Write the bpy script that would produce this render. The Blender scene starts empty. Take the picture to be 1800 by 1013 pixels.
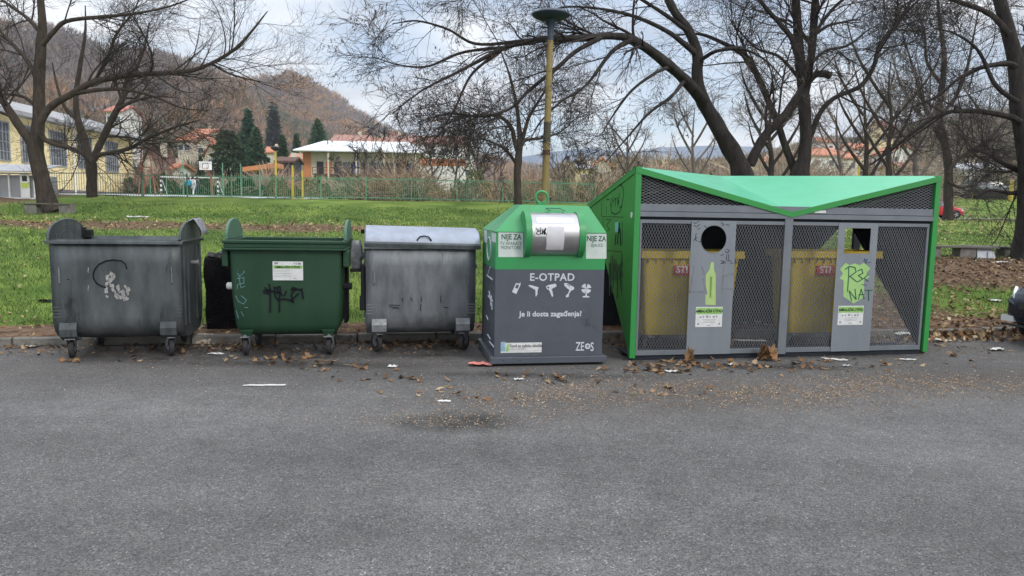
import bpy, math, random
import numpy as np
from mathutils import Vector, Matrix
R = math.radians
random.seed(7)
RNG = np.random.default_rng(11)
SC = bpy.context.scene
COL = SC.collection

# ------------------------------------------------------------------ camera
F, CX, CY, CAMZ = 1250.0, 900.0, 506.5, 1.7
PITCH, ROLL = math.atan(136.5 / 1250.0), R(1.0)
FW = Vector((0, math.cos(PITCH), -math.sin(PITCH)))
R0 = Vector((1, 0, 0)); U0 = Vector((0, math.sin(PITCH), math.cos(PITCH)))
CR = R0 * math.cos(ROLL) + U0 * math.sin(ROLL)
CU = U0 * math.cos(ROLL) - R0 * math.sin(ROLL)
cam_d = bpy.data.cameras.new('camera'); cam = bpy.data.objects.new('camera', cam_d); COL.objects.link(cam)
cam_d.sensor_width = 36; cam_d.lens = F / 1800 * 36; cam_d.clip_end = 9000; cam_d.clip_start = 0.1
M = Matrix((CR, CU, -FW)).transposed().to_4x4(); M.translation = Vector((0, 0, CAMZ))
cam.matrix_world = M
SC.camera = cam

def ray(px, py):
    return FW + CR * ((px - CX) / F) + CU * (-(py - CY) / F)
def G(px, py, z=0.0):                     # the point of the level plane z seen at a photo pixel
    d = ray(px, py); t = (z - CAMZ) / d.z
    return Vector((d.x * t, d.y * t, z))
def D(px, py, Y):                         # the point at distance Y ahead seen at a photo pixel
    d = ray(px, py); t = Y / d.y
    return Vector((d.x * t, Y, CAMZ + d.z * t))

# ------------------------------------------------------------------ world, sun, exposure
SUN_EL, SUN_AZ = R(36), R(140)            # azimuth from +Y, clockwise: behind the camera, to its right
w = bpy.data.worlds.new('World'); SC.world = w; w.use_nodes = True
nt = w.node_tree; nt.nodes.clear()
def N(nt, t, **k):
    n = nt.nodes.new(t)
    for a, b in k.items(): setattr(n, a, b)
    return n
sky = N(nt, 'ShaderNodeTexSky', sky_type='NISHITA', sun_disc=False, sun_elevation=SUN_EL, sun_rotation=SUN_AZ, altitude=300, air_density=1.0, dust_density=1.6, ozone_density=1.2)
tc = N(nt, 'ShaderNodeTexCoord'); mp = N(nt, 'ShaderNodeMapping'); mp.inputs['Scale'].default_value = (1.0, 1.0, 2.6); mp.inputs['Location'].default_value = (3.1, .7, .4)
nz = N(nt, 'ShaderNodeTexNoise'); nz.inputs['Scale'].default_value = 2.6; nz.inputs['Detail'].default_value = 8; nz.inputs['Roughness'].default_value = .52; nz.inputs['Distortion'].default_value = .25
nz2 = N(nt, 'ShaderNodeTexNoise'); nz2.inputs['Scale'].default_value = 4.2; nz2.inputs['Detail'].default_value = 6; nz2.inputs['Roughness'].default_value = .5
cr = N(nt, 'ShaderNodeValToRGB'); cr.color_ramp.elements[0].position = .38; cr.color_ramp.elements[1].position = .52
cr.color_ramp.elements[0].color = (.3, .3, .3, 1); cr.color_ramp.elements[1].color = (1, 1, 1, 1)
cc = N(nt, 'ShaderNodeValToRGB')
cc.color_ramp.elements[0].position = .42; cc.color_ramp.elements[0].color = (4.1, 4.35, 4.75, 1)
cc.color_ramp.elements[1].position = .57; cc.color_ramp.elements[1].color = (6.8, 6.9, 7.0, 1)
mx = N(nt, 'ShaderNodeMixRGB'); bg = N(nt, 'ShaderNodeBackground'); bg.inputs['Strength'].default_value = .1
wo = N(nt, 'ShaderNodeOutputWorld')
L = nt.links.new
L(tc.outputs['Generated'], mp.inputs['Vector']); L(mp.outputs[0], nz.inputs['Vector']); L(mp.outputs[0], nz2.inputs['Vector'])
L(nz.outputs['Fac'], cr.inputs[0]); L(nz2.outputs['Fac'], cc.inputs[0])
L(cr.outputs[0], mx.inputs['Fac']); L(sky.outputs[0], mx.inputs['Color1']); L(cc.outputs[0], mx.inputs['Color2'])
sx = N(nt, 'ShaderNodeSeparateXYZ'); L(tc.outputs['Generated'], sx.inputs[0])      # an overcast sky is brighter towards the zenith
zr_ = N(nt, 'ShaderNodeMapRange'); zr_.inputs['From Min'].default_value = .25; zr_.inputs['From Max'].default_value = .95; zr_.inputs['To Min'].default_value = 1.0; zr_.inputs['To Max'].default_value = 2.6; L(sx.outputs['Z'], zr_.inputs['Value'])
vs_ = N(nt, 'ShaderNodeVectorMath', operation='SCALE'); L(mx.outputs[0], vs_.inputs[0]); L(zr_.outputs[0], vs_.inputs['Scale'])
L(vs_.outputs[0], bg.inputs['Color']); L(bg.outputs[0], wo.inputs['Surface'])
sl = bpy.data.lights.new('sun', 'SUN'); sl.energy = .75; sl.angle = R(12); sl.color = (1, .95, .87)
so = bpy.data.objects.new('sun', sl); COL.objects.link(so)
sdir = Vector((math.sin(SUN_AZ) * math.cos(SUN_EL), math.cos(SUN_AZ) * math.cos(SUN_EL), math.sin(SUN_EL)))
so.rotation_euler = sdir.to_track_quat('Z', 'Y').to_euler()
SC.view_settings.view_transform = 'Standard'; SC.view_settings.look = 'None'; SC.view_settings.gamma = 1
SC.view_settings.exposure = .84

# ------------------------------------------------------------------ materials
MATS = {}
def mat(name, col, rough=.6, metal=0., col2=None, scale=6., bump=0., bscale=None, streak=False, attr=None, spots=None, spec=.5, lo=.35, hi=.68, alpha=1., trans=0.):
    """Principled material; col2 is mixed in by noise in object space; spots=(colour, scale, threshold) adds stains."""
    if name in MATS: return MATS[name]
    m = bpy.data.materials.new(name); m.use_nodes = True; nt = m.node_tree; L = nt.links.new
    b = nt.nodes['Principled BSDF']; b.inputs['Roughness'].default_value = rough; b.inputs['Metallic'].default_value = metal
    b.inputs['Specular IOR Level'].default_value = spec
    if alpha < 1: b.inputs['Alpha'].default_value = alpha
    if trans: b.inputs['Transmission Weight'].default_value = trans
    col = tuple(col) + (1,)
    tc = N(nt, 'ShaderNodeTexCoord'); mp = N(nt, 'ShaderNodeMapping'); L(tc.outputs['Object'], mp.inputs[0])
    if streak: mp.inputs['Scale'].default_value = (1, 1, .3)
    src = None
    if attr:
        a = N(nt, 'ShaderNodeAttribute', attribute_name=attr); src = a.outputs['Color']
    if col2 is not None:
        n = N(nt, 'ShaderNodeTexNoise'); n.inputs['Scale'].default_value = scale; n.inputs['Detail'].default_value = 7; n.inputs['Roughness'].default_value = .62
        L(mp.outputs[0], n.inputs['Vector'])
        r = N(nt, 'ShaderNodeMapRange'); r.inputs['From Min'].default_value = lo; r.inputs['From Max'].default_value = hi
        L(n.outputs['Fac'], r.inputs['Value'])
        x = N(nt, 'ShaderNodeMixRGB'); L(r.outputs[0], x.inputs['Fac'])
        x.inputs['Color1'].default_value = col; x.inputs['Color2'].default_value = tuple(col2) + (1,)
        if src: 
            y = N(nt, 'ShaderNodeMixRGB', blend_type='MULTIPLY'); y.inputs['Fac'].default_value = 1
            L(src, y.inputs['Color1']); L(x.outputs[0], y.inputs['Color2']); src = y.outputs[0]
        else: src = x.outputs[0]
        rr = N(nt, 'ShaderNodeMapRange'); rr.inputs['To Min'].default_value = max(.05, rough - .1); rr.inputs['To Max'].default_value = min(1, rough + .15)
        L(n.outputs['Fac'], rr.inputs['Value']); L(rr.outputs[0], b.inputs['Roughness'])
    if spots:
        lst = spots if isinstance(spots, list) else [spots]
        for sc_, ss, th in lst:
            n = N(nt, 'ShaderNodeTexNoise'); n.inputs['Scale'].default_value = ss; n.inputs['Detail'].default_value = 9; n.inputs['Roughness'].default_value = .7
            mp2 = N(nt, 'ShaderNodeMapping'); mp2.inputs['Location'].default_value = (ss * 3.1, 1.7, ss); mp2.inputs['Scale'].default_value = mp.inputs['Scale'].default_value
            L(tc.outputs['Object'], mp2.inputs[0]); L(mp2.outputs[0], n.inputs['Vector'])
            r = N(nt, 'ShaderNodeMapRange'); r.inputs['From Min'].default_value = th; r.inputs['From Max'].default_value = th + .09
            L(n.outputs['Fac'], r.inputs['Value'])
            x = N(nt, 'ShaderNodeMixRGB'); L(r.outputs[0], x.inputs['Fac']); x.inputs['Color2'].default_value = tuple(sc_) + (1,)
            if src: L(src, x.inputs['Color1'])
            else: x.inputs['Color1'].default_value = col
            src = x.outputs[0]
    if src: L(src, b.inputs['Base Color'])
    else: b.inputs['Base Color'].default_value = col
    if bump:
        n = N(nt, 'ShaderNodeTexNoise'); n.inputs['Scale'].default_value = bscale or scale * 3; n.inputs['Detail'].default_value = 6
        L(mp.outputs[0], n.inputs['Vector'])
        bp = N(nt, 'ShaderNodeBump'); bp.inputs['Strength'].default_value = bump; bp.inputs['Distance'].default_value = .02
        L(n.outputs['Fac'], bp.inputs['Height']); L(bp.outputs[0], b.inputs['Normal'])
    MATS[name] = m
    return m

# ------------------------------------------------------------------ mesh helpers
def link(name, me, parent=None, loc=None, rz=None):
    o = bpy.data.objects.new(name, me); COL.objects.link(o)
    if parent is not None: o.parent = parent
    if loc is not None: o.location = loc
    if rz is not None: o.rotation_euler = (0, 0, rz)
    return o
def tag(o, label=None, cat=None, group=None, kind=None):
    if label: o['label'] = label
    if cat: o['category'] = cat
    if group: o['group'] = group
    if kind: o['kind'] = kind
    return o
def thing(name, label, cat, loc=(0, 0, 0), rz=0, group=None):
    return tag(link(name, None, None, loc, rz), label, cat, group)
def np_mesh(name, V, Fc, mats, parent=None, col=None, smooth=False, midx=None, attr='Col'):
    """V (n,3), Fc (m,k) or list of such arrays"""
    fl = Fc if isinstance(Fc, list) else [Fc]
    fl = [np.asarray(f, dtype=np.int32) for f in fl if len(f)]
    me = bpy.data.meshes.new(name)
    me.vertices.add(len(V)); me.vertices.foreach_set('co', np.asarray(V, dtype=np.float32).ravel())
    tot = np.concatenate([np.full(len(f), f.shape[1], dtype=np.int32) for f in fl]); idx = np.concatenate([f.ravel() for f in fl])
    me.loops.add(len(idx)); me.loops.foreach_set('vertex_index', idx)
    me.polygons.add(len(tot)); me.polygons.foreach_set('loop_start', np.concatenate([[0], np.cumsum(tot)[:-1]]).astype(np.int32))
    try: me.polygons.foreach_set('loop_total', tot)
    except Exception: pass
    if midx is not None: me.polygons.foreach_set('material_index', np.asarray(midx, dtype=np.int32))
    if smooth: me.polygons.foreach_set('use_smooth', np.ones(len(tot), dtype=bool))
    me.update(calc_edges=True)
    if col is not None:
        a = me.color_attributes.new(attr, 'FLOAT_COLOR', 'POINT')
        c = np.ones((len(V), 4), dtype=np.float32); c[:, :3] = col
        a.data.foreach_set('color', c.ravel())
    for m in (mats if isinstance(mats, (list, tuple)) else [mats]): me.materials.append(m)
    return link(name, me, parent)

def tubes(P, Rd, S=4):
    """P (M,K,3), Rd (M,K) -> verts, quads"""
    P = np.asarray(P, float); Rd = np.asarray(Rd, float)
    M_, K, _ = P.shape
    T = np.gradient(P, axis=1); T /= np.linalg.norm(T, axis=2, keepdims=True) + 1e-9
    ref = np.where(np.abs(T[:, :, 2:3]).mean(1, keepdims=True) > .55, np.array([[[.02, 1., .01]]]), np.array([[[0, .02, 1.]]]))
    A = np.cross(T, np.broadcast_to(ref, T.shape)); A /= np.linalg.norm(A, axis=2, keepdims=True) + 1e-9
    B = np.cross(T, A)
    th = np.arange(S) * 2 * np.pi / S + np.pi / S
    V = P[:, :, None, :] + Rd[:, :, None, None] * (A[:, :, None, :] * np.cos(th)[None, None, :, None] + B[:, :, None, :] * np.sin(th)[None, None, :, None])
    i = np.arange(M_)[:, None, None] * K * S + np.arange(K - 1)[None, :, None] * S
    a = i + np.arange(S)[None, None, :]; b = i + (np.arange(S)[None, None, :] + 1) % S
    Q = np.stack([a, b, b + S, a + S], axis=3).reshape(-1, 4)
    return V.reshape(-1, 3), Q

class MB:
    def __init__(s): s.v = []; s.f = []; s.m = []; s.mi = 0
    def add(s, vs, fs):
        o = len(s.v); s.v += [tuple(v) for v in vs]; s.f += [tuple(i + o for i in f) for f in fs]; s.m += [s.mi] * len(fs); return s
    def box(s, c, d, rot=None):
        x, y, z = [k / 2 for k in d]
        vs = [Vector((i * x, j * y, k * z)) for i in (-1, 1) for j in (-1, 1) for k in (-1, 1)]
        if rot is not None: vs = [rot @ v for v in vs]
        vs = [v + Vector(c) for v in vs]
        return s.add(vs, [(0, 1, 3, 2), (4, 6, 7, 5), (0, 4, 5, 1), (2, 3, 7, 6), (0, 2, 6, 4), (1, 5, 7, 3)])
    def bx(s, x0, x1, y0, y1, z0, z1):
        return s.box(((x0 + x1) / 2, (y0 + y1) / 2, (z0 + z1) / 2), (abs(x1 - x0), abs(y1 - y0), abs(z1 - z0)))
    def prism(s, pts, d):
        """pts: 3-D polygon, d: offset vector"""
        n = len(pts); d = Vector(d); a = [Vector(p) for p in pts]
        return s.add(a + [p + d for p in a], [tuple(range(n - 1, -1, -1)), tuple(range(n, 2 * n))] + [(i, (i + 1) % n, n + (i + 1) % n, n + i) for i in range(n)])
    def tube(s, pts, r, S=8, cap=True):
        pts = [Vector(p) for p in pts]; K = len(pts); rs = r if isinstance(r, (list, tuple)) else [r] * K
        V, Q = tubes(np.array([[tuple(p) for p in pts]]), np.array([rs]), S)
        fs = [tuple(q) for q in Q]
        if cap: fs += [tuple(range(S - 1, -1, -1)), tuple(range((K - 1) * S, K * S))]
        return s.add(V.tolist(), [tuple(int(i) for i in f) for f in fs])
    def lathe(s, prof, c=(0, 0, 0), axis='z', S=24):
        """prof: list of (r, h)"""
        vs = []
        for r, h in prof:
            for k in range(S):
                a = 2 * math.pi * k / S; p = (r * math.cos(a), r * math.sin(a), h)
                if axis == 'x': p = (h, p[0], p[1])
                if axis == 'y': p = (p[0], h, p[1])
                vs.append((p[0] + c[0], p[1] + c[1], p[2] + c[2]))
        fs = []
        for i in range(len(prof) - 1):
            for k in range(S): fs.append((i * S + k, i * S + (k + 1) % S, (i + 1) * S + (k + 1) % S, (i + 1) * S + k))
        fs += [tuple(range(S - 1, -1, -1)), tuple(range((len(prof) - 1) * S, len(prof) * S))]
        return s.add(vs, fs)
    def torus(s, c, Rr, r, axis='y', S=28, s2=8):
        vs = []; fs = []
        for i in range(S):
            a = 2 * math.pi * i / S
            for j in range(s2):
                b = 2 * math.pi * j / s2; q = Rr + r * math.cos(b); h = r * math.sin(b)
                p = {'y': (q * math.cos(a), h, q * math.sin(a)), 'x': (h, q * math.cos(a), q * math.sin(a)), 'z': (q * math.cos(a), q * math.sin(a), h)}[axis]
                vs.append((p[0] + c[0], p[1] + c[1], p[2] + c[2])); fs.append((i * s2 + j, i * s2 + (j + 1) % s2, ((i + 1) % S) * s2 + (j + 1) % s2, ((i + 1) % S) * s2 + j))
        return s.add(vs, fs)
    def ribbon(s, pts, w, y, th=.0015):
        """a painted stroke on the plane y=const, pts (x,z)"""
        for (x0, z0), (x1, z1) in zip(pts[:-1], pts[1:]):
            dx, dz = x1 - x0, z1 - z0; l = math.hypot(dx, dz) or 1e-6; nx, nz_ = -dz / l * w / 2, dx / l * w / 2; ex, ez = dx / l * w / 3, dz / l * w / 3
            s.prism([(x0 - ex + nx, y, z0 - ez + nz_), (x0 - ex - nx, y, z0 - ez - nz_), (x1 + ex - nx, y, z1 + ez - nz_), (x1 + ex + nx, y, z1 + ez + nz_)], (0, -th, 0))
        return s
    def build(s, name, mats, parent=None, bevel=0, smooth=False, solid=0, loc=None):
        me = bpy.data.meshes.new(name); me.from_pydata(s.v, [], s.f)
        for m in (mats if isinstance(mats, (list, tuple)) else [mats]): me.materials.append(m)
        for p, i in zip(me.polygons, s.m): p.material_index = i; p.use_smooth = smooth
        import bmesh
        bm = bmesh.new(); bm.from_mesh(me); bmesh.ops.recalc_face_normals(bm, faces=bm.faces); bm.to_mesh(me); bm.free()
        o = link(name, me, parent, loc)
        if solid:
            md = o.modifiers.new('Solidify', 'SOLIDIFY'); md.thickness = solid; md.offset = 0
        if bevel:
            md = o.modifiers.new('Bevel', 'BEVEL'); md.width = bevel; md.segments = 2; md.limit_method = 'ANGLE'; md.angle_limit = R(35)
        if smooth:
            try:
                for p in me.polygons: p.use_smooth = True
                if hasattr(me, 'set_sharp_from_angle'): me.set_sharp_from_angle(angle=R(38))
            except Exception: pass
        return o

def text_mesh(body, size, bold=0., extrude=.0006, align='CENTER', spacing=1., xs=1.):
    c = bpy.data.curves.new('lettering', 'FONT'); c.body = body; c.size = size; c.offset = bold; c.extrude = extrude; c.align_x = align; c.space_character = spacing
    c.resolution_u = 3
    o = bpy.data.objects.new('lettering', c); COL.objects.link(o)
    dg = bpy.context.evaluated_depsgraph_get(); dg.update()
    me = bpy.data.meshes.new_from_object(o.evaluated_get(dg))
    bpy.data.objects.remove(o); bpy.data.curves.remove(c)
    me.transform(Matrix.Diagonal((xs, 1, 1, 1)))
    return me
def text(body, size, x, z, y, m, parent, **k):
    """lettering on a face that looks towards -Y of its parent"""
    me = text_mesh(body, size, **k)
    me.transform(Matrix.Translation((x, y, z)) @ Matrix.Rotation(R(90), 4, 'X'))
    me.materials.clear(); me.materials.append(m)
    return link('lettering', me, parent)

def smooth01(x, a, b):
    t = np.clip((x - a) / (b - a), 0, 1); return t * t * (3 - 2 * t)
# ------------------------------------------------------------------ the lie of the land
K0 = G(20, 609); K1 = G(1700, 590)
ke = (K1 - K0).normalized(); kn = Vector((-ke.y, ke.x, 0)); KYAW = math.atan2(ke.y, ke.x)
PL = ([0, 8, 12, 18.7, 25, 31, 34, 38, 60, 150, 400, 4000], [0, 0, .28, .64, .88, 1.18, 1.6, 1.98, 2.3, 4.2, 8, 8])
PR = ([0, 9, 12, 18.7, 40, 56, 62, 66, 90, 150, 400, 4000], [0, 0, .2, .53, 1.13, 1.5, 1.57, 1.65, 4.75, 8, 14, 14])
def ks(X, Y): return (X - K0.x) * kn.x + (Y - K0.y) * kn.y
def hz(X, Y):
    X = np.asarray(X, float); Y = np.asarray(Y, float)
    s = ks(X, Y)
    b = smooth01(X, 6, 15)
    f = np.interp(Y, *PL) * (1 - b) + np.interp(Y, *PR) * b
    und = .035 * np.sin(X * .9 + 1.3) * np.cos(Y * .7) + .02 * np.sin(X * 2.3 + Y * 1.7)
    h = .1 + f * smooth01(s, 0, 4) + und * smooth01(s, 1, 6)
    return np.where(s < .06, -.04, h)
def gz(x, y): return float(hz(x, y))
def onland(px, py, Y): # land point under an image column at distance Y
    p = D(px, py, Y); return Vector((p.x, Y, gz(p.x, Y)))
# ------------------------------------------------------------------ ground, road, kerb
m_lawn = mat('lawn_soil', (.06, .115, .022), .95, col2=(.1, .15, .035), scale=1.3, bump=.5, bscale=40, attr=None)
def lawn_material():
    m = bpy.data.materials.new('lawn'); m.use_nodes = True; nt = m.node_tree; L = nt.links.new; b = nt.nodes['Principled BSDF']; b.inputs['Roughness'].default_value = 1; b.inputs['Specular IOR Level'].default_value = .1
    tc = N(nt, 'ShaderNodeTexCoord'); at = N(nt, 'ShaderNodeAttribute', attribute_name='dirt')
    n1 = N(nt, 'ShaderNodeTexNoise'); n1.inputs['Scale'].default_value = .5; n1.inputs['Detail'].default_value = 8
    n2 = N(nt, 'ShaderNodeTexNoise'); n2.inputs['Scale'].default_value = 5; n2.inputs['Detail'].default_value = 10; n2.inputs['Roughness'].default_value = .7
    for n in (n1, n2): L(tc.outputs['Object'], n.inputs['Vector'])
    g = N(nt, 'ShaderNodeMixRGB'); g.inputs['Color1'].default_value = (.07, .12, .022, 1); g.inputs['Color2'].default_value = (.16, .22, .045, 1)
    r1 = N(nt, 'ShaderNodeMapRange'); r1.inputs['From Min'].default_value = .35; r1.inputs['From Max'].default_value = .65
    L(n1.outputs['Fac'], r1.inputs['Value']); L(r1.outputs[0], g.inputs['Fac'])
    d = N(nt, 'ShaderNodeMixRGB'); d.inputs['Color1'].default_value = (.055, .035, .022, 1); d.inputs['Color2'].default_value = (.2, .13, .085, 1)
    r2 = N(nt, 'ShaderNodeMapRange'); r2.inputs['From Min'].default_value = .38; r2.inputs['From Max'].default_value = .62
    L(n2.outputs['Fac'], r2.inputs['Value']); L(r2.outputs[0], d.inputs['Fac'])
    ad = N(nt, 'ShaderNodeMath', operation='MULTIPLY_ADD'); ad.inputs[1].default_value = .9; L(n2.outputs['Fac'], ad.inputs[0]); L(at.outputs['Fac'], ad.inputs[2])
    r3 = N(nt, 'ShaderNodeMapRange'); r3.inputs['From Min'].default_value = .86; r3.inputs['From Max'].default_value = 1.05; L(ad.outputs[0], r3.inputs['Value'])
    x = N(nt, 'ShaderNodeMixRGB'); L(r3.outputs[0], x.inputs['Fac']); L(g.outputs[0], x.inputs['Color1']); L(d.outputs[0], x.inputs['Color2'])
    L(x.outputs[0], b.inputs['Base Color'])
    bp = N(nt, 'ShaderNodeBump'); bp.inputs['Strength'].default_value = .7; bp.inputs['Distance'].default_value = .05; L(n2.outputs['Fac'], bp.inputs['Height']); L(bp.outputs[0], b.inputs['Normal'])
    return m
def dirt(X, Y):
    """0 grass .. 1 bare earth and litter; colour of the ground itself"""
    s = ks(X, Y); b = smooth01(X, 5, 9)
    d = 1.0 * (1 - smooth01(s, .55, 1.2 )) 
    d = np.maximum(d, .72 * (1 - b) * np.exp(-((Y - 25 - .04 * X) / 3.0) ** 2) * (1 - smooth01(X, -8, 2)))
    d = np.maximum(d, .8 * smooth01(X, -20, -26) * smooth01(Y, 24, 30) * (1 - smooth01(Y, 38, 44)))
    d = np.maximum(d, 1.0 * b * np.exp(-((Y - 16.2) / 2.9) ** 4))
    d = np.maximum(d, .28 * b * smooth01(Y, 19, 24) * (1 - smooth01(Y, 56, 60)))
    d = np.maximum(d, .42 * smooth01(X, 20, 24) * np.exp(-((Y - 68) / 4) ** 2))
    d = np.maximum(d, .95 * np.exp(-(((X - 4.4) / 3.2) ** 4 + ((Y - 11.2) / 2.4) ** 4)))
    return d
sv = np.concatenate([[-900, -300, -80, -20, -6, -1, -.02, .055, .075], np.arange(.25, 30, .25), np.arange(30, 100, 1.0), np.geomspace(100, 4500, 26)])
tv = np.concatenate([-np.geomspace(60, 4500, 20)[::-1], np.arange(-58, 60, .5), np.geomspace(60, 4500, 20)])
S_, T_ = np.meshgrid(sv, tv, indexing='ij')
X = K0.x + ke.x * T_ + kn.x * S_; Y = K0.y + ke.y * T_ + kn.y * S_
Z = hz(X, Y)
n0, n1 = S_.shape
ii = (np.arange(n0 - 1)[:, None] * n1 + np.arange(n1 - 1)[None, :]).ravel()
Q = np.stack([ii, ii + 1, ii + n1 + 1, ii + n1], 1)[:, ::-1]
land = np_mesh('lawn', np.stack([X, Y, Z], 2).reshape(-1, 3), Q, lawn_material(), smooth=True)
a = land.data.attributes.new('dirt', 'FLOAT', 'POINT'); a.data.foreach_set('value', dirt(X, Y).ravel().astype(np.float32))
tag(land, kind='structure')

def asphalt_material(name='asphalt', base=(.113, .11, .107)):
    m = bpy.data.materials.new(name); m.use_nodes = True; nt = m.node_tree; L = nt.links.new; b = nt.nodes['Principled BSDF']
    b.inputs['Roughness'].default_value = .82; b.inputs['Specular IOR Level'].default_value = .35
    tc = N(nt, 'ShaderNodeTexCoord')
    def noise(s, d=6, r=.6, sc=(1, 1, 1)):
        mp = N(nt, 'ShaderNodeMapping'); mp.inputs['Scale'].default_value = sc; L(tc.outputs['Object'], mp.inputs[0])
        n = N(nt, 'ShaderNodeTexNoise'); n.inputs['Scale'].default_value = s; n.inputs['Detail'].default_value = d; n.inputs['Roughness'].default_value = r; L(mp.outputs[0], n.inputs['Vector']); return n.outputs['Fac']
    def ramp(v, a_, b_, c0, c1):
        r = N(nt, 'ShaderNodeMapRange'); r.inputs['From Min'].default_value = a_; r.inputs['From Max'].default_value = b_; r.inputs['To Min'].default_value = c0; r.inputs['To Max'].default_value = c1; L(v, r.inputs['Value']); return r.outputs[0]
    def mul(a_, b_):
        x = N(nt, 'ShaderNodeMath', operation='MULTIPLY'); L(a_, x.inputs[0]); L(b_, x.inputs[1]); return x.outputs[0]
    big = ramp(noise(.45, 8, .6), .33, .66, .8, 1.16)
    mid = ramp(noise(3.5, 8, .7), .3, .7, .84, 1.15)
    vo = N(nt, 'ShaderNodeTexVoronoi'); vo.inputs['Scale'].default_value = 125; L(tc.outputs['Object'], vo.inputs['Vector'])
    sp = N(nt, 'ShaderNodeSeparateColor'); L(vo.outputs['Color'], sp.inputs[0])
    st = ramp(sp.outputs[0], .0, 1.0, .5, 1.35)
    li = N(nt, 'ShaderNodeMath', operation='GREATER_THAN'); li.inputs[1].default_value = .93; L(sp.outputs[1], li.inputs[0])
    lit = ramp(li.outputs[0], 0, 1, 1, 1.8)
    vo2 = N(nt, 'ShaderNodeTexVoronoi'); vo2.inputs['Scale'].default_value = 24; L(tc.outputs['Object'], vo2.inputs['Vector'])
    sp2 = N(nt, 'ShaderNodeSeparateColor'); L(vo2.outputs['Color'], sp2.inputs[0]); l2 = N(nt, 'ShaderNodeMath', operation='GREATER_THAN'); l2.inputs[1].default_value = .5; L(sp2.outputs[1], l2.inputs[0])
    cl = ramp(sp2.outputs[0], 0, 1, .93, 1.07)
    wear = ramp(noise(.9, 5, .55, (.16, 1.3, 1)), .36, .64, .88, 1.1)
    v = mul(mul(mul(mul(big, mid), mul(st, lit)), cl), wear)
    sc_ = N(nt, 'ShaderNodeVectorMath', operation='SCALE'); sc_.inputs[0].default_value = base; L(v, sc_.inputs['Scale'])
    # brown dust towards the kerb and along one wandering band
    at = N(nt, 'ShaderNodeAttribute', attribute_name='dust')
    ad = N(nt, 'ShaderNodeMath', operation='MULTIPLY'); L(at.outputs['Fac'], ad.inputs[0]); L(ramp(noise(7, 9, .75), .36, .62, .1, 1.0), ad.inputs[1])
    x = N(nt, 'ShaderNodeMixRGB'); L(ad.outputs[0], x.inputs['Fac']); L(sc_.outputs[0], x.inputs['Color1']); x.inputs['Color2'].default_value = (.062, .045, .034, 1)
    # damp patch, darker strips, and soot with painted shade under the bins
    damp_shade = N(nt, 'ShaderNodeAttribute', attribute_name='damp_shade'); wm = N(nt, 'ShaderNodeMath', operation='MULTIPLY'); L(damp_shade.outputs['Fac'], wm.inputs[0]); L(ramp(noise(4, 8, .7), .35, .6, .3, 1), wm.inputs[1])
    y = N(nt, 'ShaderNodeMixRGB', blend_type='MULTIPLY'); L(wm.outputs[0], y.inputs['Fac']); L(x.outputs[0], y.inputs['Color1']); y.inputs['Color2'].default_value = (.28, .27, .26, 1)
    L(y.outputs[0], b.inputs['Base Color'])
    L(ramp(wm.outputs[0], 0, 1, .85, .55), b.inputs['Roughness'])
    bp = N(nt, 'ShaderNodeBump'); bp.inputs['Strength'].default_value = .55; bp.inputs['Distance'].default_value = .006; L(vo.outputs['Distance'], bp.inputs['Height']); L(bp.outputs[0], b.inputs['Normal'])
    return m
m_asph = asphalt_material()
DARK_SPOTS = [(795, 745, .48, .2), (830, 735, .3, .16), (1330, 645, 1.3, .16), (500, 640, 1.6, .16), (950, 660, 1.2, .1), (700, 622, 1.2, .25), (230, 628, 1.2, .16)]  # damp patch first, then darker strips along the bins' feet
sv = np.concatenate([[-60, -30], np.arange(-16, -.1, .12), [.066]]); tv = np.concatenate([[-200, -80, -40], np.arange(-20, 26, .15), [40, 90, 200]])
S_, T_ = np.meshgrid(sv, tv, indexing='ij')
X = K0.x + ke.x * T_ + kn.x * S_; Y = K0.y + ke.y * T_ + kn.y * S_
n0, n1 = S_.shape; ii = (np.arange(n0 - 1)[:, None] * n1 + np.arange(n1 - 1)[None, :]).ravel()
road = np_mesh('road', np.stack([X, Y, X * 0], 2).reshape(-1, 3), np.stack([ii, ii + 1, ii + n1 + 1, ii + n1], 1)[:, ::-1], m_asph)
dust = np.clip(.95 * smooth01(S_, -1.0, .0) , 0, 1)
bandc = -2.75 + .2 * np.sin(T_ * .7)
dust = np.maximum(dust, .72 * np.exp(-((S_ - bandc) / .55) ** 2) * smooth01(T_, 4.2, 6.5))
dust = np.maximum(dust, .38 * smooth01(S_, -3.0, -.8))
damp_shade = np.zeros_like(X)
for px, py, rx, ry in DARK_SPOTS:
    g = G(px, py); damp_shade = np.maximum(damp_shade, np.clip((1.35 if ry <= .2 and rx < .6 else 1) * np.exp(-(((X - g.x) / rx) ** 2 + ((Y - g.y) / ry) ** 2) ** 1.5), 0, 1.6))
tb0, tb1 = (G(95, 630) - K0).dot(ke), (G(1060, 630) - K0).dot(ke); tb2 = (G(1625, 622) - K0).dot(ke)      # soot, grime and painted-in shade under the bins
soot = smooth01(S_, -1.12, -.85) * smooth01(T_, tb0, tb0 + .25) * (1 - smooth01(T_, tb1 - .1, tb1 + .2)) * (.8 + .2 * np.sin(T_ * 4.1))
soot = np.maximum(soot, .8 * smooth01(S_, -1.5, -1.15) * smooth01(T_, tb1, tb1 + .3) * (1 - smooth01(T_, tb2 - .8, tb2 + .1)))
damp_shade = np.maximum(damp_shade, np.clip(soot * 1.3, 0, 1))
for nm, v in (('dust', dust), ('damp_shade', damp_shade)):
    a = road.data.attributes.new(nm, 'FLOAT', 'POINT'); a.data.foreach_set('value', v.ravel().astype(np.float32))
tag(road, kind='structure')

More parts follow.
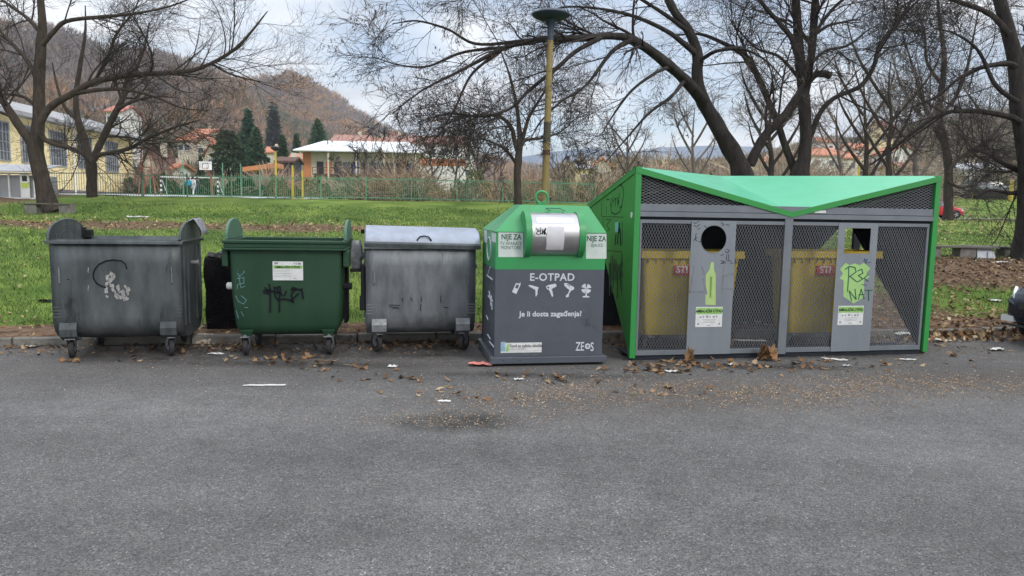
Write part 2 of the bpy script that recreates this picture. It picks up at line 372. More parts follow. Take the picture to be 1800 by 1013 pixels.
m_conc = mat('old_concrete', (.2, .19, .17), .9, col2=(.12, .115, .1), scale=5, bump=.5, bscale=30, spots=((.05, .045, .035), 3, .56))
kb = MB(); t = -24.0; r_ = random.Random(3)
while t < 30:
    L_ = 1.0; g = .012
    def kp(tt, s, z): return (K0.x + ke.x * tt + kn.x * s, K0.y + ke.y * tt + kn.y * s, z)
    dz = r_.uniform(-.012, .006); ds = r_.uniform(-.012, .012)
    kb.add([kp(t + g, s + ds, z + dz) for s, z in ((0, -.1), (.012, .085), (.03, .1), (.13, .1), (.13, -.1))] + [kp(t + L_ - g, s + ds, z + dz) for s, z in ((0, -.1), (.012, .085), (.03, .1), (.13, .1), (.13, -.1))],
           [(0, 1, 2, 3, 4), (9, 8, 7, 6, 5)] + [(i, 5 + i, 5 + (i + 1) % 5, (i + 1) % 5) for i in range(5)])
    t += L_
tag(kb.build('kerb', m_conc), kind='structure')

# far road on the right, court on the left
def sheet(name, pts, m, kind='structure', dz=.02, n=24):
    """strip laid on the land: pts = list of (x, y0, y1)"""
    V = []; Fc = []
    xs = np.interp(np.linspace(0, len(pts) - 1, n * (len(pts) - 1) + 1), range(len(pts)), [p[0] for p in pts])
    y0 = np.interp(np.linspace(0, len(pts) - 1, n * (len(pts) - 1) + 1), range(len(pts)), [p[1] for p in pts])
    y1 = np.interp(np.linspace(0, len(pts) - 1, n * (len(pts) - 1) + 1), range(len(pts)), [p[2] for p in pts])
    K = 13
    for x, a_, b_ in zip(xs, y0, y1):
        for q in range(K):
            y = a_ + (b_ - a_) * q / (K - 1); V.append((x, y, gz(x, y) + dz))
    for i in range(len(xs) - 1):
        for q in range(K - 1): o = i * K + q; Fc.append((o, o + K, o + K + 1, o + 1))
    o = np_mesh(name, np.array(V), np.array(Fc), m, smooth=True); tag(o, kind=kind); return o
m_road2 = mat('worn_asphalt', (.26, .26, .26), .9, col2=(.2, .2, .2), scale=2)
m_court = mat('court_surface', (.42, .43, .43), .9, col2=(.33, .34, .34), scale=.6)
sheet('road', [(12, 56.5, 62), (90, 56.5, 62)], m_road2, dz=.05)
sheet('court', [(-42, 41.5, 66), (-6, 41.5, 66)], m_court, dz=.04)
sheet('path', [(34, 92, 97), (110, 92, 97)], m_court, dz=.06)

# ------------------------------------------------------------------ hills
def hill(sky_pts, d0, d1, name, m, foot=3.0, seed=1, jag=1.0, back=1.35, crown=9.0):
    rg = np.random.default_rng(seed)
    px = np.linspace(sky_pts[0][0], sky_pts[-1][0], 240)
    sy = np.interp(px, [p[0] for p in sky_pts], [p[1] for p in sky_pts])
    sy = sy + crown * F / d1 * .8
    t = np.concatenate([np.linspace(0, 1, 60), np.linspace(1.04, back, 12)])
    az = (px - CX) / F
    hor = 370 + (px - CX) * math.tan(ROLL)
    el = (hor - sy) / F
    ph = rg.uniform(0, 6, 12)
    dc = d1 * (1 + .12 * np.sin(az * 5 + ph[0]) + .06 * np.sin(az * 13 + ph[1]))
    V = np.zeros((len(t), len(px), 3))
    for i, tt in enumerate(t):
        d = d0 + (dc - d0) * tt
        zc = CAMZ + el * dc
        prof = tt ** 1.25 if tt <= 1 else 1 - (tt - 1) * 1.2
        rough = (np.sin(az * 60 + tt * 6 + ph[2]) * .5 + np.sin(az * 31 - tt * 9 + ph[3]) + np.sin(az * 110 + tt * 17 + ph[4]) * .35) * .035 * np.sin(min(tt, 1) * math.pi) 
        z = foot + (zc - foot) * np.maximum(0, prof + rough)
        V[i, :, 0] = d * az; V[i, :, 1] = d; V[i, :, 2] = z
    nn = len(px); ii = (np.arange(len(t) - 1)[:, None] * nn + np.arange(nn - 1)[None, :]).ravel()
    o = np_mesh(name, V.reshape(-1, 3), np.stack([ii, ii + 1, ii + nn + 1, ii + nn], 1), m, smooth=True)
    tag(o, kind='structure')
    return V, t
m_hill = mat('leaf_litter_hillside', (.16, .115, .085), 1, col2=(.2, .145, .11), scale=.02, spec=.05)
m_far = mat('far_ridge', (.16, .2, .26), 1, col2=(.13, .165, .21), scale=.01, spec=.0)  # bluish haze tint put into the ridge's colour
H1, T1_ = hill([(-500, 20), (-300, 40), (0, 44), (100, 50), (200, 82), (300, 98), (360, 114), (430, 142), (520, 205), (620, 252), (700, 285), (800, 315)], 150, 430, 'hill', m_hill, 3, 1)
H2, _ = hill([(150, 190), (330, 165), (400, 146), (440, 141), (470, 137), (505, 132), (525, 134), (545, 143), (600, 175), (650, 208), (700, 232), (760, 250), (850, 270), (950, 290), (1050, 315)], 330, 800, 'hill', m_hill, 4, 2, crown=12)
H3, _ = hill([(980, 318), (1050, 300), (1150, 285), (1250, 280), (1330, 268), (1400, 250), (1450, 240), (1500, 240), (1560, 222), (1600, 212), (1700, 196), (1800, 190), (2100, 175), (2500, 170)], 170, 420, 'hill', m_hill, 8, 3)
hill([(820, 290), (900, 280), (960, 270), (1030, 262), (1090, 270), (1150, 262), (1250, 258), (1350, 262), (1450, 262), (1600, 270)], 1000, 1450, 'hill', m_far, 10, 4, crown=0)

def woods(H, n, seed, name, pal, size, kind_w):
    """bare winter trees far off: each a fan of thin upright slivers, coloured per tree"""
    rg = np.random.default_rng(seed)
    A, B, _ = H.shape; A = 61
    ti = (rg.random(n) ** .8) * (A - 2); pi = rg.random(n) * (B - 2)
    i0 = ti.astype(int); j0 = pi.astype(int); fa = (ti - i0)[:, None]; fb = (pi - j0)[:, None]
    P = (H[i0, j0] * (1 - fa) + H[i0 + 1, j0] * fa) * (1 - fb) + (H[i0, j0 + 1] * (1 - fa) + H[i0 + 1, j0 + 1] * fa) * fb
    # patches of kind: clumps share colours
    cl = np.sin(P[:, 0] * .031 + seed) + np.sin(P[:, 1] * .023 + P[:, 0] * .017) + rg.normal(0, .75, n)
    q = np.clip(((cl + 2.4) / 4.8) * len(pal), 0, len(pal) - 1).astype(int)
    C = np.array(pal)[q] * rg.uniform(.8, 1.2, (n, 1))
    hgt = rg.uniform(.5, 1.0, n) * size; wd = hgt * rg.uniform(.42, .68, n)
    K = 58
    u = rg.normal(0, 1, (n, K, 3)); u /= np.linalg.norm(u, axis=2, keepdims=True); u *= rg.uniform(.35, 1, (n, K, 1))
    ctr = P[:, None, :] + np.stack([u[..., 0] * wd[:, None], u[..., 1] * wd[:, None], hgt[:, None] * (.62 + .38 * u[..., 2])], 2)
    ln = rg.uniform(.05, .15, (n, K, 1)) * hgt[:, None, None]
    dr = u * np.array([.8, .8, .5]) + np.array([0, 0, .9]) + rg.normal(0, .3, (n, K, 3)); dr /= np.linalg.norm(dr, axis=2, keepdims=True)
    sd = rg.normal(0, 1, (n, K, 3)); sd -= (sd * dr).sum(2, keepdims=True) * dr; sd /= np.linalg.norm(sd, axis=2, keepdims=True)
    wdt = ln * rg.uniform(.14, .4, (n, K, 1))
    V = np.stack([ctr - dr * ln - sd * wdt, ctr - dr * ln + sd * wdt, ctr + dr * ln], 2).reshape(-1, 3)
    cc = np.repeat((C[:, None, :] * rg.uniform(.75, 1.25, (n, K, 1))).reshape(-1, 3), 3, axis=0)
    o = np_mesh(name, V, np.arange(len(V)).reshape(-1, 3), mat('woodland', (1, 1, 1), 1, col2=(.85, .85, .85), scale=.2, attr='Col', spec=.05), col=cc)
    return o
brown = [(.2, .17, .16), (.22, .19, .175), (.25, .2, .165), (.27, .195, .145), (.34, .21, .12), (.2, .19, .13), (.12, .14, .09)]
tag(woods(H1, 7500, 5, 'woodland', brown, 10, 0), 'bare grey brown woodland covering the near hillside on the left', 'woodland', kind='stuff')
tag(woods(H2, 8500, 6, 'woodland', [(.22, .18, .17), (.26, .2, .165), (.34, .22, .12), (.44, .26, .11), (.28, .21, .165), (.19, .18, .15), (.24, .18, .16)], 13, 0), 'rust and grey autumn woodland on the rounded hill in the middle distance', 'woodland', kind='stuff')
tag(woods(H3, 6500, 8, 'woodland', [(.24, .19, .14), (.28, .22, .15), (.3, .24, .15), (.18, .18, .1), (.26, .2, .16)], 9, 0), 'bare brown trees on the low settled hillside to the right', 'woodland', kind='stuff')

# ------------------------------------------------------------------ generic tree growth
def resample(pts, K):
    pts = np.asarray(pts, float); n = len(pts)
    e = np.vstack([2 * pts[0] - pts[1], pts, 2 * pts[-1] - pts[-2]])
    u = np.linspace(0, n - 1 - 1e-6, K); i = u.astype(int); f = (u - i)[:, None]
    p0, p1, p2, p3 = e[i], e[i + 1], e[i + 2], e[i + 3]
    return .5 * ((2 * p1) + (-p0 + p2) * f + (2 * p0 - 5 * p1 + 4 * p2 - p3) * f ** 2 + (-p0 + 3 * p1 - 3 * p2 + p3) * f ** 3)
def grow(P, Rd, n, length, rg, ang=(30, 65), K=6, t0=.15, t1=1., grav=0., wig=.12, rmin=.003, rfac=.6, taper=.35, lvar=.5, tpow=.8):
    """children polylines of the parents P (M,Kp,3), Rd (M,Kp)"""
    M_, Kp, _ = P.shape
    seg = np.linalg.norm(np.diff(P, axis=1), axis=2).sum(1); prob = seg / seg.sum()
    idx = rg.choice(M_, n, p=prob)
    t = (t0 + (t1 - t0) * rg.random(n) ** tpow) * (Kp - 1.001); i = t.astype(int); f = (t - i)[:, None]
    p = P[idx, i] * (1 - f) + P[idx, i + 1] * f; r = Rd[idx, i] * (1 - f[:, 0]) + Rd[idx, i + 1] * f[:, 0]
    T = P[idx, i + 1] - P[idx, i]; T /= np.linalg.norm(T, axis=1, keepdims=True) + 1e-9
    q = rg.normal(0, 1, (n, 3)); q -= (q * T).sum(1, keepdims=True) * T; q /= np.linalg.norm(q, axis=1, keepdims=True) + 1e-9
    a = np.radians(rg.uniform(ang[0], ang[1], n))[:, None]
    d = T * np.cos(a) + q * np.sin(a)
    l = length * (1 - lvar + 2 * lvar * rg.random(n)) * (1.15 - .55 * t / Kp)
    out = np.zeros((n, K, 3)); out[:, 0] = p
    st = (l / (K - 1))[:, None]
    g = grav if np.ndim(grav) else np.array([0, 0, grav])
    bend = rg.normal(0, wig * .6, (n, 3))
    for k in range(1, K):
        d = d + g * (k / K) + bend + rg.normal(0, wig, (n, 3)); d /= np.linalg.norm(d, axis=1, keepdims=True)
        out[:, k] = out[:, k - 1] + d * st
    r0 = np.maximum(rmin, r * rfac * rg.uniform(.6, 1, n))
    R_ = r0[:, None] * np.linspace(1, taper, K)[None, :]
    return out, np.maximum(R_, rmin * .55)
m_bark = mat('dark_bark', (.022, .019, .018), .95, col2=(.05, .044, .04), scale=9, bump=1.0, bscale=26, streak=True, spots=((.05, .06, .03), 4, .62), spec=.12)
m_bark2 = mat('brown_bark', (.035, .027, .022), .95, col2=(.075, .06, .048), scale=9, bump=1.0, bscale=26, streak=True, spots=((.06, .07, .035), 4, .62), spec=.12)
m_twig = mat('twig_bark', (.03, .025, .024), .95, col2=(.055, .045, .04), scale=2, spec=.12)
m_twig2 = mat('pale_twig_bark', (.038, .032, .029), .95, col2=(.065, .055, .047), scale=2, spec=.12)
m_seed = mat('dry_seed_clusters', (.085, .058, .04), .95, col2=(.05, .036, .028), scale=5)
def seeds(P, n, rg, size, K=7):
    M_, Kp, _ = P.shape; idx = rg.integers(0, M_, n); p = P[idx, Kp - 1 - rg.integers(0, 2, n)]
    o = rg.normal(0, 1, (n, K, 3)) * np.array([.5, .5, 1.]) * size; o[..., 2] = -np.abs(o[..., 2]) * 1.3
    c = p[:, None, :] + o
    dr = rg.normal(0, .35, (n, K, 3)) + np.array([0, 0, -1]); dr /= np.linalg.norm(dr, axis=2, keepdims=True)
    sd = np.cross(dr, rg.normal(0, 1, (n, K, 3))); sd /= np.linalg.norm(sd, axis=2, keepdims=True)
    l = size * .55; w_ = size * .17
    V = np.stack([c - dr * l, c + sd * w_, c + dr * l, c - sd * w_], 2).reshape(-1, 3)
    return V, np.arange(len(V)).reshape(-1, 4)
def make_tree(limbs, label, counts, lens, seed, group=None, cat='tree', bark=None, twig=None, grav=-.05, seedn=0, scale=1., ang=(28, 62), name='bare_tree', rmin=.006, S=8, seedsize=.07, base_z=None):
    """limbs: list of (list of (px, py, Y, r_px)); the first is the trunk"""
    rg = np.random.default_rng(seed)
    bark = bark or m_bark; twig = twig or m_twig
    Pm = []; Rm = []
    for lb in limbs:
        pts = [D(px, py, Y) for px, py, Y, r in lb]; rr = [r * Y / F for px, py, Y, r in lb]
        A = resample([tuple(p) + (r,) for p, r in zip(pts, rr)], 26); Pm.append(A[:, :3]); Rm.append(np.maximum(A[:, 3], .008))
    Pm = np.array(Pm); Rm = np.array(Rm)
    Pm[0, 0, 2] = min(Pm[0, 0, 2], gz(Pm[0, 0, 0], Pm[0, 0, 1]) - .05)
    base = Vector(Pm[0, 0]); base.z = gz(base.x, base.y)
    root = thing(name, label, cat, base, 0, group); off = np.array(base)
    wob = rg.normal(0, 1, Pm.shape[:2] + (1,)) * .04
    NS = S + 6; V, Q = tubes(Pm, Rm * (1 + wob[..., 0]), NS); cen = np.repeat(Pm.reshape(-1, 3), NS, 0); ridge = rg.normal(0, .05, (len(Pm), 1, NS)) + rg.normal(0, .045, (len(Pm), Pm.shape[1], NS)); V = cen + (V - cen) * (1 + ridge.reshape(-1, 1))
    np_mesh('trunk', V - off, Q, bark, root, smooth=True)
    # children; the trunk itself carries few
    allV = []; allQ = []; nv = 0
    P, R_ = Pm, Rm; first = True; lastP = None
    for lv, (n, l) in enumerate(zip(counts, lens)):
        K = 7 if lv < 2 else 5
        P2, R2 = grow(P[1:] if (lv == 0 and len(P) > 1) else P, R_[1:] if (lv == 0 and len(P) > 1) else R_, n, l, rg, ang=ang, K=K, t0=.12 if lv else .2, grav=grav * (1 + lv * .7), rmin=rmin * (1 - .12 * lv), rfac=.5 if lv == 0 else .7, wig=.1)
        V, Q = tubes(P2, R2, 6 if lv == 0 else (4 if lv == 1 else 3))
        allV.append(V); allQ.append(Q + nv); nv += len(V)
        if lv == 0: P, R_ = np.concatenate([P2]), R2
        else: P, R_ = P2, R2
        lastP = P2
    np_mesh('crown', np.concatenate(allV) - off, np.concatenate(allQ), twig, root)
    if seedn:
        V, Q = seeds(lastP, seedn, rg, seedsize)
        np_mesh('seed_clusters', V - off, Q, m_seed, root)
    return root
# ------------------------------------------------------------------ the trees
def row(Y, pts): return [(a, b, Y, r) for a, b, r in pts]
def slim(T, k): return [[(a, b, Y, r * k) for a, b, Y, r in lb] for lb in T]
def rowY(pts): return pts
T4 = [row(13.5, [(1306, 350, 30), (1305, 310, 25), (1294, 280, 20), (1267, 233, 17), (1244, 194, 15), (1228, 160, 14), (1225, 130, 12.5), (1226, 97, 12), (1213, 58, 10), (1189, 27, 9), (1172, -5, 8), (1150, -60, 6), (1135, -130, 3)]),
      [(1236, 178, 13.4, 13), (1204, 140, 13.0, 12), (1178, 117, 12.7, 11), (1139, 86, 12.4, 10), (1100, 66, 12.2, 9), (1060, 64, 12.0, 8), (1020, 68, 11.8, 7.5), (960, 68, 11.6, 7), (935, 74, 11.4, 6), (892, 82, 11.2, 5), (842, 107, 11, 4), (795, 132, 10.8, 3), (740, 160, 10.6, 2), (690, 200, 10.4, 1)],
      [(1060, 64, 12.0, 6), (1013, 90, 11.6, 5), (979, 120, 11.4, 4.5), (929, 160, 11.2, 4), (899, 190, 11, 3), (850, 205, 10.8, 2.5), (790, 200, 10.6, 2), (734, 215, 10.3, 1)],
      [(1110, 70, 12.2, 6), (1075, 92, 12, 4.5), (1030, 150, 11.7, 3), (985, 180, 11.4, 2.5), (950, 215, 11.2, 2), (930, 250, 11, 1)],
      [(960, 68, 11.6, 5), (905, 74, 11.8, 4), (835, 77, 12, 3.2), (788, 52, 12, 2.5), (734, 37, 12, 2), (690, 42, 12, 1)],
      [(900, 82, 11.2, 4), (815, 92, 11.4, 3.2), (751, 117, 11.4, 2.5), (700, 114, 11.4, 1.6), (655, 100, 11.3, .8)],
      [(880, 90, 11.2, 4), (830, 130, 10.9, 3), (800, 190, 10.7, 2.2), (770, 240, 10.5, 1)],
      row(13.6, [(1318, 290, 12), (1335, 255, 10), (1349, 233, 10), (1380, 202, 9), (1407, 163, 8.5), (1430, 134, 7.5), (1445, 129, 7.5), (1460, 134, 8)]),
      [(1226, 97, 13.5, 7), (1180, 60, 13, 5), (1130, 35, 12.6, 4), (1080, 20, 12.2, 3), (1010, 12, 12, 2), (950, 20, 11.8, 1)],
      [(1213, 58, 13.5, 5), (1160, 20, 13.2, 4), (1090, -20, 13, 3), (1000, -40, 12.6, 2), (900, -30, 12.2, 2), (800, -10, 12, 1)],
      [(1204, 140, 13, 5), (1180, 170, 12.5, 4), (1140, 200, 12.1, 3), (1100, 245, 11.8, 2), (1065, 285, 11.6, 1)],
      [(1226, 110, 13.5, 5), (1260, 90, 13.2, 4), (1310, 88, 13, 3), (1350, 110, 12.6, 2), (1385, 150, 12.3, 1)],
      [(1178, 117, 12.7, 4), (1150, 130, 12.3, 3.5), (1110, 160, 12, 3), (1080, 200, 11.8, 2), (1058, 235, 11.6, 1)]]
make_tree(slim(T4, .76), 'dark tree whose long limb arches left behind the lamp, hung with dry seed bunches', [120, 900, 3000, 3300], [.85, .55, .34, .2], 43, 'big bare trees behind the green shelter', seedn=600, rmin=.0045, ang=(20, 52), grav=-.035, S=10, seedsize=.045)
T5 = [row(16, [(1403, 350, 24), (1405, 310, 20), (1412, 285, 15), (1416, 253, 13), (1415, 194, 12), (1407, 117, 11), (1401, 39, 9.5), (1398, -20, 8), (1392, -120, 5), (1385, -220, 2)]),
      row(16, [(1414, 170, 9), (1419, 140, 9), (1426, 97, 8.5), (1431, 39, 8), (1434, -10, 7), (1445, -100, 4), (1450, -180, 1.5)]),
      row(16.2, [(1403, 312, 10), (1382, 262, 7.5), (1366, 215, 7), (1353, 183, 6.5), (1325, 120, 6), (1302, 93, 5), (1267, 74, 4), (1230, 60, 3), (1190, 62, 1.5)]),
      row(16, [(1425, 240, 6), (1442, 198, 5.5), (1469, 171, 5), (1512, 152, 5), (1536, 117, 4.5), (1547, 78, 4), (1586, 31, 3.5), (1610, -20, 2.5), (1640, -90, 1)]),
      row(15.5, [(1400, 95, 6), (1390, 66, 5.5), (1372, 43, 5), (1341, 8, 4), (1310, -40, 3), (1280, -100, 1)]),
      row(15.5, [(1431, 60, 4), (1460, 20, 3.5), (1500, -20, 3), (1540, -80, 1)]),
      row(16, [(1407, 140, 4), (1370, 100, 3), (1330, 85, 2.5), (1290, 45, 1)]),
      row(15.2, [(1418, 120, 4), (1450, 90, 3), (1490, 80, 2.5), (1530, 50, 1)])]
make_tree(slim(T5, .78), 'tall twin stemmed dark tree rising behind the middle of the green shelter roof', [80, 700, 2600, 3000], [1.6, .95, .5, .28], 52, 'big bare trees behind the green shelter', seedn=260, rmin=.0055, grav=.0, S=10, seedsize=.05)
T7 = [[(1806, 470, 18.7, 42), (1806, 455, 18.7, 32), (1806, 420, 18.7, 24), (1807, 380, 18.7, 20), (1806, 290, 18.7, 17), (1797, 230, 18.7, 15), (1789, 190, 18.7, 14), (1787, 120, 18.7, 14), (1773, 60, 18.7, 12), (1757, 0, 18.7, 11), (1740, -60, 18.7, 8), (1720, -150, 18.7, 4)],
      row(18.5, [(1793, 215, 6), (1777, 206, 5.5), (1722, 196, 4.5), (1676, 196, 4), (1644, 206, 3.5), (1606, 233, 3), (1567, 264, 2.5), (1530, 290, 1.5)]),
      row(18.2, [(1786, 118, 6), (1769, 112, 5), (1722, 120, 4), (1683, 140, 3), (1644, 172, 2.5), (1600, 190, 1.5)]),
      row(19, [(1803, 305, 6), (1790, 300, 5), (1761, 286, 4), (1735, 270, 2.5), (1700, 262, 1)]),
      row(18.8, [(1788, 130, 9), (1800, 92, 8), (1830, 50, 7), (1850, 0, 6), (1880, -80, 3)]),
      row(18.4, [(1773, 60, 6), (1740, 25, 5), (1690, 5, 4), (1640, -10, 3), (1590, 0, 1.5)]),
      row(18, [(1789, 180, 5), (1750, 150, 4), (1720, 90, 3), (1680, 60, 2), (1640, 50, 1)]),
      row(18.9, [(1804, 330, 5), (1780, 340, 4), (1740, 335, 2.5), (1716, 350, 1)])]
make_tree(slim(T7, .9), 'thick trunked dark tree at the right edge beside the concrete bench', [50, 400, 1300, 1300], [1.4, .8, .45, .26], 71, 'bare park trees on the right lawn', rmin=.006, grav=-.01, S=12)
T1 = [row(31, [(94, 378, 24), (88, 368, 20), (79, 336, 15), (70, 295, 14), (63, 262, 14), (66, 237, 12), (69, 197, 10.5), (69, 138, 9.5), (73, 79, 8.5), (75, 40, 7), (71, 0, 6), (66, -60, 4), (62, -140, 1.5)]),
      row(31, [(64, 266, 9), (50, 243, 8.5), (36, 225, 8), (16, 194, 7), (0, 172, 6), (-24, 150, 5), (-60, 130, 3), (-110, 110, 1)]),
      row(30, [(70, 215, 7.5), (91, 186, 6.5), (126, 166, 6), (166, 144, 5.5), (237, 132, 5), (300, 128, 4.5), (338, 124, 4), (375, 110, 3.5), (415, 85, 3), (446, 51, 2), (470, 20, 1)]),
      row(30, [(130, 165, 4.5), (175, 158, 4), (221, 158, 3.2), (276, 172, 2.5), (320, 190, 1.5), (370, 195, .8)]),
      row(30, [(74, 80, 5), (95, 55, 4.5), (118, 37, 4), (178, 30, 3.5), (237, 24, 2.6), (296, 12, 1.8), (350, -8, 1)]),
      row(30.6, [(70, 232, 6), (80, 246, 5), (100, 255, 4.5), (130, 262, 3.5), (150, 275, 2)]),
      row(31, [(70, 150, 5), (50, 110, 4), (25, 80, 3), (0, 55, 2), (-30, 20, 1)]),
      row(31.3, [(68, 190, 4), (40, 170, 3), (0, 165, 2.5), (-40, 160, 1)]),
      row(30.4, [(166, 144, 3.5), (190, 100, 3), (205, 60, 2.4), (235, 20, 1.6), (250, -20, .8)]),
      row(30.2, [(372, 112, 2.6), (400, 128, 2.2), (430, 138, 1.5), (465, 145, .8)]),
      row(31, [(74, 60, 4.5), (45, 30, 3.5), (10, 5, 2.5), (-30, -30, 1)])]
make_tree(slim(T1, .84), 'large leaning bare tree growing beside the low bench on the left lawn', [90, 850, 3600, 4200], [2.6, 1.4, .8, .45], 12, 'bare trees on the left lawn', bark=m_bark2, twig=m_twig2, rmin=.0075, grav=.07, ang=(25, 60), S=10)
T2 = [row(37, [(163, 360, 14), (162, 350, 11), (162, 316, 9.5), (160, 284, 9.5), (152, 266, 8), (146, 237, 7), (136, 205, 6), (134, 165, 5), (142, 110, 4), (150, 60, 2.5), (150, 10, 1)]),
      row(37, [(162, 282, 7), (172, 262, 6.5), (190, 225, 6.5), (205, 194, 6), (220, 165, 4.5), (240, 120, 3), (255, 80, 2), (262, 40, 1)]),
      row(36.5, [(163, 286, 5), (174, 273, 4.5), (200, 268, 4), (230, 260, 3.5), (257, 245, 3), (284, 233, 2.5), (316, 221, 2), (350, 212, 1)]),
      row(37.5, [(158, 280, 5.5), (146, 270, 5), (125, 262, 4), (105, 250, 3), (85, 245, 1.5)]),
      row(36.4, [(205, 194, 4), (230, 180, 3), (270, 170, 2), (310, 172, 1)]),
      row(37, [(140, 215, 4), (115, 190, 3), (100, 150, 2), (92, 110, 1)])]
make_tree(slim(T2, .88), 'smaller forked bare tree standing in front of the yellow hall', [60, 560, 2400, 2800], [2.3, 1.3, .75, .42], 22, 'bare trees on the left lawn', bark=m_bark2, twig=m_twig2, rmin=.0085, grav=.05, S=8)
T3 = [row(32, [(911, 362, 7.5), (910, 345, 6.5), (909, 308, 6), (912, 269, 6), (914, 245, 5), (911, 210, 3.5), (907, 180, 3), (895, 130, 2), (880, 90, 1)]),
      row(32, [(911, 268, 4.5), (904, 245, 4), (899, 225, 3.5), (879, 206, 3), (839, 202, 2.2), (800, 212, 1.4), (770, 225, .8)]),
      row(32, [(914, 258, 4), (920, 240, 3.5), (930, 206, 3), (946, 180, 2.2), (962, 150, 1.4), (975, 120, .8)]),
      row(31.6, [(914, 262, 3), (924, 247, 2.6), (952, 243, 2), (985, 232, 1.2), (1005, 215, .7)]),
      row(32.3, [(909, 290, 3), (890, 265, 2.5), (865, 250, 1.5), (835, 240, .8)])]
make_tree(T3, 'slender pale bare tree behind the yellow lamp post near the green fence', [60, 520, 2000, 2000], [2.2, 1.2, .7, .4], 33, 'thin bare trees beyond the fence', bark=m_bark2, twig=m_twig2, rmin=.012, grav=.0, S=7)
T6 = [row(52, [(1666, 388, 10), (1667, 375, 8.5), (1667, 338, 7.5), (1667, 290, 7), (1660, 249, 6.5), (1650, 202, 5.5), (1656, 156, 5), (1660, 97, 4), (1652, 39, 3), (1648, -10, 1.5)]),
      row(51, [(1667, 305, 4), (1680, 285, 3.5), (1710, 262, 3), (1740, 245, 2), (1765, 215, 1)]),
      row(53, [(1661, 255, 4), (1640, 220, 3.4), (1620, 170, 2.8), (1605, 120, 2), (1590, 70, 1)]),
      row(51, [(1652, 205, 3.5), (1680, 170, 3), (1700, 120, 2.4), (1712, 60, 1.4), (1720, 20, .8)]),
      row(52, [(1656, 150, 3), (1630, 110, 2.4), (1625, 60, 1.8), (1610, 10, 1)]),
      row(51, [(1667, 320, 3), (1690, 330, 2.4), (1720, 320, 1.8), (1745, 305, 1)])]
make_tree(T6, 'bare tree standing directly in front of the far red car', [90, 900, 3200, 3000], [4.0, 2.3, 1.2, .7], 61, 'bare park trees on the right lawn', bark=m_bark2, rmin=.018, grav=.0, S=8)
m_twig3 = mat('far_twig_bark', (.11, .09, .078), .95, col2=(.16, .135, .115), scale=2)
def simple_tree(px, pyb, Y, h_px, seed, label, group, r=5, lean=0, spread=1.0, bark=None, twig=None, cnt=(34, 280, 700)):
    """a thin upright bare tree: trunk and a few rising limbs"""
    rg = random.Random(seed); tr = []
    b = onland(px, pyb, Y)
    hor = 370 + (px - CX) * math.tan(ROLL); yb = hor - (b.z - CAMZ) / Y * F + 3
    K = 7
    for k in range(K): t = k / (K - 1); tr.append((px + lean * t + rg.uniform(-4, 4) * (0 < k), yb - h_px * t, Y, r * (1.25 - t * 1.1) + (.35 * r if k == 0 else 0)))
    lb = [tr]
    for q in range(6):
        t0 = .28 + .09 * q; s = (-1) ** q * spread * rg.uniform(.7, 1.2); x0 = px + lean * t0; y0 = yb - h_px * t0; L_ = h_px * rg.uniform(.28, .42)
        dY = rg.uniform(-1, 1) * .03 * Y
        lb.append([(x0, y0, Y, r * .62 * (1 - t0 * .5)), (x0 + s * L_ * .3, y0 - L_ * .4, Y + dY * .4, r * .45), (x0 + s * L_ * .55, y0 - L_ * .8, Y + dY * .7, r * .3), (x0 + s * L_ * .7, y0 - L_ * 1.25, Y + dY, r * .12)])
    sz = h_px * Y / F
    return make_tree(lb, label, list(cnt), [sz * .17, sz * .1, sz * .055], seed, group, bark=bark or m_twig3, twig=twig or m_twig3, rmin=.0003 * Y, grav=.03, ang=(22, 55), S=6)
BT = 'thin bare trees beyond the shelter'
simple_tree(1560, 310, 34, 300, 81, 'thin dark tree between the twin stemmed trunk and the tree by the red car', BT, 5.5, 6, bark=m_bark2)
simple_tree(1524, 310, 38, 270, 82, 'upright bare tree just left of the thin dark one, near the yellow pole', BT, 5.5, -8, bark=m_bark2)
simple_tree(1362, 312, 30, 250, 83, 'straight slim trunk seen between the two big shelter trees', BT, 6, -10, bark=m_bark)
simple_tree(1612, 315, 60, 250, 84, 'pale far bare tree rising behind the right end of the shelter roof', BT, 5, 5)
simple_tree(1735, 320, 100, 180, 85, 'far bare tree beside the yellow post on the right', BT, 4, 5)
simple_tree(1478, 315, 70, 200, 86, 'thin distant tree in front of the orange roofed houses', BT, 4, -5)
simple_tree(1215, 320, 45, 190, 87, 'light brown sapling in the thicket left of the big shelter trees', BT, 4, 6)
simple_tree(1105, 320, 48, 150, 88, 'low spreading sapling behind the left corner of the shelter', BT, 3.5, -4)
BS = 'saplings in the thicket along the fence'
for i, (px, h, lb) in enumerate([(648, 105, 'spindly sapling at the left of the thicket, by the white roofed kindergarten'), (690, 90, 'thin sapling in front of the white metal roof end'), (722, 130, 'tall thin sapling before the white house with the red roof'), (765, 110, 'forked sapling standing over the orange banded wall'), (800, 135, 'bare sapling at the right of the orange banded wall'), (842, 140, 'pale sapling left of the slender tree'), (868, 120, 'short sapling touching the slender tree'), (985, 95, 'low bushy sapling right of the lamp post'), (1030, 85, 'small sapling above the corner of the shelter wall'), (610, 70, 'low sapling by the kindergarten balconies')]):
    simple_tree(px, 345, 44 + (i % 3) * 1.5, h, 90 + i, lb, BS, 2.2, (-1) ** i * 8, cnt=(34, 260, 500), twig=m_twig2)

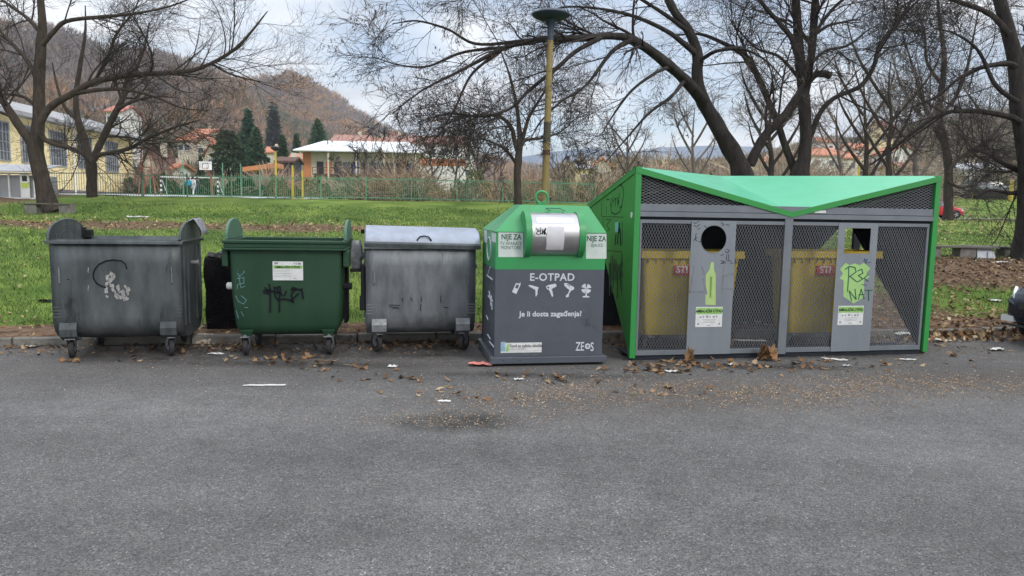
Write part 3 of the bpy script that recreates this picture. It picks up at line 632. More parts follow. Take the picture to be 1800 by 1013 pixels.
# evergreens
m_fir = mat('fir_needles', (1, 1, 1), .9, col2=(.8, .8, .8), scale=1, attr='Col', spec=.1)
def conifer(px, py_top, py_base, Y, label, wpx, seed, col=(.045, .09, .042), group='evergreens at the foot of the hill', bushy=.0):
    rg = np.random.default_rng(seed)
    top = D(px, py_top, Y); b = Vector((top.x, Y, gz(top.x, Y))); h = top.z - b.z; w_ = wpx * 1.4 * Y / F
    root = thing('conifer', label, 'tree', b, 0, group)
    V, Q = tubes(np.array([[(0, 0, -.2), (0, 0, h * .5), (0, 0, h * .97)]]), np.array([[h * .022, h * .014, .03]]), 7); np_mesh('trunk', V, Q, m_bark, root)
    n = 9000; t = 1 - np.sqrt(rg.random(n)) * .94 if not bushy else rg.random(n) * .93
    t = np.clip(t, .06, .99)
    prof = (1 - t) ** .85 if not bushy else np.sqrt(np.clip(1 - (t * 1.02 - .25) ** 2 / .6, 0, 1)) * (1 - t) ** .25
    az = rg.random(n) * 6.283; lay = .78 + .22 * np.sin(t * 46 + az * 2) + .2 * np.sin(az * 3 + t * 9 + seed)
    r = w_ * .5 * prof * lay * rg.random(n) ** .35
    c = np.stack([r * np.cos(az), r * np.sin(az), t * h - r * .22 * (0 if bushy else 1)], 1)
    out = np.stack([np.cos(az), np.sin(az), -.25 + rg.normal(0, .3, n)], 1) + rg.normal(0, .3, (n, 3)); out /= np.linalg.norm(out, axis=1, keepdims=True)
    sd = np.cross(out, rg.normal(0, 1, (n, 3))); sd /= np.linalg.norm(sd, axis=1, keepdims=True)
    l = h * rg.uniform(.018, .045, n)[:, None]; wd = l * rg.uniform(.2, .45, (n, 1))
    V = np.stack([c - sd * wd, c + sd * wd, c + out * l * 1.6], 1).reshape(-1, 3)
    cc = np.array(col) * rg.uniform(.5, 1.7, (n, 1)) * np.array([1, 1, 1]); cc = np.repeat(cc, 3, 0)
    np_mesh('crown', V, np.arange(n * 3).reshape(-1, 3), m_fir, root, col=cc)
conifer(400, 222, 300, 105, 'broad dark evergreen left of the pair above the orange canopy', 60, 1, col=(.05, .085, .04), bushy=1)
conifer(436, 190, 300, 125, 'tall blue green evergreen behind the two dark ones on the left', 44, 2, col=(.03, .08, .045))
conifer(450, 222, 300, 105, 'dark pointed fir right beside the broad evergreen', 52, 3)
conifer(497, 235, 296, 110, 'narrow dark fir beside the short yellow lamp post', 30, 4)
conifer(521, 232, 290, 135, 'small green fir between two darker firs', 20, 5, col=(.045, .09, .04))
conifer(558, 205, 290, 140, 'large dense fir rising over the white roof', 50, 6)
conifer(352, 270, 300, 95, 'little dark cypress under the orange roofed houses', 9, 8)
conifer(480, 178, 232, 230, 'dark pine growing low on the hillside', 30, 9, col=(.035, .05, .035))

# ------------------------------------------------------------------ buildings
m_yel = mat('yellow_render', (.84, .7, .39), .9, col2=(.78, .65, .36), scale=.5)
m_orange = mat('orange_paint', (.62, .24, .09), .85, col2=(.54, .22, .1), scale=1)
m_grey = mat('grey_sheet', (.42, .43, .45), .6, col2=(.35, .36, .38), scale=1)
m_white = mat('white_render', (.74, .72, .68), .9, col2=(.62, .6, .56), scale=.6)
m_cream = mat('cream_render', (.66, .6, .48), .9, col2=(.56, .5, .4), scale=.6)
m_tile = mat('orange_roof_tiles', (.42, .16, .09), .9, col2=(.5, .22, .13), scale=1.5)
m_redt = mat('red_roof_tiles', (.36, .12, .09), .9, col2=(.42, .18, .13), scale=1.5)
m_rust2 = mat('rusty_brown_roof', (.3, .14, .1), .9, col2=(.36, .22, .18), scale=.8)
m_wroof = mat('white_sheet_roof', (.75, .77, .78), .55, col2=(.62, .66, .68), scale=.3)
m_glass = mat('window_glass', (.06, .075, .09), .12, spec=.8, col2=(.1, .12, .14), scale=.8)
m_dark = mat('dark_interior', (.03, .03, .032), .8)
m_plinth = mat('grey_plinth', (.2, .17, .18), .9, col2=(.15, .13, .14), scale=2)
m_bluep = mat('blue_panel', (.06, .16, .5), .7)
m_brownw = mat('brown_wood', (.12, .06, .04), .8, col2=(.08, .04, .03), scale=3)
m_whitep = mat('white_paint', (.78, .78, .76), .6, col2=(.68, .68, .66), scale=3)

# the yellow hall: its long wall runs away from us
A = Vector((-36.3, 47.5, 0)); B = Vector((-37.6, 71, 0)); A2 = A - (B - A).normalized() * 16
d_ = (B - A).normalized(); hn = Vector((d_.y, -d_.x, 0))           # towards +X, the visible side
hall = thing('sports_hall', 'long yellow hall with tall barred windows and a pale curved metal roof', 'building', A, math.atan2(d_.y, d_.x))
# local: x along the wall (away from us), y to the left of it (into the building)
zb = 1.9; L_ = (B - A).length
b = MB(); b.bx(0, L_, 0, 22, zb - 2, zb + 6.0); b.bx(-16, 0, -.35, 22, zb - 2.2, zb + 6.6); b.build('wall', m_yel, hall)
b = MB(); b.bx(-.2, L_, -.06, 0, zb - 1, zb + .85); b.build('plinth', m_plinth, hall)
b = MB()
for x0, x1, z0 in ((-16.5, .25, 6.6), (.25, L_ + .5, 6.0)):
    pr = [(-1.0, z0), (-1.0, z0 + .3), (4, z0 + 1.9), (9.5, z0 + 2.6), (15, z0 + 1.9), (22.5, z0 + .3), (22.5, z0)]
    b.prism([(x0, y, zb + z) for y, z in pr], (x1 - x0, 0, 0))
b.build('roof', mat('ribbed_metal_roof', (.34, .34, .34), .7, col2=(.24, .24, .25), scale=.6), hall)
b = MB(); b.tube([(.3, -.12, zb), (.3, -.12, zb + 6)], .12, 8); b.build('drainpipe', m_whitep, hall)
b = MB(); b.tube([(12.9, -.12, zb), (12.9, -.12, zb + 6)], .1, 8); b.build('drainpipe', m_whitep, hall)
for x in (2.4, 6.0, 9.6, 13.6, 18.2):
    fr = MB(); wd = 2.3
    for a_, b2 in ((x, x + .1), (x + wd - .1, x + wd)): fr.bx(a_, b2, -.1, .03, zb + 2.7, zb + 5.5)
    for z in (2.7, 5.42): fr.bx(x, x + wd, -.1, .03, zb + z, zb + z + .08)
    for k in range(1, 6): fr.bx(x + wd * k / 6 - .02, x + wd * k / 6 + .02, -.09, .0, zb + 2.75, zb + 5.45)
    for k in range(1, 4): fr.bx(x + .05, x + wd - .05, -.085, -.005, zb + 2.7 + 2.75 * k / 4 - .02, zb + 2.7 + 2.75 * k / 4 + .02)
    wf = fr.build('window', mat('grey_window_frame', (.33, .34, .36), .6, col2=(.27, .28, .3), scale=2), hall); p = MB(); p.bx(x + .05, x + wd - .05, -.03, -.012, zb + 2.75, zb + 5.45); p.build('pane', m_glass, wf)
b = MB(); b.bx(1.3, 2.6, -.09, -.01, zb, zb + 2.5); b.build('door', mat('green_door', (.08, .16, .12), .6), hall)
b = MB(); b.prism([(-16, -3.4, zb + 2.1), (-2.6, -.35, zb + 2.1), (-2.6, -.35, zb + 2.6), (-16, -3.4, zb + 2.9)], (0, .8, .12)); b.build('canopy', m_orange, hall)

def house(px0, px1, py_eave, py_ridge, Y, label, wall, roof, depth=9, hip=False, zb=None, over=.5, group=None, cat='house', wins=3, gable=False, floors=1, name='house', orient=0):
    a = D(px0, py_eave, Y); c = D(px1, py_eave, Y); r = D((px0 + px1) / 2, py_ridge, Y + depth / 2)
    w_ = c.x - a.x; ze = (a.z + c.z) / 2; zr = r.z
    z0 = min(gz(a.x, Y), gz(c.x, Y)) - .5 if zb is None else zb
    root = thing(name, label, cat, ((a.x + c.x) / 2, Y, z0), R(orient), group)
    he = ze - z0; hr = max(zr - z0, he + .6); x = w_ / 2
    if gable:   # gable end towards us
        b = MB(); b.prism([(-x, 0, 0), (x, 0, 0), (x, 0, he), (0, 0, hr - .05), (-x, 0, he)], (0, depth, 0)); b.build('wall', wall, root)
        b = MB()
        for s in (-1, 1): b.prism([(s * (x + over), -over, he - over * (hr - he) / x), (0, -over, hr), (0, -over, hr + .25), (s * (x + over), -over, he - over * (hr - he) / x + .25)], (0, depth + 2 * over, 0))
        rf = b.build('roof', roof, root)
    else:
        b = MB(); b.prism([(-x, 0, 0), (-x, depth, 0), (-x, depth, he), (-x, depth / 2, hr - .05), (-x, 0, he)] if not hip else [(-x, 0, 0), (-x, depth, 0), (-x, depth, he), (-x, 0, he)], (w_, 0, 0)); b.build('wall', wall, root)
        b = MB()
        if hip:
            i = min(depth / 2, x * .6)
            b.add([(-x - over, -over, he), (x + over, -over, he), (x + over, depth + over, he), (-x - over, depth + over, he), (-x + i, depth / 2, hr), (x - i, depth / 2, hr), (-x - over, -over, he - .2), (x + over, -over, he - .2), (x + over, depth + over, he - .2), (-x - over, depth + over, he - .2)],
                  [(0, 1, 5, 4), (1, 2, 5), (2, 3, 4, 5), (3, 0, 4), (9, 8, 7, 6), (0, 6, 7, 1), (1, 7, 8, 2), (2, 8, 9, 3), (3, 9, 6, 0)])
        else:
            k = (hr - he) / (depth / 2)
            for s in (0, 1):
                y0 = -over if s == 0 else depth + over
                b.prism([(-x - over, y0, he - over * k), (-x - over, depth / 2, hr), (-x - over, depth / 2, hr + .25), (-x - over, y0, he - over * k + .25)], (w_ + 2 * over, 0, 0))
        rf = b.build('roof', roof, root)
    ch = MB(); ch.bx(x * .3, x * .3 + .6, depth * .45, depth * .45 + .6, hr - 1, hr + .8); ch.build('chimney', m_cream, rf)
    for f in range(floors):
        zf = he - 2.3 - f * 2.9
        for k in range(wins):
            xc = -x + w_ * (k + .5) / wins
            fr = MB(); fr.bx(xc - .65, xc + .65, -.08, .05, zf, zf + 1.4); wo_ = fr.build('window', m_whitep, root)
            p = MB(); p.bx(xc - .52, xc + .52, -.1, -.07, zf + .12, zf + 1.28); p.build('pane', m_glass, wo_)
    return root
# kindergarten with white roof, balconies and coloured panels
a = D(533, 268, 118); c = D(735, 277, 118)
kz = gz(a.x, 118) - .5; kg = thing('kindergarten', 'two storey kindergarten with white metal roof, balconies and orange end wall', 'building', (a.x, 118, kz))
w_ = c.x - a.x; he = a.z - kz; kd = 13
b = MB(); b.bx(0, w_, 0, kd, 0, he); b.build('wall', m_cream, kg)
b = MB(); b.prism([(-1.0, -2.4, he + .05), (w_ + 1, -2.4, he + .05), (w_ + 1, kd + 1, he + .05), (-1.0, kd + 1, he + .05)], (0, 0, .18))
b.add([(-1.0, -2.4, he + .23), (w_ + 1, -2.4, he + .23), (w_ + 1, kd + 1, he + .23), (-1, kd + 1, he + .23), (2.4, 4, he + 2.3), (w_ - 2, 4, he + 2.3), (w_ - 2, 9, he + 2.3), (2.4, 9, he + 2.3)], [(0, 1, 5, 4), (1, 2, 6, 5), (2, 3, 7, 6), (3, 0, 4, 7), (4, 5, 6, 7), (3, 2, 1, 0)])
b.build('roof', m_wroof, kg)
b = MB(); b.bx(-.05, 1.3, -.06, .0, 0, he); b.build('end_panel', m_orange, kg)
for zf in (.9, he * .5 + .2):
    b = MB(); b.bx(2, w_, -1.9, -.05, zf - .22, zf); 
    for k in range(19): xx = 2 + (w_ - 2) * k / 18; b.bx(xx - .04, xx + .04, -1.9, -1.82, zf, zf + 1.0)
    b.bx(2, w_, -1.92, -1.8, zf + .95, zf + 1.05); b.bx(2, w_, -1.9, -1.84, zf + .5, zf + .56); b.build('balcony', m_whitep if zf < 2 else m_brownw, kg)
r_ = random.Random(5)
for fl in range(2):
    for k in range(11):
        xx = 2.2 + (w_ - 3) * k / 11; zf = .95 + fl * (he * .5 - .7)
        m = [m_glass, m_bluep, m_glass, m_whitep, m_dark, m_bluep, m_glass, m_orange, m_glass, m_dark, m_glass][(k * 3 + fl * 4) % 11]
        b = MB(); b.bx(xx, xx + 1.1, -.08, .0, zf, zf + 2.0); b.build('window', m, kg)
for xx in (0.05, 4.5, 9, 13.5, w_ - .3): b = MB(); b.bx(xx, xx + .22, -2.1, -1.92, 0, he); b.build('column', m_cream, kg)
house(578, 640, 256, 239, 150, 'white house with a red tiled gable roof behind the kindergarten', m_white, m_rust2, 14, gable=False, wins=3, group='white houses with red roofs')
house(604, 690, 262, 243, 140, 'wide white house with a low rusty roof showing over the white metal roof', m_white, m_rust2, 12, wins=4, group='white houses with red roofs')
house(690, 812, 252, 241, 135, 'long white villa with a shallow red roof seen through the saplings', m_white, m_rust2, 12, wins=6, floors=2, group='white houses with red roofs')
house(672, 705, 250, 238, 148, 'small white house whose gable faces the lawn, left of the long villa', m_white, m_redt, 9, gable=True, wins=1, group='white houses with red roofs')
house(800, 830, 262, 246, 138, 'narrow white house at the right end of the villa', m_white, m_grey, 9, gable=True, wins=2, floors=2, group='white houses with red roofs')
a = D(737, 279, 100); c = D(818, 282, 100)
t = thing('garden_wall', 'orange topped white wall in front of the long white villa', 'wall', (a.x, 100, gz(a.x, 100) - .3)); hh = a.z - gz(a.x, 100) + .3
b = MB(); b.bx(0, c.x - a.x, 0, .4, 0, hh - .95); b.build('wall', m_white, t); b = MB(); b.bx(-.05, c.x - a.x + .05, -.03, .45, hh - .95, hh); b.build('band', m_orange, t)
a = D(426, 294, 90); c = D(485, 288, 90)
t = thing('canopy', 'slanting orange canopy on posts below the dark firs', 'canopy', (a.x, 90, gz(a.x, 90))); ha = a.z - gz(a.x, 90); hc = c.z - gz(a.x, 90)
b = MB(); b.prism([(0, 0, ha - .55), (c.x - a.x, 0, hc - .5), (c.x - a.x, 0, hc + .1), (0, 0, ha)], (0, 3, 0)); b.build('roof', m_orange, t)
for xx, z in ((.3, ha - .5), (c.x - a.x - .3, hc - .5)): b = MB(); b.bx(xx, xx + .15, .2, .35, -.3, z); b.build('post', m_brownw, t)
house(486, 515, 285, 281, 98, 'dark open shed beside the orange canopy', m_dark, m_brownw, 4, wins=0, over=.3, cat='shed', name='shed')
OH = 'orange roofed houses at the foot of the hill'
house(334, 364, 237, 228, 170, 'highest orange roofed house above the basketball board', m_cream, m_tile, 9, wins=2, group=OH, floors=2)
house(346, 374, 252, 244, 160, 'house with a brown roof just below the highest orange roof', m_cream, m_tile, 9, wins=2, group=OH, gable=True)
house(360, 384, 270, 257, 130, 'orange gabled house half hidden by the broad evergreen', m_cream, m_tile, 8, wins=1, group=OH, gable=True)
house(312, 334, 247, 240, 165, 'low roofed cream house left of the highest orange roof', m_cream, m_tile, 9, wins=2, group=OH)
house(278, 305, 296, 289, 95, 'low white outbuilding with pink roof behind the goal', m_white, m_tile, 5, wins=2, group=OH)
house(252, 276, 290, 262, 92, 'tall brown framed hut at the end of the yellow hall', m_cream, m_brownw, 5, wins=1, group=OH, gable=True)
house(462, 480, 268, 260, 150, 'small orange roofed house between two dark firs', m_cream, m_tile, 8, wins=1, group=OH)
house(507, 531, 281, 272, 126, 'orange painted house left of the kindergarten', m_orange, m_tile, 8, wins=2, group=OH)
house(186, 213, 196, 188, 150, 'red roofed house peeping over the hall roof', m_white, m_redt, 8, wins=2, group=OH)
RH = 'orange roofed houses on the right slope'
r_ = random.Random(9)
RL = [(1425, 1475, 273, 262, 150, 'largest orange roofed house right of the twin stemmed tree'), (1470, 1510, 278, 268, 160, 'long low orange roofed house with white walls'), (1385, 1412, 280, 272, 155, 'small house between the two big trunks'), (1440, 1468, 250, 243, 210, 'pale house high on the slope near the twin stemmed tree'), (1500, 1530, 262, 254, 200, 'red roofed house in the middle of the right slope'), (1548, 1572, 222, 214, 260, 'topmost pink roofed house on the right slope'), (1565, 1610, 268, 258, 170, 'orange roofed house behind the thin dark trees'), (1340, 1368, 285, 278, 160, 'ochre walled house low behind the left big trunk'), (1590, 1625, 295, 288, 130, 'white house showing above the shelter roof'), (1160, 1190, 300, 293, 120, 'orange roofed house seen over the left shelter corner'), (1042, 1075, 292, 283, 120, 'small orange gabled house above the fence, right of the lamp post'), (1020, 1045, 297, 292, 118, 'grey sheet roofed house above the fence, beside the orange gable')]
for i, (x0, x1, ye, yr, Y, lb) in enumerate(RL):
    house(x0, x1, ye, yr, Y, lb, [m_white, m_cream, m_yel][i % 3] if i != 7 else m_yel, [m_tile, m_tile, m_redt][i % 3] if i != 11 else m_grey, 9, wins=2, group=RH, gable=(i % 4 == 2), floors=1 + (i % 2))
house(1690, 1760, 298, 290, 112, 'white walled house beyond the parked grey car on the right', m_white, m_grey, 9, wins=4, group=RH)

# ------------------------------------------------------------------ fences, posts, court
m_gfence = mat('green_fence_paint', (.09, .25, .14), .6, col2=(.14, .3, .2), scale=3)
m_gfence2 = mat('dull_green_fence_paint', (.16, .2, .16), .6, col2=(.2, .24, .2), scale=3)
def fence(p0, p1, h, label, m, bay=2.5, pitch=.11, hb=1.0):
    p0 = Vector(p0); p1 = Vector(p1); L_ = (p1 - p0).length; d = (p1 - p0) / L_; n = int(round(L_ / bay))
    t = thing('fence', label, 'fence', (p0.x, p0.y, gz(p0.x, p0.y)), math.atan2(d.y, d.x)); z0 = gz(p0.x, p0.y)
    def zz(s): q = p0 + d * s; return gz(q.x, q.y) - z0
    for k in range(n + 1):
        s = L_ * k / n; b = MB(); b.bx(s - .032, s + .032, -.032, .032, zz(s) - .1, zz(s) + h + .05); b.build('post', m, t)
    for k in range(n):
        s0, s1 = L_ * k / n + .05, L_ * (k + 1) / n - .05; b = MB()
        for zr in (.12, h - .12): b.prism([(s0, -.02, zz(s0) + zr), (s1, -.02, zz(s1) + zr), (s1, -.02, zz(s1) + zr + .045), (s0, -.02, zz(s0) + zr + .045)], (0, .04, 0))
        q = int((s1 - s0) / pitch)
        for j in range(1, q): s = s0 + (s1 - s0) * j / q; b.bx(s - .0095, s + .0095, -.0095, .0095, zz(s) + .06, zz(s) + h)
        b.build('panel', m, t)
fence(onland(252, 345, 38.5), onland(1046, 355, 37.5), 1.22, 'long green bar fence between the lawn and the thicket', m_gfence)
fence(onland(88, 345, 40.5), onland(250, 345, 39), 1.3, 'dull green bar fence in front of the yellow hall', m_gfence2, pitch=.16)
def pole(px, pyt, Y, r, m, label, cat='post', name='post', group=None, extra=None):
    p = D(px, pyt, Y); z0 = gz(p.x, Y); o = MB(); o.lathe([(r * 1.1, -.1), (r, 1), (r * .8, p.z - z0)], S=10)
    t = thing(name, label, cat, (p.x, Y, z0), 0, group); o.build('shaft', m, t, smooth=True); return t, p.z - z0
m_yelp = mat('yellow_pole_paint', (.6, .46, .06), .6, col2=(.48, .37, .06), scale=3, streak=True, spots=((.1, .09, .04), 5, .62))
t, h = pole(484, 264, 44, .075, m_yelp, 'short yellow lamp post with flat dark head beyond the fence', 'street lamp', 'street_lamp')
b = MB(); b.lathe([(.1, h - .05), (.28, h + .1), (.3, h + .16), (.05, h + .24)], S=14); b.build('lamp_head', m_dark, t)
pole(514, 291, 41, .07, m_yelp, 'bare yellow post just behind the fence, nearest the short lamp', group='yellow posts by the fence')
pole(531, 300, 41, .06, m_yelp, 'thinner yellow post right of the other yellow post at the fence', group='yellow posts by the fence')
pole(1511, 280, 52, .09, m_yelp, 'yellow post seen over the shelter roof', group='yellow posts on the right')
pole(1779, 318, 82, .22, m_yelp, 'thick yellow post on the right lawn near the grey car', group='yellow posts on the right')
for i, (px, pt) in enumerate([(321, 284), (391, 286), (423, 288), (456, 290), (263, 300), (291, 290)]):
    pole(px, pt, 62, .05, m_gfence, ['tall thin green ball net post left of the children', 'tall thin green net post right of the basketball board', 'tall thin green net post under the broad evergreen', 'tall thin green net post below the pointed fir', 'thin green net post beside the red goal frame', 'thin green net post between goal and children'][i], group='tall green net posts round the court')
# basketball stand
p = D(361, 284, 58); q = D(361, 299, 58); z0 = gz(p.x, 58)
t = thing('basketball_hoop', 'basketball hoop with white board on a red brown stand by the court', 'basketball hoop', (p.x, 58, z0))
b = MB(); b.bx(-.5, .5, -.04, .04, q.z - z0, p.z - z0); bd = b.build('backboard', m_whitep, t)
b = MB(); zc = (q.z - z0) + .12
for args in ((-.25, -.21, 0, .4), (.21, .25, 0, .4), (-.25, .25, .36, .4), (-.25, .25, 0, .04)): b.bx(args[0], args[1], -.05, -.041, zc + args[2], zc + args[3])
b.build('target_frame', m_dark, bd)
b = MB(); b.tube([(.0, 1.2, -.1), (.0, 1.0, zc * .7), (0, .05, zc + .15)], .09, 8); b.tube([(0, 1.0, zc * .7), (0, .05, zc - .2)], .05, 6); b.build('stand', mat('rust_red_paint', (.3, .1, .07), .7), t)
b = MB(); b.torus((0, -.32, zc), .23, .015, 'z', 20, 5); b.build('hoop_ring', m_orange, t)
# goals
def goal(px0, px1, pyt, Y, label, mats):
    a = D(px0, pyt, Y); c = D(px1, pyt, Y); z0 = gz(a.x, Y); h = a.z - z0; w_ = c.x - a.x
    t = thing('goal_frame', label, 'goal', (a.x, Y, z0), 0, 'goal frames on the court')
    for xx in (0, w_):
        for k in range(6): pass
        b = MB()
        for k in range(8): b.mi = k % 2; b.bx(xx - .06, xx + .06, -.06, .06, h * k / 8 - (.1 if k == 0 else 0), h * (k + 1) / 8)
        b.build('goal_post', mats, t)
    b = MB(); b.bx(-.06, w_ + .06, -.06, .06, h, h + .12); b.build('crossbar', mats[0], t)
    b = MB(); b.tube([(0, 0, h), (0, 1.1, 0)], .03, 5); b.tube([(w_, 0, h), (w_, 1.1, 0)], .03, 5); b.build('stay', mats[0], t)
goal(283, 383, 312, 61, 'wide black and white goal frame behind the children', [m_whitep, m_dark])
m_rust = mat('rust_red_paint', (.3, .1, .07), .7)
a = D(249, 262, 52); c = D(262, 262, 52); z0 = gz(a.x, 52); h = a.z - z0
t = thing('climbing_frame', 'tall red brown metal frame at the corner of the yellow hall', 'metal frame', (a.x, 52, z0))
w2 = c.x - a.x
for xx, s in ((0, -.35), (w2, .35)): b = MB(); b.tube([(xx + s, 0, 0), (xx, 0, h)], .05, 6); b.tube([(xx + s, .9, 0), (xx, 0, h * .6)], .04, 6); b.build('leg', m_rust, t)
b = MB(); b.bx(-.5, w2 + .6, -.3, .3, h, h + .14); b.build('top_bar', m_brownw, t)
for k in range(1, 5): b = MB(); b.bx(-.1, w2 + .1, -.03, .03, h * k / 5, h * k / 5 + .05); b.build('rung', m_rust, t)

# people on the court
m_skin = mat('skin', (.5, .3, .22), .6); m_hair = mat('dark_hair', (.03, .02, .015), .8)
def person(px, py, Y, h, facing, top, legs, hair, label, pose=0, pack=None):
    p = onland(px, py, Y); root = thing('person', label, 'person', (p.x, Y, gz(p.x, Y) + .04), facing, 'children on the court')
    s = h / 1.7
    V = dict(pel=(0, 0, .92), ch=(0, 0, 1.2), nk=(0, 0, 1.45), hd=(0, -.01, 1.6), ls=(.17, 0, 1.38), rs=(-.17, 0, 1.38), le=(.24, -.02, 1.1), re=(-.24, .02, 1.1), lw=(.22, -.16, .9), rw=(-.24, -.1, .88), lh=(.1, 0, .88), rh=(-.1, 0, .88), lk=(.12, -.06 - .1 * pose, .5), rk=(-.11, .02 + .04 * pose, .5), la=(.12, .02 - .2 * pose, .08), ra=(-.11, .1 + .16 * pose, .08), lt=(.13, -.12 - .2 * pose, .03), rt=(-.12, -.04 + .16 * pose, .03), lf=(.21, -.23, .84), rf=(-.24, -.15, .8))
    E = [('pel', 'ch'), ('ch', 'nk'), ('nk', 'hd'), ('nk', 'ls'), ('nk', 'rs'), ('ls', 'le'), ('rs', 're'), ('le', 'lw'), ('re', 'rw'), ('lw', 'lf'), ('rw', 'rf'), ('pel', 'lh'), ('pel', 'rh'), ('lh', 'lk'), ('rh', 'rk'), ('lk', 'la'), ('rk', 'ra'), ('la', 'lt'), ('ra', 'rt')]
    Rr = dict(pel=.14, ch=.15, nk=.06, hd=.105, ls=.07, rs=.07, le=.05, re=.05, lw=.035, rw=.035, lh=.1, rh=.1, lk=.065, rk=.065, la=.045, ra=.045, lt=.035, rt=.035, lf=.03, rf=.03)
    def skin(name, keys, grow_, m, parent):
        me = bpy.data.meshes.new(name); ks_ = [k for k in V if k in keys]
        me.from_pydata([tuple(c * s for c in V[k]) for k in ks_], [(ks_.index(a), ks_.index(b)) for a, b in E if a in ks_ and b in ks_], [])
        me.materials.append(m); o = link(name, me, parent); md = o.modifiers.new('Skin', 'SKIN'); sd = o.modifiers.new('Sub', 'SUBSURF'); sd.levels = 1; sd.render_levels = 1
        for v, k in zip(me.skin_vertices[0].data, ks_): r = (Rr[k] + grow_) * s; v.radius = (r, r)
        me.skin_vertices[0].data[0].use_root = True
        return o
    skin('body', set(V), 0, m_skin, root)
    skin('jacket', {'pel', 'ch', 'nk', 'ls', 'rs', 'le', 're', 'lw', 'rw'}, .025, top, root)
    skin('trousers', {'pel', 'lh', 'rh', 'lk', 'rk', 'la', 'ra'}, .02, legs, root)
    b = MB(); b.lathe([(.02, 1.5), (.1, 1.53), (.125, 1.62), (.11, 1.7), (.05, 1.745)], (0, .03, 0), S=12); b.v = [tuple(c * s for c in v) for v in b.v]; b.build('hair', hair, root, smooth=True)
    if pack: b = MB(); b.box((0, .2 * s, 1.2 * s), (.3 * s, .18 * s, .42 * s)); b.build('backpack', pack, root, bevel=.03)
m_teal = mat('teal_jacket_cloth', (.02, .28, .42), .8); m_lgrey = mat('light_grey_cloth', (.6, .6, .62), .8); m_navy = mat('navy_cloth', (.03, .06, .09), .8)
person(331.5, 345, 57, 1.45, R(200), m_teal, m_dark, m_hair, 'child in a teal jacket and dark trousers standing on the court', 0, m_teal)
person(340, 345, 57.5, 1.5, R(170), m_lgrey, m_lgrey, m_hair, 'child in light grey clothes between two others on the court', 1)
person(348, 345, 58, 1.45, R(150), m_navy, m_navy, m_hair, 'child in dark clothes with a backpack, rightmost of the three', 0, m_dark)

# small grey shelter at far left, benches
m_galv2 = mat('dull_grey_sheet', (.3, .31, .32), .6, col2=(.24, .25, .26), scale=2)
a = onland(-60, 345, 36); c = onland(62, 345, 36); zz = gz(c.x, 36)
t = thing('waste_shelter', 'low grey recycling shelter behind the leaning tree', 'shelter', (a.x, 36, zz)); w_ = c.x - a.x
b = MB(); b.bx(0, w_, 0, .07, 1.22, 1.3); b.bx(0, w_, 0, .07, 0, .06)
for xx in (0, w_ * .33, w_ * .62, w_ * .8, w_ - .06): b.bx(xx, xx + .06, -.01, .08, .0, 1.3)
b.build('frame', m_whitep, t); b = MB(); b.bx(.02, w_ - .02, .08, 1.8, .02, 1.18); b.build('body', m_galv2, t)
b = MB(); b.bx(w_ * .8, w_ * .93, -.03, .0, .05, 1.24); pn = b.build('panel', m_whitep, t)
b = MB(); b.bx(w_ * .83, w_ * .9, -.04, -.031, .88, 1.14); b.build('opening', m_dark, pn)
b = MB(); b.bx(w_ * .81, w_ * .92, -.036, -.0305, .55, .8); b.build('label_plate', mat('lime_print', (.55, .68, .12), .7), pn)
b = MB(); b.prism([(-.2, -.3, 1.32), (w_ + .25, -.3, 1.32), (w_ + .25, 1.9, 1.75), (-.2, 1.9, 1.75)], (0, 0, .06)); b.build('roof', m_grey, t)
def bench(pa, pb, Y, hgt, label, legs, group='concrete benches', m=None):
    a = D(*pa, Y); c = D(*pb, Y); z0 = gz((a.x + c.x) / 2, Y); w_ = c.x - a.x
    t = thing('bench', label, 'bench', (a.x, Y, z0), 0, group)
    b = MB(); b.prism([(-.05, -.22, a.z - z0 - .05), (w_ + .05, -.22, c.z - z0 - .05), (w_ + .05, -.22, c.z - z0), (-.05, -.22, a.z - z0)], (0, .44, 0)); b.build('seat', m or m_conc, t, bevel=.008)
    for f, wl in legs:
        zt = (a.z + (c.z - a.z) * f) - z0 - .05; b = MB(); b.bx(w_ * f, w_ * f + wl, -.17, .2, -.12, zt + .003); b.build('leg', m_conc, t, bevel=.01)
bench((40, 357), (126, 358), 30, .45, 'low concrete bench beside the leaning tree on the left', [(.08, .5), (.78, .5)], m=mat('weathered_plank', (.14, .13, .115), .9, col2=(.1, .09, .08), scale=5))
bench((1560, 429), (1745, 434), 18.9, .45, 'longer dark slab bench reaching behind the shelter, left of the joint', [(.3, .5), (.66, .42)], m=mat('weathered_plank', (.14, .13, .115), .9, col2=(.1, .09, .08), scale=5))
bench((1700, 431), (1798, 434), 19.5, .45, 'concrete bench running up to the thick tree trunk', [(.08, .45), (.6, .45)])
# cardboard under the bench
p = onland(1733, 455, 18.7)
b = MB(); b.prism([(-.22, 0, 0), (.27, 0, .02), (.22, .08, .25), (-.2, .08, .26)], (0, .03, .0)); b.prism([(.02, -.03, 0.0), (.1, -.03, 0.0), (.12, .02, .2), (.06, .02, .2)], (0, .01, 0)); tag(b.build('white_bag', mat('crumpled_plastic', (.42, .44, .48), .5, col2=(.3, .32, .35), scale=8, bump=.6), loc=(p.x, p.y, p.z)), 'white paper sack lying under the concrete bench', 'litter')

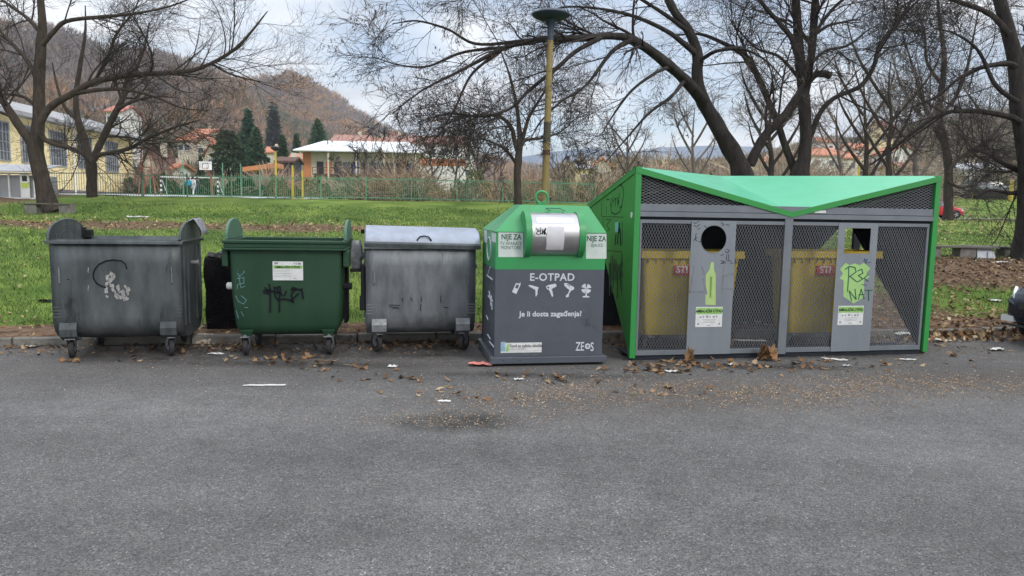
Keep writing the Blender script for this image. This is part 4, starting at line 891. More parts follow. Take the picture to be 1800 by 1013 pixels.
# ------------------------------------------------------------------ cars
m_tyre = mat('tyre_rubber', (.02, .02, .022), .85); m_rim = mat('alloy_rim', (.5, .51, .53), .3, .9)
m_cglass = mat('car_glass', (.03, .035, .04), .06, spec=.9); m_lamp = mat('headlamp_glass', (.65, .68, .7), .12, spec=.8); m_chrome = mat('bright_trim', (.6, .62, .65), .25, .8)
def car(name, label, loc, rz, paint, group=None):
    """4.2 m hatchback, front towards -X of its own axes"""
    t = thing(name, label, 'car', loc, rz, group)
    st = [(-2.08, .38, .60, .50, .60), (-2.0, .28, .70, .66, .70), (-1.75, .24, .80, .78, .80), (-1.2, .22, .87, .84, .92), (-.75, .22, .89, .86, .97), (0, .22, .89, .86, .98), (.8, .22, .89, .86, .99), (1.5, .23, .88, .84, 1.0), (1.95, .3, .8, .74, 1.0), (2.08, .42, .70, .6, .9)]
    V = []; S = 14
    for x, zb_, wl, wu, zt in st:
        zm = (zb_ + zt) / 2 + .04
        prof = [(-wl * .8, zb_), (-wl * .97, zb_ + .06), (-wl, zm - .1), (-wl * .995, zm + .05), (-wu, zt - .07), (-wu * .9, zt - .01), (-wu * .4, zt + .015), (wu * .4, zt + .015), (wu * .9, zt - .01), (wu, zt - .07), (wl * .995, zm + .05), (wl, zm - .1), (wl * .97, zb_ + .06), (wl * .8, zb_)]
        V += [(x, y, z) for y, z in prof]
    Fc = [(i * S + j, i * S + (j + 1) % S, (i + 1) * S + (j + 1) % S, (i + 1) * S + j) for i in range(len(st) - 1) for j in range(S)] + [tuple(range(S)), tuple(range((len(st) - 1) * S + S - 1, (len(st) - 1) * S - 1, -1))]
    b = MB(); b.add(V, Fc); b.build('body', paint, t, smooth=True)
    cab = [(-1.15, .93, .78), (-.35, 1.42, .62), (.3, 1.48, .63), (1.1, 1.42, .6), (1.85, 1.0, .72)]
    b = MB(); vs = []
    for x, z, y in cab: vs += [(x, -y, z), (x, y, z)]
    base = [(-1.15, -.8, .9), (1.85, -.74, .92), (-1.15, .8, .9), (1.85, .74, .92)]
    b.add(vs + base, [(0, 2, 3, 1), (2, 4, 5, 3), (4, 6, 7, 5), (6, 8, 9, 7), (0, 10, 11, 8, 6, 4, 2), (1, 3, 5, 7, 9, 13, 12)]); b.build('glasshouse', m_cglass, t)
    b = MB(); b.prism([(-.42, -.63, 1.425), (.3, -.64, 1.49), (1.12, -.61, 1.425), (1.12, .61, 1.425), (.3, .64, 1.49), (-.42, .63, 1.425)], (0, 0, .02)); b.build('roof', paint, t, bevel=.01)
    for s in (-1, 1):
        b = MB()
        for (x0, z0, y0), (x1, z1, y1) in (((-1.15, .93, .79), (-.4, 1.44, .63)), ((.35, .95, .8), (.33, 1.47, .65)), ((1.15, 1.43, .61), (1.85, 1.0, .74))): b.tube([(x0, s * y0, z0), (x1, s * y1, z1)], .03, 6)
        b.build('pillar', paint, t)
        b = MB(); b.prism([(-2.02, s * .52, .56), (-1.96, s * .68, .57), (-1.7, s * .8, .66), (-1.78, s * .78, .76), (-1.98, s * .6, .7)], (-.03, s * .02, .01)); b.build('headlight', m_lamp, t, bevel=.01)
        b = MB(); b.bx(-2.07, -1.98, s * .62 - .1, s * .62 + .1, .3, .38); b.build('fog_light', m_lamp, t)
        b = MB(); b.bx(1.98, 2.06, s * .62 - .1, s * .62 + .1, .72, .9); b.build('tail_light', mat('red_lens', (.35, .01, .01), .2), t)
        b = MB(); b.box((-.95, s * .93, .98), (.12, .18, .12)); b.build('mirror', paint, t, bevel=.03)
        for x in (-1.3, 1.28):
            b = MB(); b.lathe([(.2, -.1), (.30, -.1), (.315, -.06), (.315, .06), (.30, .1), (.2, .1)], (x, s * .8, .315), 'y', 28); wh = b.build('wheel', m_tyre, t, smooth=True)
            b = MB(); b.lathe([(.2, -.085), (.2, .085)], (x, s * .81, .315), 'y', 20)
            for k in range(5): a = 2 * math.pi * k / 5; b.box((x + .1 * math.cos(a), s * .905, .315 + .1 * math.sin(a)), (.18, .02, .05), Matrix.Rotation(-a, 3, 'Y'))
            b.build('rim', m_rim, wh)
            b = MB(); b.torus((x, s * .86, .315), .345, .03, 'y', 28, 6); b.build('wheel_arch', m_dark, t)
    b = MB(); b.bx(-2.1, -2.04, -.42, .42, .5, .6); b.build('grille', m_dark, t)
    b = MB(); b.bx(-2.115, -2.06, -.66, .66, .25, .275); b.build('bumper_lip', m_tyre, t)
    return t
g = G(1800, 601)
yw = KYAW
pc = K0 + ke * 0 - kn * 1.15
while True:
    q = pc - ke * 2.08 + kn * .62 + Vector((0, 0, .45)) - Vector((0, 0, CAMZ)); pxq = CX + F * q.dot(CR) / q.dot(FW)
    if pxq > 1768: break
    pc = pc + ke * .02
car('car', 'dark navy car parked by the kerb at the right edge, only its nose in view', (pc.x, pc.y, 0), yw, mat('navy_car_paint', (.01, .018, .034), .25, .1, spec=.5))
p = onland(1641, 380, 58.6)
car('car', 'small bright red car on the far road behind the tree trunk', (p.x, p.y, gz(p.x, p.y) + .05), R(180), mat('red_car_paint', (.5, .015, .02), .3, spec=.6), 'cars parked far off on the right')
p = onland(1745, 330, 93)
car('car', 'dark grey car parked at the top of the grass bank', (p.x, p.y, gz(p.x, p.y) + .05), R(180), mat('grey_car_paint', (.24, .27, .29), .3, .4), 'cars parked far off on the right')
p = onland(1712, 330, 95)
car('car', 'teal grey car just left of the dark grey one on the bank', (p.x, p.y, gz(p.x, p.y) + .05), R(170), mat('teal_car_paint', (.2, .25, .26), .3, .4), 'cars parked far off on the right')
# ------------------------------------------------------------------ frames of the bins along the kerb
class Fr:
    """a thing's own axes: x along its front (to the right), y into the picture, z up; p() finds the point of its plane y=c seen at a photo pixel"""
    def __init__(s, pl, pr, tilt=0):
        a = G(*pl); b = G(*pr); s.O = a; d = b - a; s.W = d.length; s.yaw = math.atan2(d.y, d.x); s.e = d / s.W; s.n = Vector((-s.e.y, s.e.x, 0)); s.tilt = tilt
    def p(s, px, py, y=0.):
        d = ray(px, py); C = Vector((0, 0, CAMZ)); q = s.O + s.n * y
        P = C + d * (((q - C).dot(s.n)) / d.dot(s.n)); return ((P - s.O).dot(s.e), P.z)
    def side(s, px, py, x=0.):
        d = ray(px, py); C = Vector((0, 0, CAMZ)); q = s.O + s.e * x
        P = C + d * (((q - C).dot(s.e)) / d.dot(s.e)); return ((P - s.O).dot(s.n), P.z)
    def m(s, px=1., y=0.): return px * (s.O.y + y) / F * 1.0
m_zinc = mat('weathered_zinc', (.1, .11, .117), .5, .4, col2=(.2, .215, .23), scale=6, bump=.25, bscale=12, streak=True, spots=[((.035, .037, .04), 4, .6), ((.25, .26, .27), 9, .66), ((.1, .06, .035), 6, .68)])
m_zincd = mat('sooty_zinc', (.04, .048, .05), .5, .35, col2=(.11, .125, .128), scale=4, bump=.3, bscale=11, streak=True, spots=[((.02, .021, .022), 3, .58), ((.15, .155, .155), 10, .68)])
m_zincl = mat('pale_zinc_lid', (.33, .37, .45), .5, .25, col2=(.27, .3, .35), scale=6, bump=.12, bscale=10, spots=[((.18, .19, .2), 7, .66)])
m_plasg = mat('dark_green_plastic', (.013, .044, .023), .5, spec=.3, col2=(.02, .058, .03), scale=4, streak=True, bump=.1, spots=[((.035, .05, .035), 5, .62), ((.008, .02, .012), 3, .64)])
m_plasg2 = mat('faded_green_plastic', (.045, .12, .075), .55, col2=(.08, .16, .11), scale=4, spots=[((.03, .05, .035), 5, .62)])
m_blk = mat('black_rubber', (.012, .013, .015), .8, spec=.2)
m_steel = mat('bracket_steel', (.27, .28, .29), .5, .5, col2=(.13, .14, .145), scale=14, spots=((.1, .06, .04), 11, .64))
m_ink = mat('black_spray_paint', (.006, .007, .011), .75, spec=.2)
m_inkg = mat('grey_spray_paint', (.125, .135, .15), .7, col2=(.17, .18, .2), scale=20)
m_inkb = mat('light_blue_marker', (.13, .27, .3), .7)
m_wht = mat('sticker_white', (.62, .63, .62), .6, col2=(.5, .51, .5), scale=20)
m_lime = mat('sticker_green', (.26, .47, .13), .6, col2=(.2, .38, .11), scale=20)
m_gtxt = mat('sticker_print_grey', (.22, .22, .24), .7)

def caster(root, x, y, ang=0., r=.1, ztop=.25):
    t = MB(); c, s = math.cos(ang), math.sin(ang); Rz = Matrix.Rotation(ang, 3, 'Z')
    def P(v): q = Rz @ Vector(v); return (q.x + x, q.y + y, q.z)
    for sd in (-1, 1):
        t.prism([P((sd * .036, -.05, ztop - .02)), P((sd * .036, .05, ztop - .02)), P((sd * .036, .075, r + .02)), P((sd * .036, .055, r - .02)), P((sd * .036, .02, r + .03))], Rz @ Vector((sd * .005, 0, 0)))
    t.box(P((0, 0, ztop - .015)), (.1, .1, .012), Rz); t.tube([P((0, 0, ztop - .02)), P((0, 0, ztop + .02))], .03, 10)
    f = t.build('caster', m_steel, root)
    w_ = MB(); w_.lathe([(r * .55, -.024), (r * .96, -.024), (r, -.016), (r, .016), (r * .96, .024), (r * .55, .024)], (0, 0, 0), 'x', 22)
    w_.v = [P((v[0], v[1] + .05, v[2] + r)) for v in w_.v]; w_.build('wheel', m_tyre, f, smooth=True)
    h = MB(); h.lathe([(r * .12, -.03), (r * .56, -.02), (r * .56, .02), (r * .12, .03)], (0, 0, 0), 'x', 16); h.v = [P((v[0], v[1] + .05, v[2] + r)) for v in h.v]; h.build('hub', m_steel, f, smooth=True)

def steel_container(fr, H, Dp, ear, label, m, lid=False, name='waste_container', lidm=None, group='dumpsters along the kerb', angs=(0, 0)):
    W = fr.W; root = thing(name, label, 'dumpster', fr.O, fr.yaw, group)
    pf = [(0, H), (.0, H * .8), (.004, H * .6), (.0, .46), (.012, .38), (.05, .3), (.12, .24), (.22, .205), (.34, .195)]
    prof = pf + [(Dp - y, z) for y, z in reversed(pf)]
    b = MB(); n = len(prof); nx = 13; V = []; rr = random.Random(int(W * 1000))
    for i in range(nx):
        x = .03 + (W - .06) * i / (nx - 1)
        for j, (y, z) in enumerate(prof): V.append((x, y + (rr.uniform(-.009, .009) if 0 < j < n - 1 and 0 < i < nx - 1 else 0), z))
    b.add(V, [(i * n + j, i * n + j + 1, (i + 1) * n + j + 1, (i + 1) * n + j) for i in range(nx - 1) for j in range(n - 1)])
    b.build('body', m, root, smooth=True, solid=.006)
    arc = []
    for k in range(15):
        a = math.pi * k / 14; arc.append((Dp / 2 - math.cos(a) * (Dp / 2 + .015), H + math.sin(a) ** .9 * ear))
    for x, s in ((.026, -1), (W - .032, 1)):
        b = MB(); b.prism([(x, y, z) for y, z in arc] + [(x, y, z) for y, z in reversed(prof)], (.006, 0, 0))
        e = b.build('side_panel', m, root)
        b = MB(); b.tube([(x + s * .004, y, z) for y, z in arc], .014, 6)
        for rad in (.55, .7, .85): pass
        b.build('rolled_edge', m, e)
        b = MB()
        for q in (.5, .64, .78): b.tube([(x - s * .004, Dp / 2 - math.cos(math.pi * k / 12) * Dp * .5 * q, H - .02 + math.sin(math.pi * k / 12) * ear * q) for k in range(13)], .006, 5)
        b.build('slide_rib', m, e)
        b = MB(); b.lathe([(.028, 0), (.028, .07), (.036, .072), (.036, .085), (.0, .086)], (0, 0, 0), 'x', 14); b.v = [(x + s * v[0], Dp * .5 + v[1], H * .78 + v[2]) for v in b.v]; b.build('lifting_pin', m_steel, e)
        b = MB()
        for yy in (.12, .3, Dp - .3, Dp - .12): b.bx(x, x + s * .022, yy - .02, yy + .02, .34, H - .08)
        b.build('stiffener', m, e)
    b = MB()
    for y0, s in ((0, -1), (Dp, 1)):
        b.prism([(-.005, y0 - s * .0, H - .012), (-.005, y0 + s * .035, H - .018), (-.005, y0 + s * .04, H - .05), (-.005, y0 + s * .03, H - .05), (-.005, y0 + s * .026, H - .026), (-.005, y0, H - .022)], (W + .01, 0, 0))
    b.bx(-.008, .03, 0, Dp, H - .03, H - .01); b.bx(W - .03, W + .008, 0, Dp, H - .03, H - .01)
    b.build('rim', m if not lid else m_zinc, root, bevel=.003)
    for x in (.09, W - .26):
        for y0, s in ((0, 1), (Dp, -1)):
            o = [(-.01, .4), (-.03, .33), (-.022, .25), (.05, .2), (.12, .195)]; i_ = [(.12, .21), (.055, .215), (-.008, .256), (-.014, .332), (.004, .4)]
            b = MB(); b.prism([(x, y0 + s * y, z + .005) for y, z in o + i_], (.17, 0, 0)); b.build('wheel_bracket', m_steel if lid else m, root)
    caster(root, .17, .06, angs[0], ztop=.235); caster(root, W - .17, .06, angs[1], ztop=.235)
    caster(root, .2, Dp - .2, .6, ztop=.235); caster(root, W - .2, Dp - .2, -.4, ztop=.235)
    for x in (.12, W - .12):
        b = MB(); b.tube([(x, -.002, H * .77), (x, -.035, H * .765), (x + .004, -.04, H * .7), (x, -.035, H * .64), (x, -.002, H * .635)], .007, 6); b.build('handle', m_steel, root)
        b = MB()
        for k in range(4): b.bx(x - .09, x + .0, -.006, .004, .56 + k * .035 - .1, .575 + k * .035 - .1) if x < W / 2 else b.bx(x + .0, x + .09, -.006, .004, .56 + k * .035 - .1, .575 + k * .035 - .1)
        b.build('pressed_ribs', m, root)
    if lid:
        for px in (655, 701, 736, 777, 822):
            xx = fr.p(px, 500)[0]; b = MB(); b.bx(xx - .004, xx + .004, -.004, .004, .5, H - .06); b.build('weld_line', m_zinc, root)
        la = []
        for k in range(21):
            a = math.pi * k / 20; la.append((Dp / 2 - math.cos(a) * (Dp / 2 + .03), H + .012 + math.sin(a) ** .8 * (ear + .015)))
        inn = [(y * .985 + Dp * .0075, z - .008) for y, z in reversed(la)]
        b = MB(); b.prism([(.0, y, z) for y, z in la + inn], (W, 0, 0))
        for x in (0, W - .006): b.prism([(x, y, z) for y, z in la] + [(x, Dp / 2, H + .005)], (.006, 0, 0))
        l = b.build('lid', lidm, root, smooth=True); l.rotation_euler = (0, R(.9), 0); l.location.z = .012
        b = MB(); b.prism([(-.008, -.045, H - .045), (-.008, -.05, H + .0), (-.008, -.036, H + .022), (-.008, -.03, H - .045)], (W + .016, 0, 0)); b.build('lid_lip', m_zincd, l)  # lip in darker zinc, painting in the shadow line below the lid
        b = MB(); b.bx(-.06, .0, Dp * .5 - .03, Dp * .5 + .03, H + ear * .55, H + ear * .55 + .045); b.build('hinge_stub', m_blk, l)
        xh, zh = fr.p(742, 414, .03)
        b = MB(); b.tube([(xh - .082, .01, H + .02), (xh - .08, -.035, H + .055), (xh - .05, -.03, H + .09), (xh, -.025, H + .1), (xh + .05, -.03, H + .09), (xh + .08, -.035, H + .055), (xh + .082, .01, H + .02)], .009, 8); b.build('lid_handle', m_blk, l)
    return root
f1 = Fr((92, 633), (328, 627.5)); H1_ = f1.p(200, 421)[1]
c1 = steel_container(f1, H1_, 1.0, .2, 'dark sooty steel dumpster, open, with white paint remains, leftmost of the row', m_zincd, angs=(.15, .5))
b = MB()
def trace(fr, pts, y=0.): return [fr.p(px, py, y) for px, py in pts]
b.ribbon(trace(f1, [(223, 473), (221, 465), (214, 459), (200, 457), (186, 459), (174, 465), (167, 473), (164, 482), (165, 490), (170, 498), (178, 503), (186, 506)]), .014, -.004); b.ribbon(trace(f1, [(117, 458), (114, 464), (114, 480), (117, 490), (122, 492)]), .01, -.004)
b.build('scorch_mark', m_ink, c1)
r_ = random.Random(4); b = MB()
W_ = mat('flaking_white_paint', (.38, .365, .35), .85, col2=(.2, .2, .2), scale=30)
for st in ([(190, 485), (187, 500), (188, 524)], [(196, 480), (199, 486), (195, 492), (192, 494), (198, 505), (203, 518), (210, 524)], [(205, 520), (213, 524), (224, 526)], [(213, 510), (217, 518)], [(221, 500), (225, 510), (222, 526)], [(207, 500), (210, 516)], [(156, 468), (155, 480)], [(156, 502), (155, 512)]):
    q = trace(f1, st)
    if st[0][0] < 160: b = MB()
    for (x0, z0), (x1, z1) in zip(q[:-1], q[1:]):
        for k in range(9):
            t = r_.random(); w_ = r_.uniform(.006, .02) if st[0][0] > 160 else .005; cx, cz = x0 + (x1 - x0) * t + r_.uniform(-.012, .012) * (st[0][0] > 160), z0 + (z1 - z0) * t + r_.uniform(-.01, .01)
            b.prism([(cx + w_ * math.cos(a) * r_.uniform(.5, 1.2), -.004 - .0004 * (k % 3), cz + w_ * 1.5 * math.sin(a) * r_.uniform(.5, 1.2)) for a in (0, 1.1, 2.2, 3.3, 4.4, 5.4)], (0, -.001, 0))
    if st[0][0] < 160 or st[0] == (207, 500): b.build('paint_remains', W_, c1)
b = MB(); xl, zl = f1.p(140, 410, .98); b.bx(xl - .1, xl + .06, .9, 1.04, H1_ - .02, H1_ + .1); b.bx(xl + .02, xl + .13, .94, 1.06, H1_ - .03, H1_ + .07); b.build('hinge_block', m_blk, c1, bevel=.01)
# rag over its right side
p = f1.O + f1.e * (f1.W - .0) + f1.n * .55; b = MB(); r_ = random.Random(8); V = []; nn = 10
for i in range(nn):
    for j in range(8):
        u = (i / (nn - 1) - .5) * .3; v = j / 7; z = .03 + (.045 * math.sin(v * 3.1)) - max(0, v - .55) * .3; V.append((-.05 + v * .17 + r_.uniform(-.012, .012), u + r_.uniform(-.012, .012) + .05 * v, z + r_.uniform(-.012, .012)))
b.add(V, [(i * 8 + j, i * 8 + j + 1, (i + 1) * 8 + j + 1, (i + 1) * 8 + j) for i in range(nn - 1) for j in range(7)])
o = b.build('plastic_bag', mat('grey_torn_plastic', (.3, .3, .33), .5, col2=(.12, .12, .14), scale=12), smooth=True, solid=.002, loc=(p.x, p.y, H1_ + .15)); o.rotation_euler = (0, 0, f1.yaw)
tag(o, 'torn grey plastic bag hanging over the right ear of the sooty dumpster', 'bag')

f3 = Fr((640, 621), (838, 617)); H3_ = f3.p(735, 430)[1]
c3 = steel_container(f3, H3_, .95, .17, 'galvanised grey dumpster closed by a pale domed lid with a black handle', m_zinc, lid=True, lidm=m_zincl, angs=(.5, -.6))
b = MB()
for q in ([(684, 539), (700, 541)], [(684, 536), (703, 537)], [(690, 543), (696, 541), (702, 543)], [(740, 535), (739, 546)], [(708, 524), (707, 530)], [(722, 523), (725, 529)], [(740, 522), (741, 530)], [(775, 520), (774, 532)], [(780, 540), (788, 541)]): b.ribbon(trace(f3, q), .007, -.009)
b.build('paint_marks', m_ink, c3)
# black arm and grey bag between green and zinc bins
pp = f3.O + f3.n * .12 - f3.e * .03
b = MB(); b.bx(-.035, .02, -.05, .08, .62, 1.02); b.bx(-.16, .0, .0, .04, .95, .99); b.bx(-.05, .03, -.06, .1, .5, .66)
b.build('lifting_arm', m_blk, c3, bevel=.01, loc=(0, .1, 0))
b = MB(); r_ = random.Random(2); V = []
for i in range(9):
    for j in range(9):
        a = j / 8 * 6.283; t = i / 8; rr = (.05 + .035 * math.sin(t * 3.1)) * r_.uniform(.75, 1.2); V.append((rr * math.cos(a), rr * .5 * math.sin(a), -.33 * t))
b.add(V, [(i * 9 + j, i * 9 + (j + 1) % 9, (i + 1) * 9 + (j + 1) % 9, (i + 1) * 9 + j) for i in range(8) for j in range(9)])
xg, zg = f3.p(626, 448, .2); P = f3.O + f3.e * xg + f3.n * .2
o = b.build('plastic_bag', mat('grey_bin_bag', (.1, .105, .115), .3, col2=(.3, .31, .33), scale=9), smooth=True, loc=(P.x, P.y, zg + .17)); tag(o, 'grey bin bag hanging between the green dumpster and the domed lid dumpster', 'bag')

# green plastic dumpster
f2 = Fr((400, 629), (607, 626.5)); W = f2.W; H = f2.p(500, 423)[1]; Dp = .95
c2 = thing('waste_container', 'dark green plastic dumpster, open, with sticker and black graffiti', 'dumpster', f2.O, f2.yaw, 'dumpsters along the kerb')
def ring(x0, x1, y0, y1, z, rad=.05):
    o = []
    for cx, cy, a0 in ((x1 - rad, y1 - rad, 0), (x0 + rad, y1 - rad, 90), (x0 + rad, y0 + rad, 180), (x1 - rad, y0 + rad, 270)):
        for k in range(4): a = R(a0 + 30 * k); o.append((cx + rad * math.cos(a), cy + rad * math.sin(a), z))
    return o
rings = [ring(.03, W - .03, .02, Dp, H - .02), ring(.035, W - .035, .025, Dp - .01, H - .12), ring(.055, W - .055, .05, Dp - .05, .62), ring(.075, W - .075, .075, Dp - .1, .36), ring(.1, W - .1, .11, Dp - .14, .28), ring(.16, W - .16, .18, Dp - .2, .235)]
b = MB(); n = 16
b.add(sum(rings, []), [(i * n + j, i * n + (j + 1) % n, (i + 1) * n + (j + 1) % n, (i + 1) * n + j) for i in range(len(rings) - 1) for j in range(n)] + [tuple(range(5 * n, 6 * n))])
b.build('body', m_plasg, c2, smooth=True, solid=.008)
b = MB()
for z0, z1, o in ((H - .035, H, .045), (H - .085, H - .035, .03), (H - .11, H - .085, .045)):
    b.bx(-o + .02, W + o - .02, -o + .01, .04, z0, z1); b.bx(-o + .02, W + o - .02, Dp - .03, Dp + o - .01, z0, z1); b.bx(-o + .02, .04, .04, Dp - .03, z0, z1); b.bx(W - .04, W + o - .02, .04, Dp - .03, z0, z1)
b.build('rim', m_plasg, c2, bevel=.008)
for x in (-.02, W - .015):
    pts = [(x, .08 + (Dp - .2) * (.5 - .5 * math.cos(math.pi * k / 16)), H + math.sin(math.pi * k / 16) ** .75 * .235) for k in range(17)]
    b = MB(); b.prism(pts, (.035, 0, 0)); b.build('hinge_ear', m_plasg2, c2, bevel=.01)
for xs_ in (-.045, W - .02): b = MB(); b.bx(xs_, xs_ + .065, .03, Dp, H - .3, H - .11); b.build('side_shroud', m_plasg, c2, bevel=.015)
for x, s in ((.04, -1), (W - .04, 1)):
    b = MB(); b.lathe([(.04, 0), (.04, .09), (.03, .1)], (0, 0, 0), 'x', 14); b.v = [(x + s * v[0], .3 + v[1], .78 + v[2]) for v in b.v]; b.build('lifting_pin', m_whitep if s < 0 else m_blk, c2)
    b = MB(); b.bx(x - .02, x + .02, .55, .85, .3, H - .3); b.build('side_leg', m_blk, c2)
for x in (.12, W - .27): b = MB(); b.prism([(x, .05, .3), (x + .15, .05, .3), (x + .12, .08, .225), (x + .03, .08, .225)], (0, .16, 0)); b.build('wheel_housing', m_plasg, c2, bevel=.01)
caster(c2, .175, .1, .05, ztop=.235); caster(c2, W - .19, .1, -.15, ztop=.235); caster(c2, .2, Dp - .22, .4, ztop=.235); caster(c2, W - .2, Dp - .22, .2, ztop=.235)
FY = .03
def plane_y(z, H=H): return np.interp(z, [.36, .62, H - .12], [.075, .05, .025])
def sticker(fr, parent, px0, py0, px1, py1, y, kind):
    x0, z1 = fr.p(px0, py0, y); x1, z0 = fr.p(px1, py1, y); w_ = x1 - x0; h = z1 - z0
    b = MB(); b.bx(x0, x1, y - .002, y, z0, z1); s = b.build('sticker', m_wht, parent)
    b = MB(); b.bx(x0 + w_ * .02, x1 - w_ * .02, y - .003, y - .002, z1 - h * (.42 if kind == 'c' else .36), z1 - h * (.26 if kind == 'c' else .04)); b.build('green_band', m_lime, s)
    text('AMBALAŽNI OTPAD', h * (.145 if kind == 'c' else .2), (x0 + x1) / 2, z1 - h * (.39 if kind == 'c' else .27), y - .0038, m_ink, s, bold=.0012, xs=.9 if kind == 'c' else .78)
    b = MB()
    if kind == 'c':
        b.bx(x0 + w_ * .06, x0 + w_ * .18, y - .003, y - .002, z1 - h * .2, z1 - h * .1); b.bx(x1 - w_ * .17, x1 - w_ * .07, y - .003, y - .002, z1 - h * .22, z1 - h * .12)
        b.bx(x0 + w_ * .7, x0 + w_ * .73, y - .003, y - .002, z1 - h * .21, z1 - h * .13); b.bx(x0 + w_ * .76, x0 + w_ * .8, y - .003, y - .002, z1 - h * .21, z1 - h * .13)
        for k in range(5): b.bx(x0 + w_ * .06, x0 + w_ * (.62 - .05 * (k % 2)), y - .003, y - .002, z0 + h * (.5 - k * .085), z0 + h * (.515 - k * .085))
        b.bx(x0 + w_ * .68, x0 + w_ * .71, y - .003, y - .002, z0 + h * .07, z0 + h * .12); b.bx(x0 + w_ * .74, x0 + w_ * .78, y - .003, y - .002, z0 + h * .07, z0 + h * .12)
    else:
        for k in range(6): xx = x0 + w_ * (.14 + .125 * k); b.bx(xx, xx + w_ * (.08 - .03 * (k % 2)), y - .003, y - .002, z0 + h * .47, z0 + h * (.53 + .02 * (k % 3)))
        for k in range(3): b.bx(x0 + w_ * .25, x1 - w_ * .25, y - .003, y - .002, z0 + h * (.36 - .07 * k), z0 + h * (.375 - .07 * k))
        b.bx(x0 + w_ * .07, x0 + w_ * .13, y - .003, y - .002, z0 + h * .1, z0 + h * .2); b.bx(x1 - w_ * .13, x1 - w_ * .07, y - .003, y - .002, z0 + h * .1, z0 + h * .2)
        b.bx(x0 + w_ * .45, x0 + w_ * .55, y - .003, y - .002, z0 + h * .06, z0 + h * .1)
    b.build('print', m_gtxt, s)
sticker(f2, c2, 479, 457.5, 533, 493, FY - .002, 'c')
b = MB()
for q in ([(463, 512), (470, 510), (480, 513)], [(473, 500), (475, 510), (475, 549)], [(466, 506), (472, 516), (464, 515)], [(482, 505), (484, 522), (489, 528)], [(480, 513), (493, 516), (492, 504), (486, 506), (490, 514), (496, 520)], [(491, 520), (491, 549)], [(489, 527), (500, 526), (512, 528)], [(500, 520), (503, 512)], [(513, 516), (520, 508), (515, 506), (512, 510), (524, 509), (530, 511)], [(524, 517), (512, 529), (516, 532), (513, 526)], [(530, 508), (533, 525)], [(512, 518), (513, 524)]): b.ribbon(trace(f2, q, FY - .004), .02, FY + .0)
b.build('black_graffiti', m_ink, c2)
b = MB()
for q in ([(417, 462), (422, 456), (427, 463), (421, 472), (416, 466)], [(418, 476), (424, 470), (430, 478), (422, 486), (417, 480)], [(417, 490), (429, 488), (429, 498), (418, 500), (417, 508)], [(420, 486), (424, 506), (431, 503)], [(414, 520), (419, 530), (428, 535), (433, 528), (424, 520)], [(415, 546), (419, 560)], [(430, 541), (436, 541)], [(424, 548), (428, 556)]): b.ribbon(trace(f2, q, FY + .01), .005, FY + .012 if q[0][1] > 500 else FY + .002)
b.build('blue_scribble', m_inkb, c2)

# burnt black container between them
fb = Fr((346, 612), (406, 611))
Pb = fb.O + Vector((-.05, .75, 0))
tb = thing('burnt_container', 'soot black ragged bale of burnt waste squeezed between sooty and green dumpsters', 'burnt waste', (Pb.x, Pb.y, .1), f1.yaw)
rg = np.random.default_rng(3)
b = MB(); zt = 1.7 - (445 - 360) * (Pb.y + .1) / F - .1
nx, nz2_ = 9, 14
def burnt(x0, x1, y0, y1, z0, z1, amp, name, m):
    me_v = []; fs = []; K = 9; b = MB()
    for fx in range(6):
        for i in range(K):
            for j in range(K):
                u, v = i / (K - 1), j / (K - 1)
                p = {0: (u, v, 0), 1: (u, v, 1), 2: (u, 0, v), 3: (u, 1, v), 4: (0, u, v), 5: (1, u, v)}[fx]
                q = (x0 + (x1 - x0) * p[0], y0 + (y1 - y0) * p[1], z0 + (z1 - z0) * p[2])
                h = [math.sin(q[0] * 37 + q[2] * 23 + s * 2) * math.cos(q[1] * 31 - q[2] * 19 + s) for s in range(3)]
                me_v.append(tuple(c + amp * k for c, k in zip(q, h)))
        for i in range(K - 1):
            for j in range(K - 1): o = fx * K * K + i * K + j; fs.append((o, o + 1, o + K + 1, o + K))
    b.add(me_v, fs); return b.build(name, m, tb, smooth=False)
m_soot = mat('charred_soot', (.006, .006, .007), .95, spec=.1, col2=(.014, .013, .014), scale=14, bump=1, bscale=30)
burnt(-.15, .75, 0, .8, 0, zt - .05, .02, 'body', m_soot)
b = MB()
for k in range(60):
    x, y = rg.uniform(-.15, .75), rg.uniform(0, .6); s_ = rg.uniform(.03, .09)
    b.box((x, y, zt - .05 + s_ * .3), (s_ * 1.6, s_, s_ * .7), Matrix.Rotation(rg.uniform(0, 3), 3, Vector(rg.normal(0, 1, 3)).normalized()))
b.build('ash_rubble', mat('grey_ash', (.07, .065, .07), .95, col2=(.025, .025, .028), scale=10), tb)

# ------------------------------------------------------------------ e-waste bin
fe = Fr((862, 645.5), (1066, 641.5)); W = fe.W; O = fe
te = thing('electronics_bin', 'grey and green electronic waste bin with steel drum hatch and white lettering', 'recycling bin', fe.O, fe.yaw)
m_egrey = mat('slate_grey_paint', (.075, .085, .105), .42, col2=(.062, .07, .086), scale=3, spots=[((.11, .12, .13), 5, .62), ((.04, .045, .052), 3, .6)], spec=.4)
m_egreen = mat('bin_green_paint', (.025, .25, .075), .38, col2=(.03, .22, .07), scale=4, spots=((.03, .12, .05), 5, .67))
m_paleg = mat('pale_green_print', (.52, .58, .55), .5, col2=(.44, .5, .47), scale=8)
m_letter = mat('white_print', (.55, .58, .62), .6, col2=(.42, .45, .5), scale=30)
m_dkg = mat('dark_green_print', (.02, .075, .05), .6)
x0, zt = fe.p(875, 406.5, .04); x1, zt2 = fe.p(1067, 410, .04); zb_ = fe.p(870, 629, 0)[1]; xa = .045; xb = W - .045; ztop = (zt + zt2) / 2
ED = 1.18; y0 = .04; y1 = ED - .04
zs1 = fe.p(970, 452, y0)[1]; zs0 = fe.p(970, 474, y0)[1]
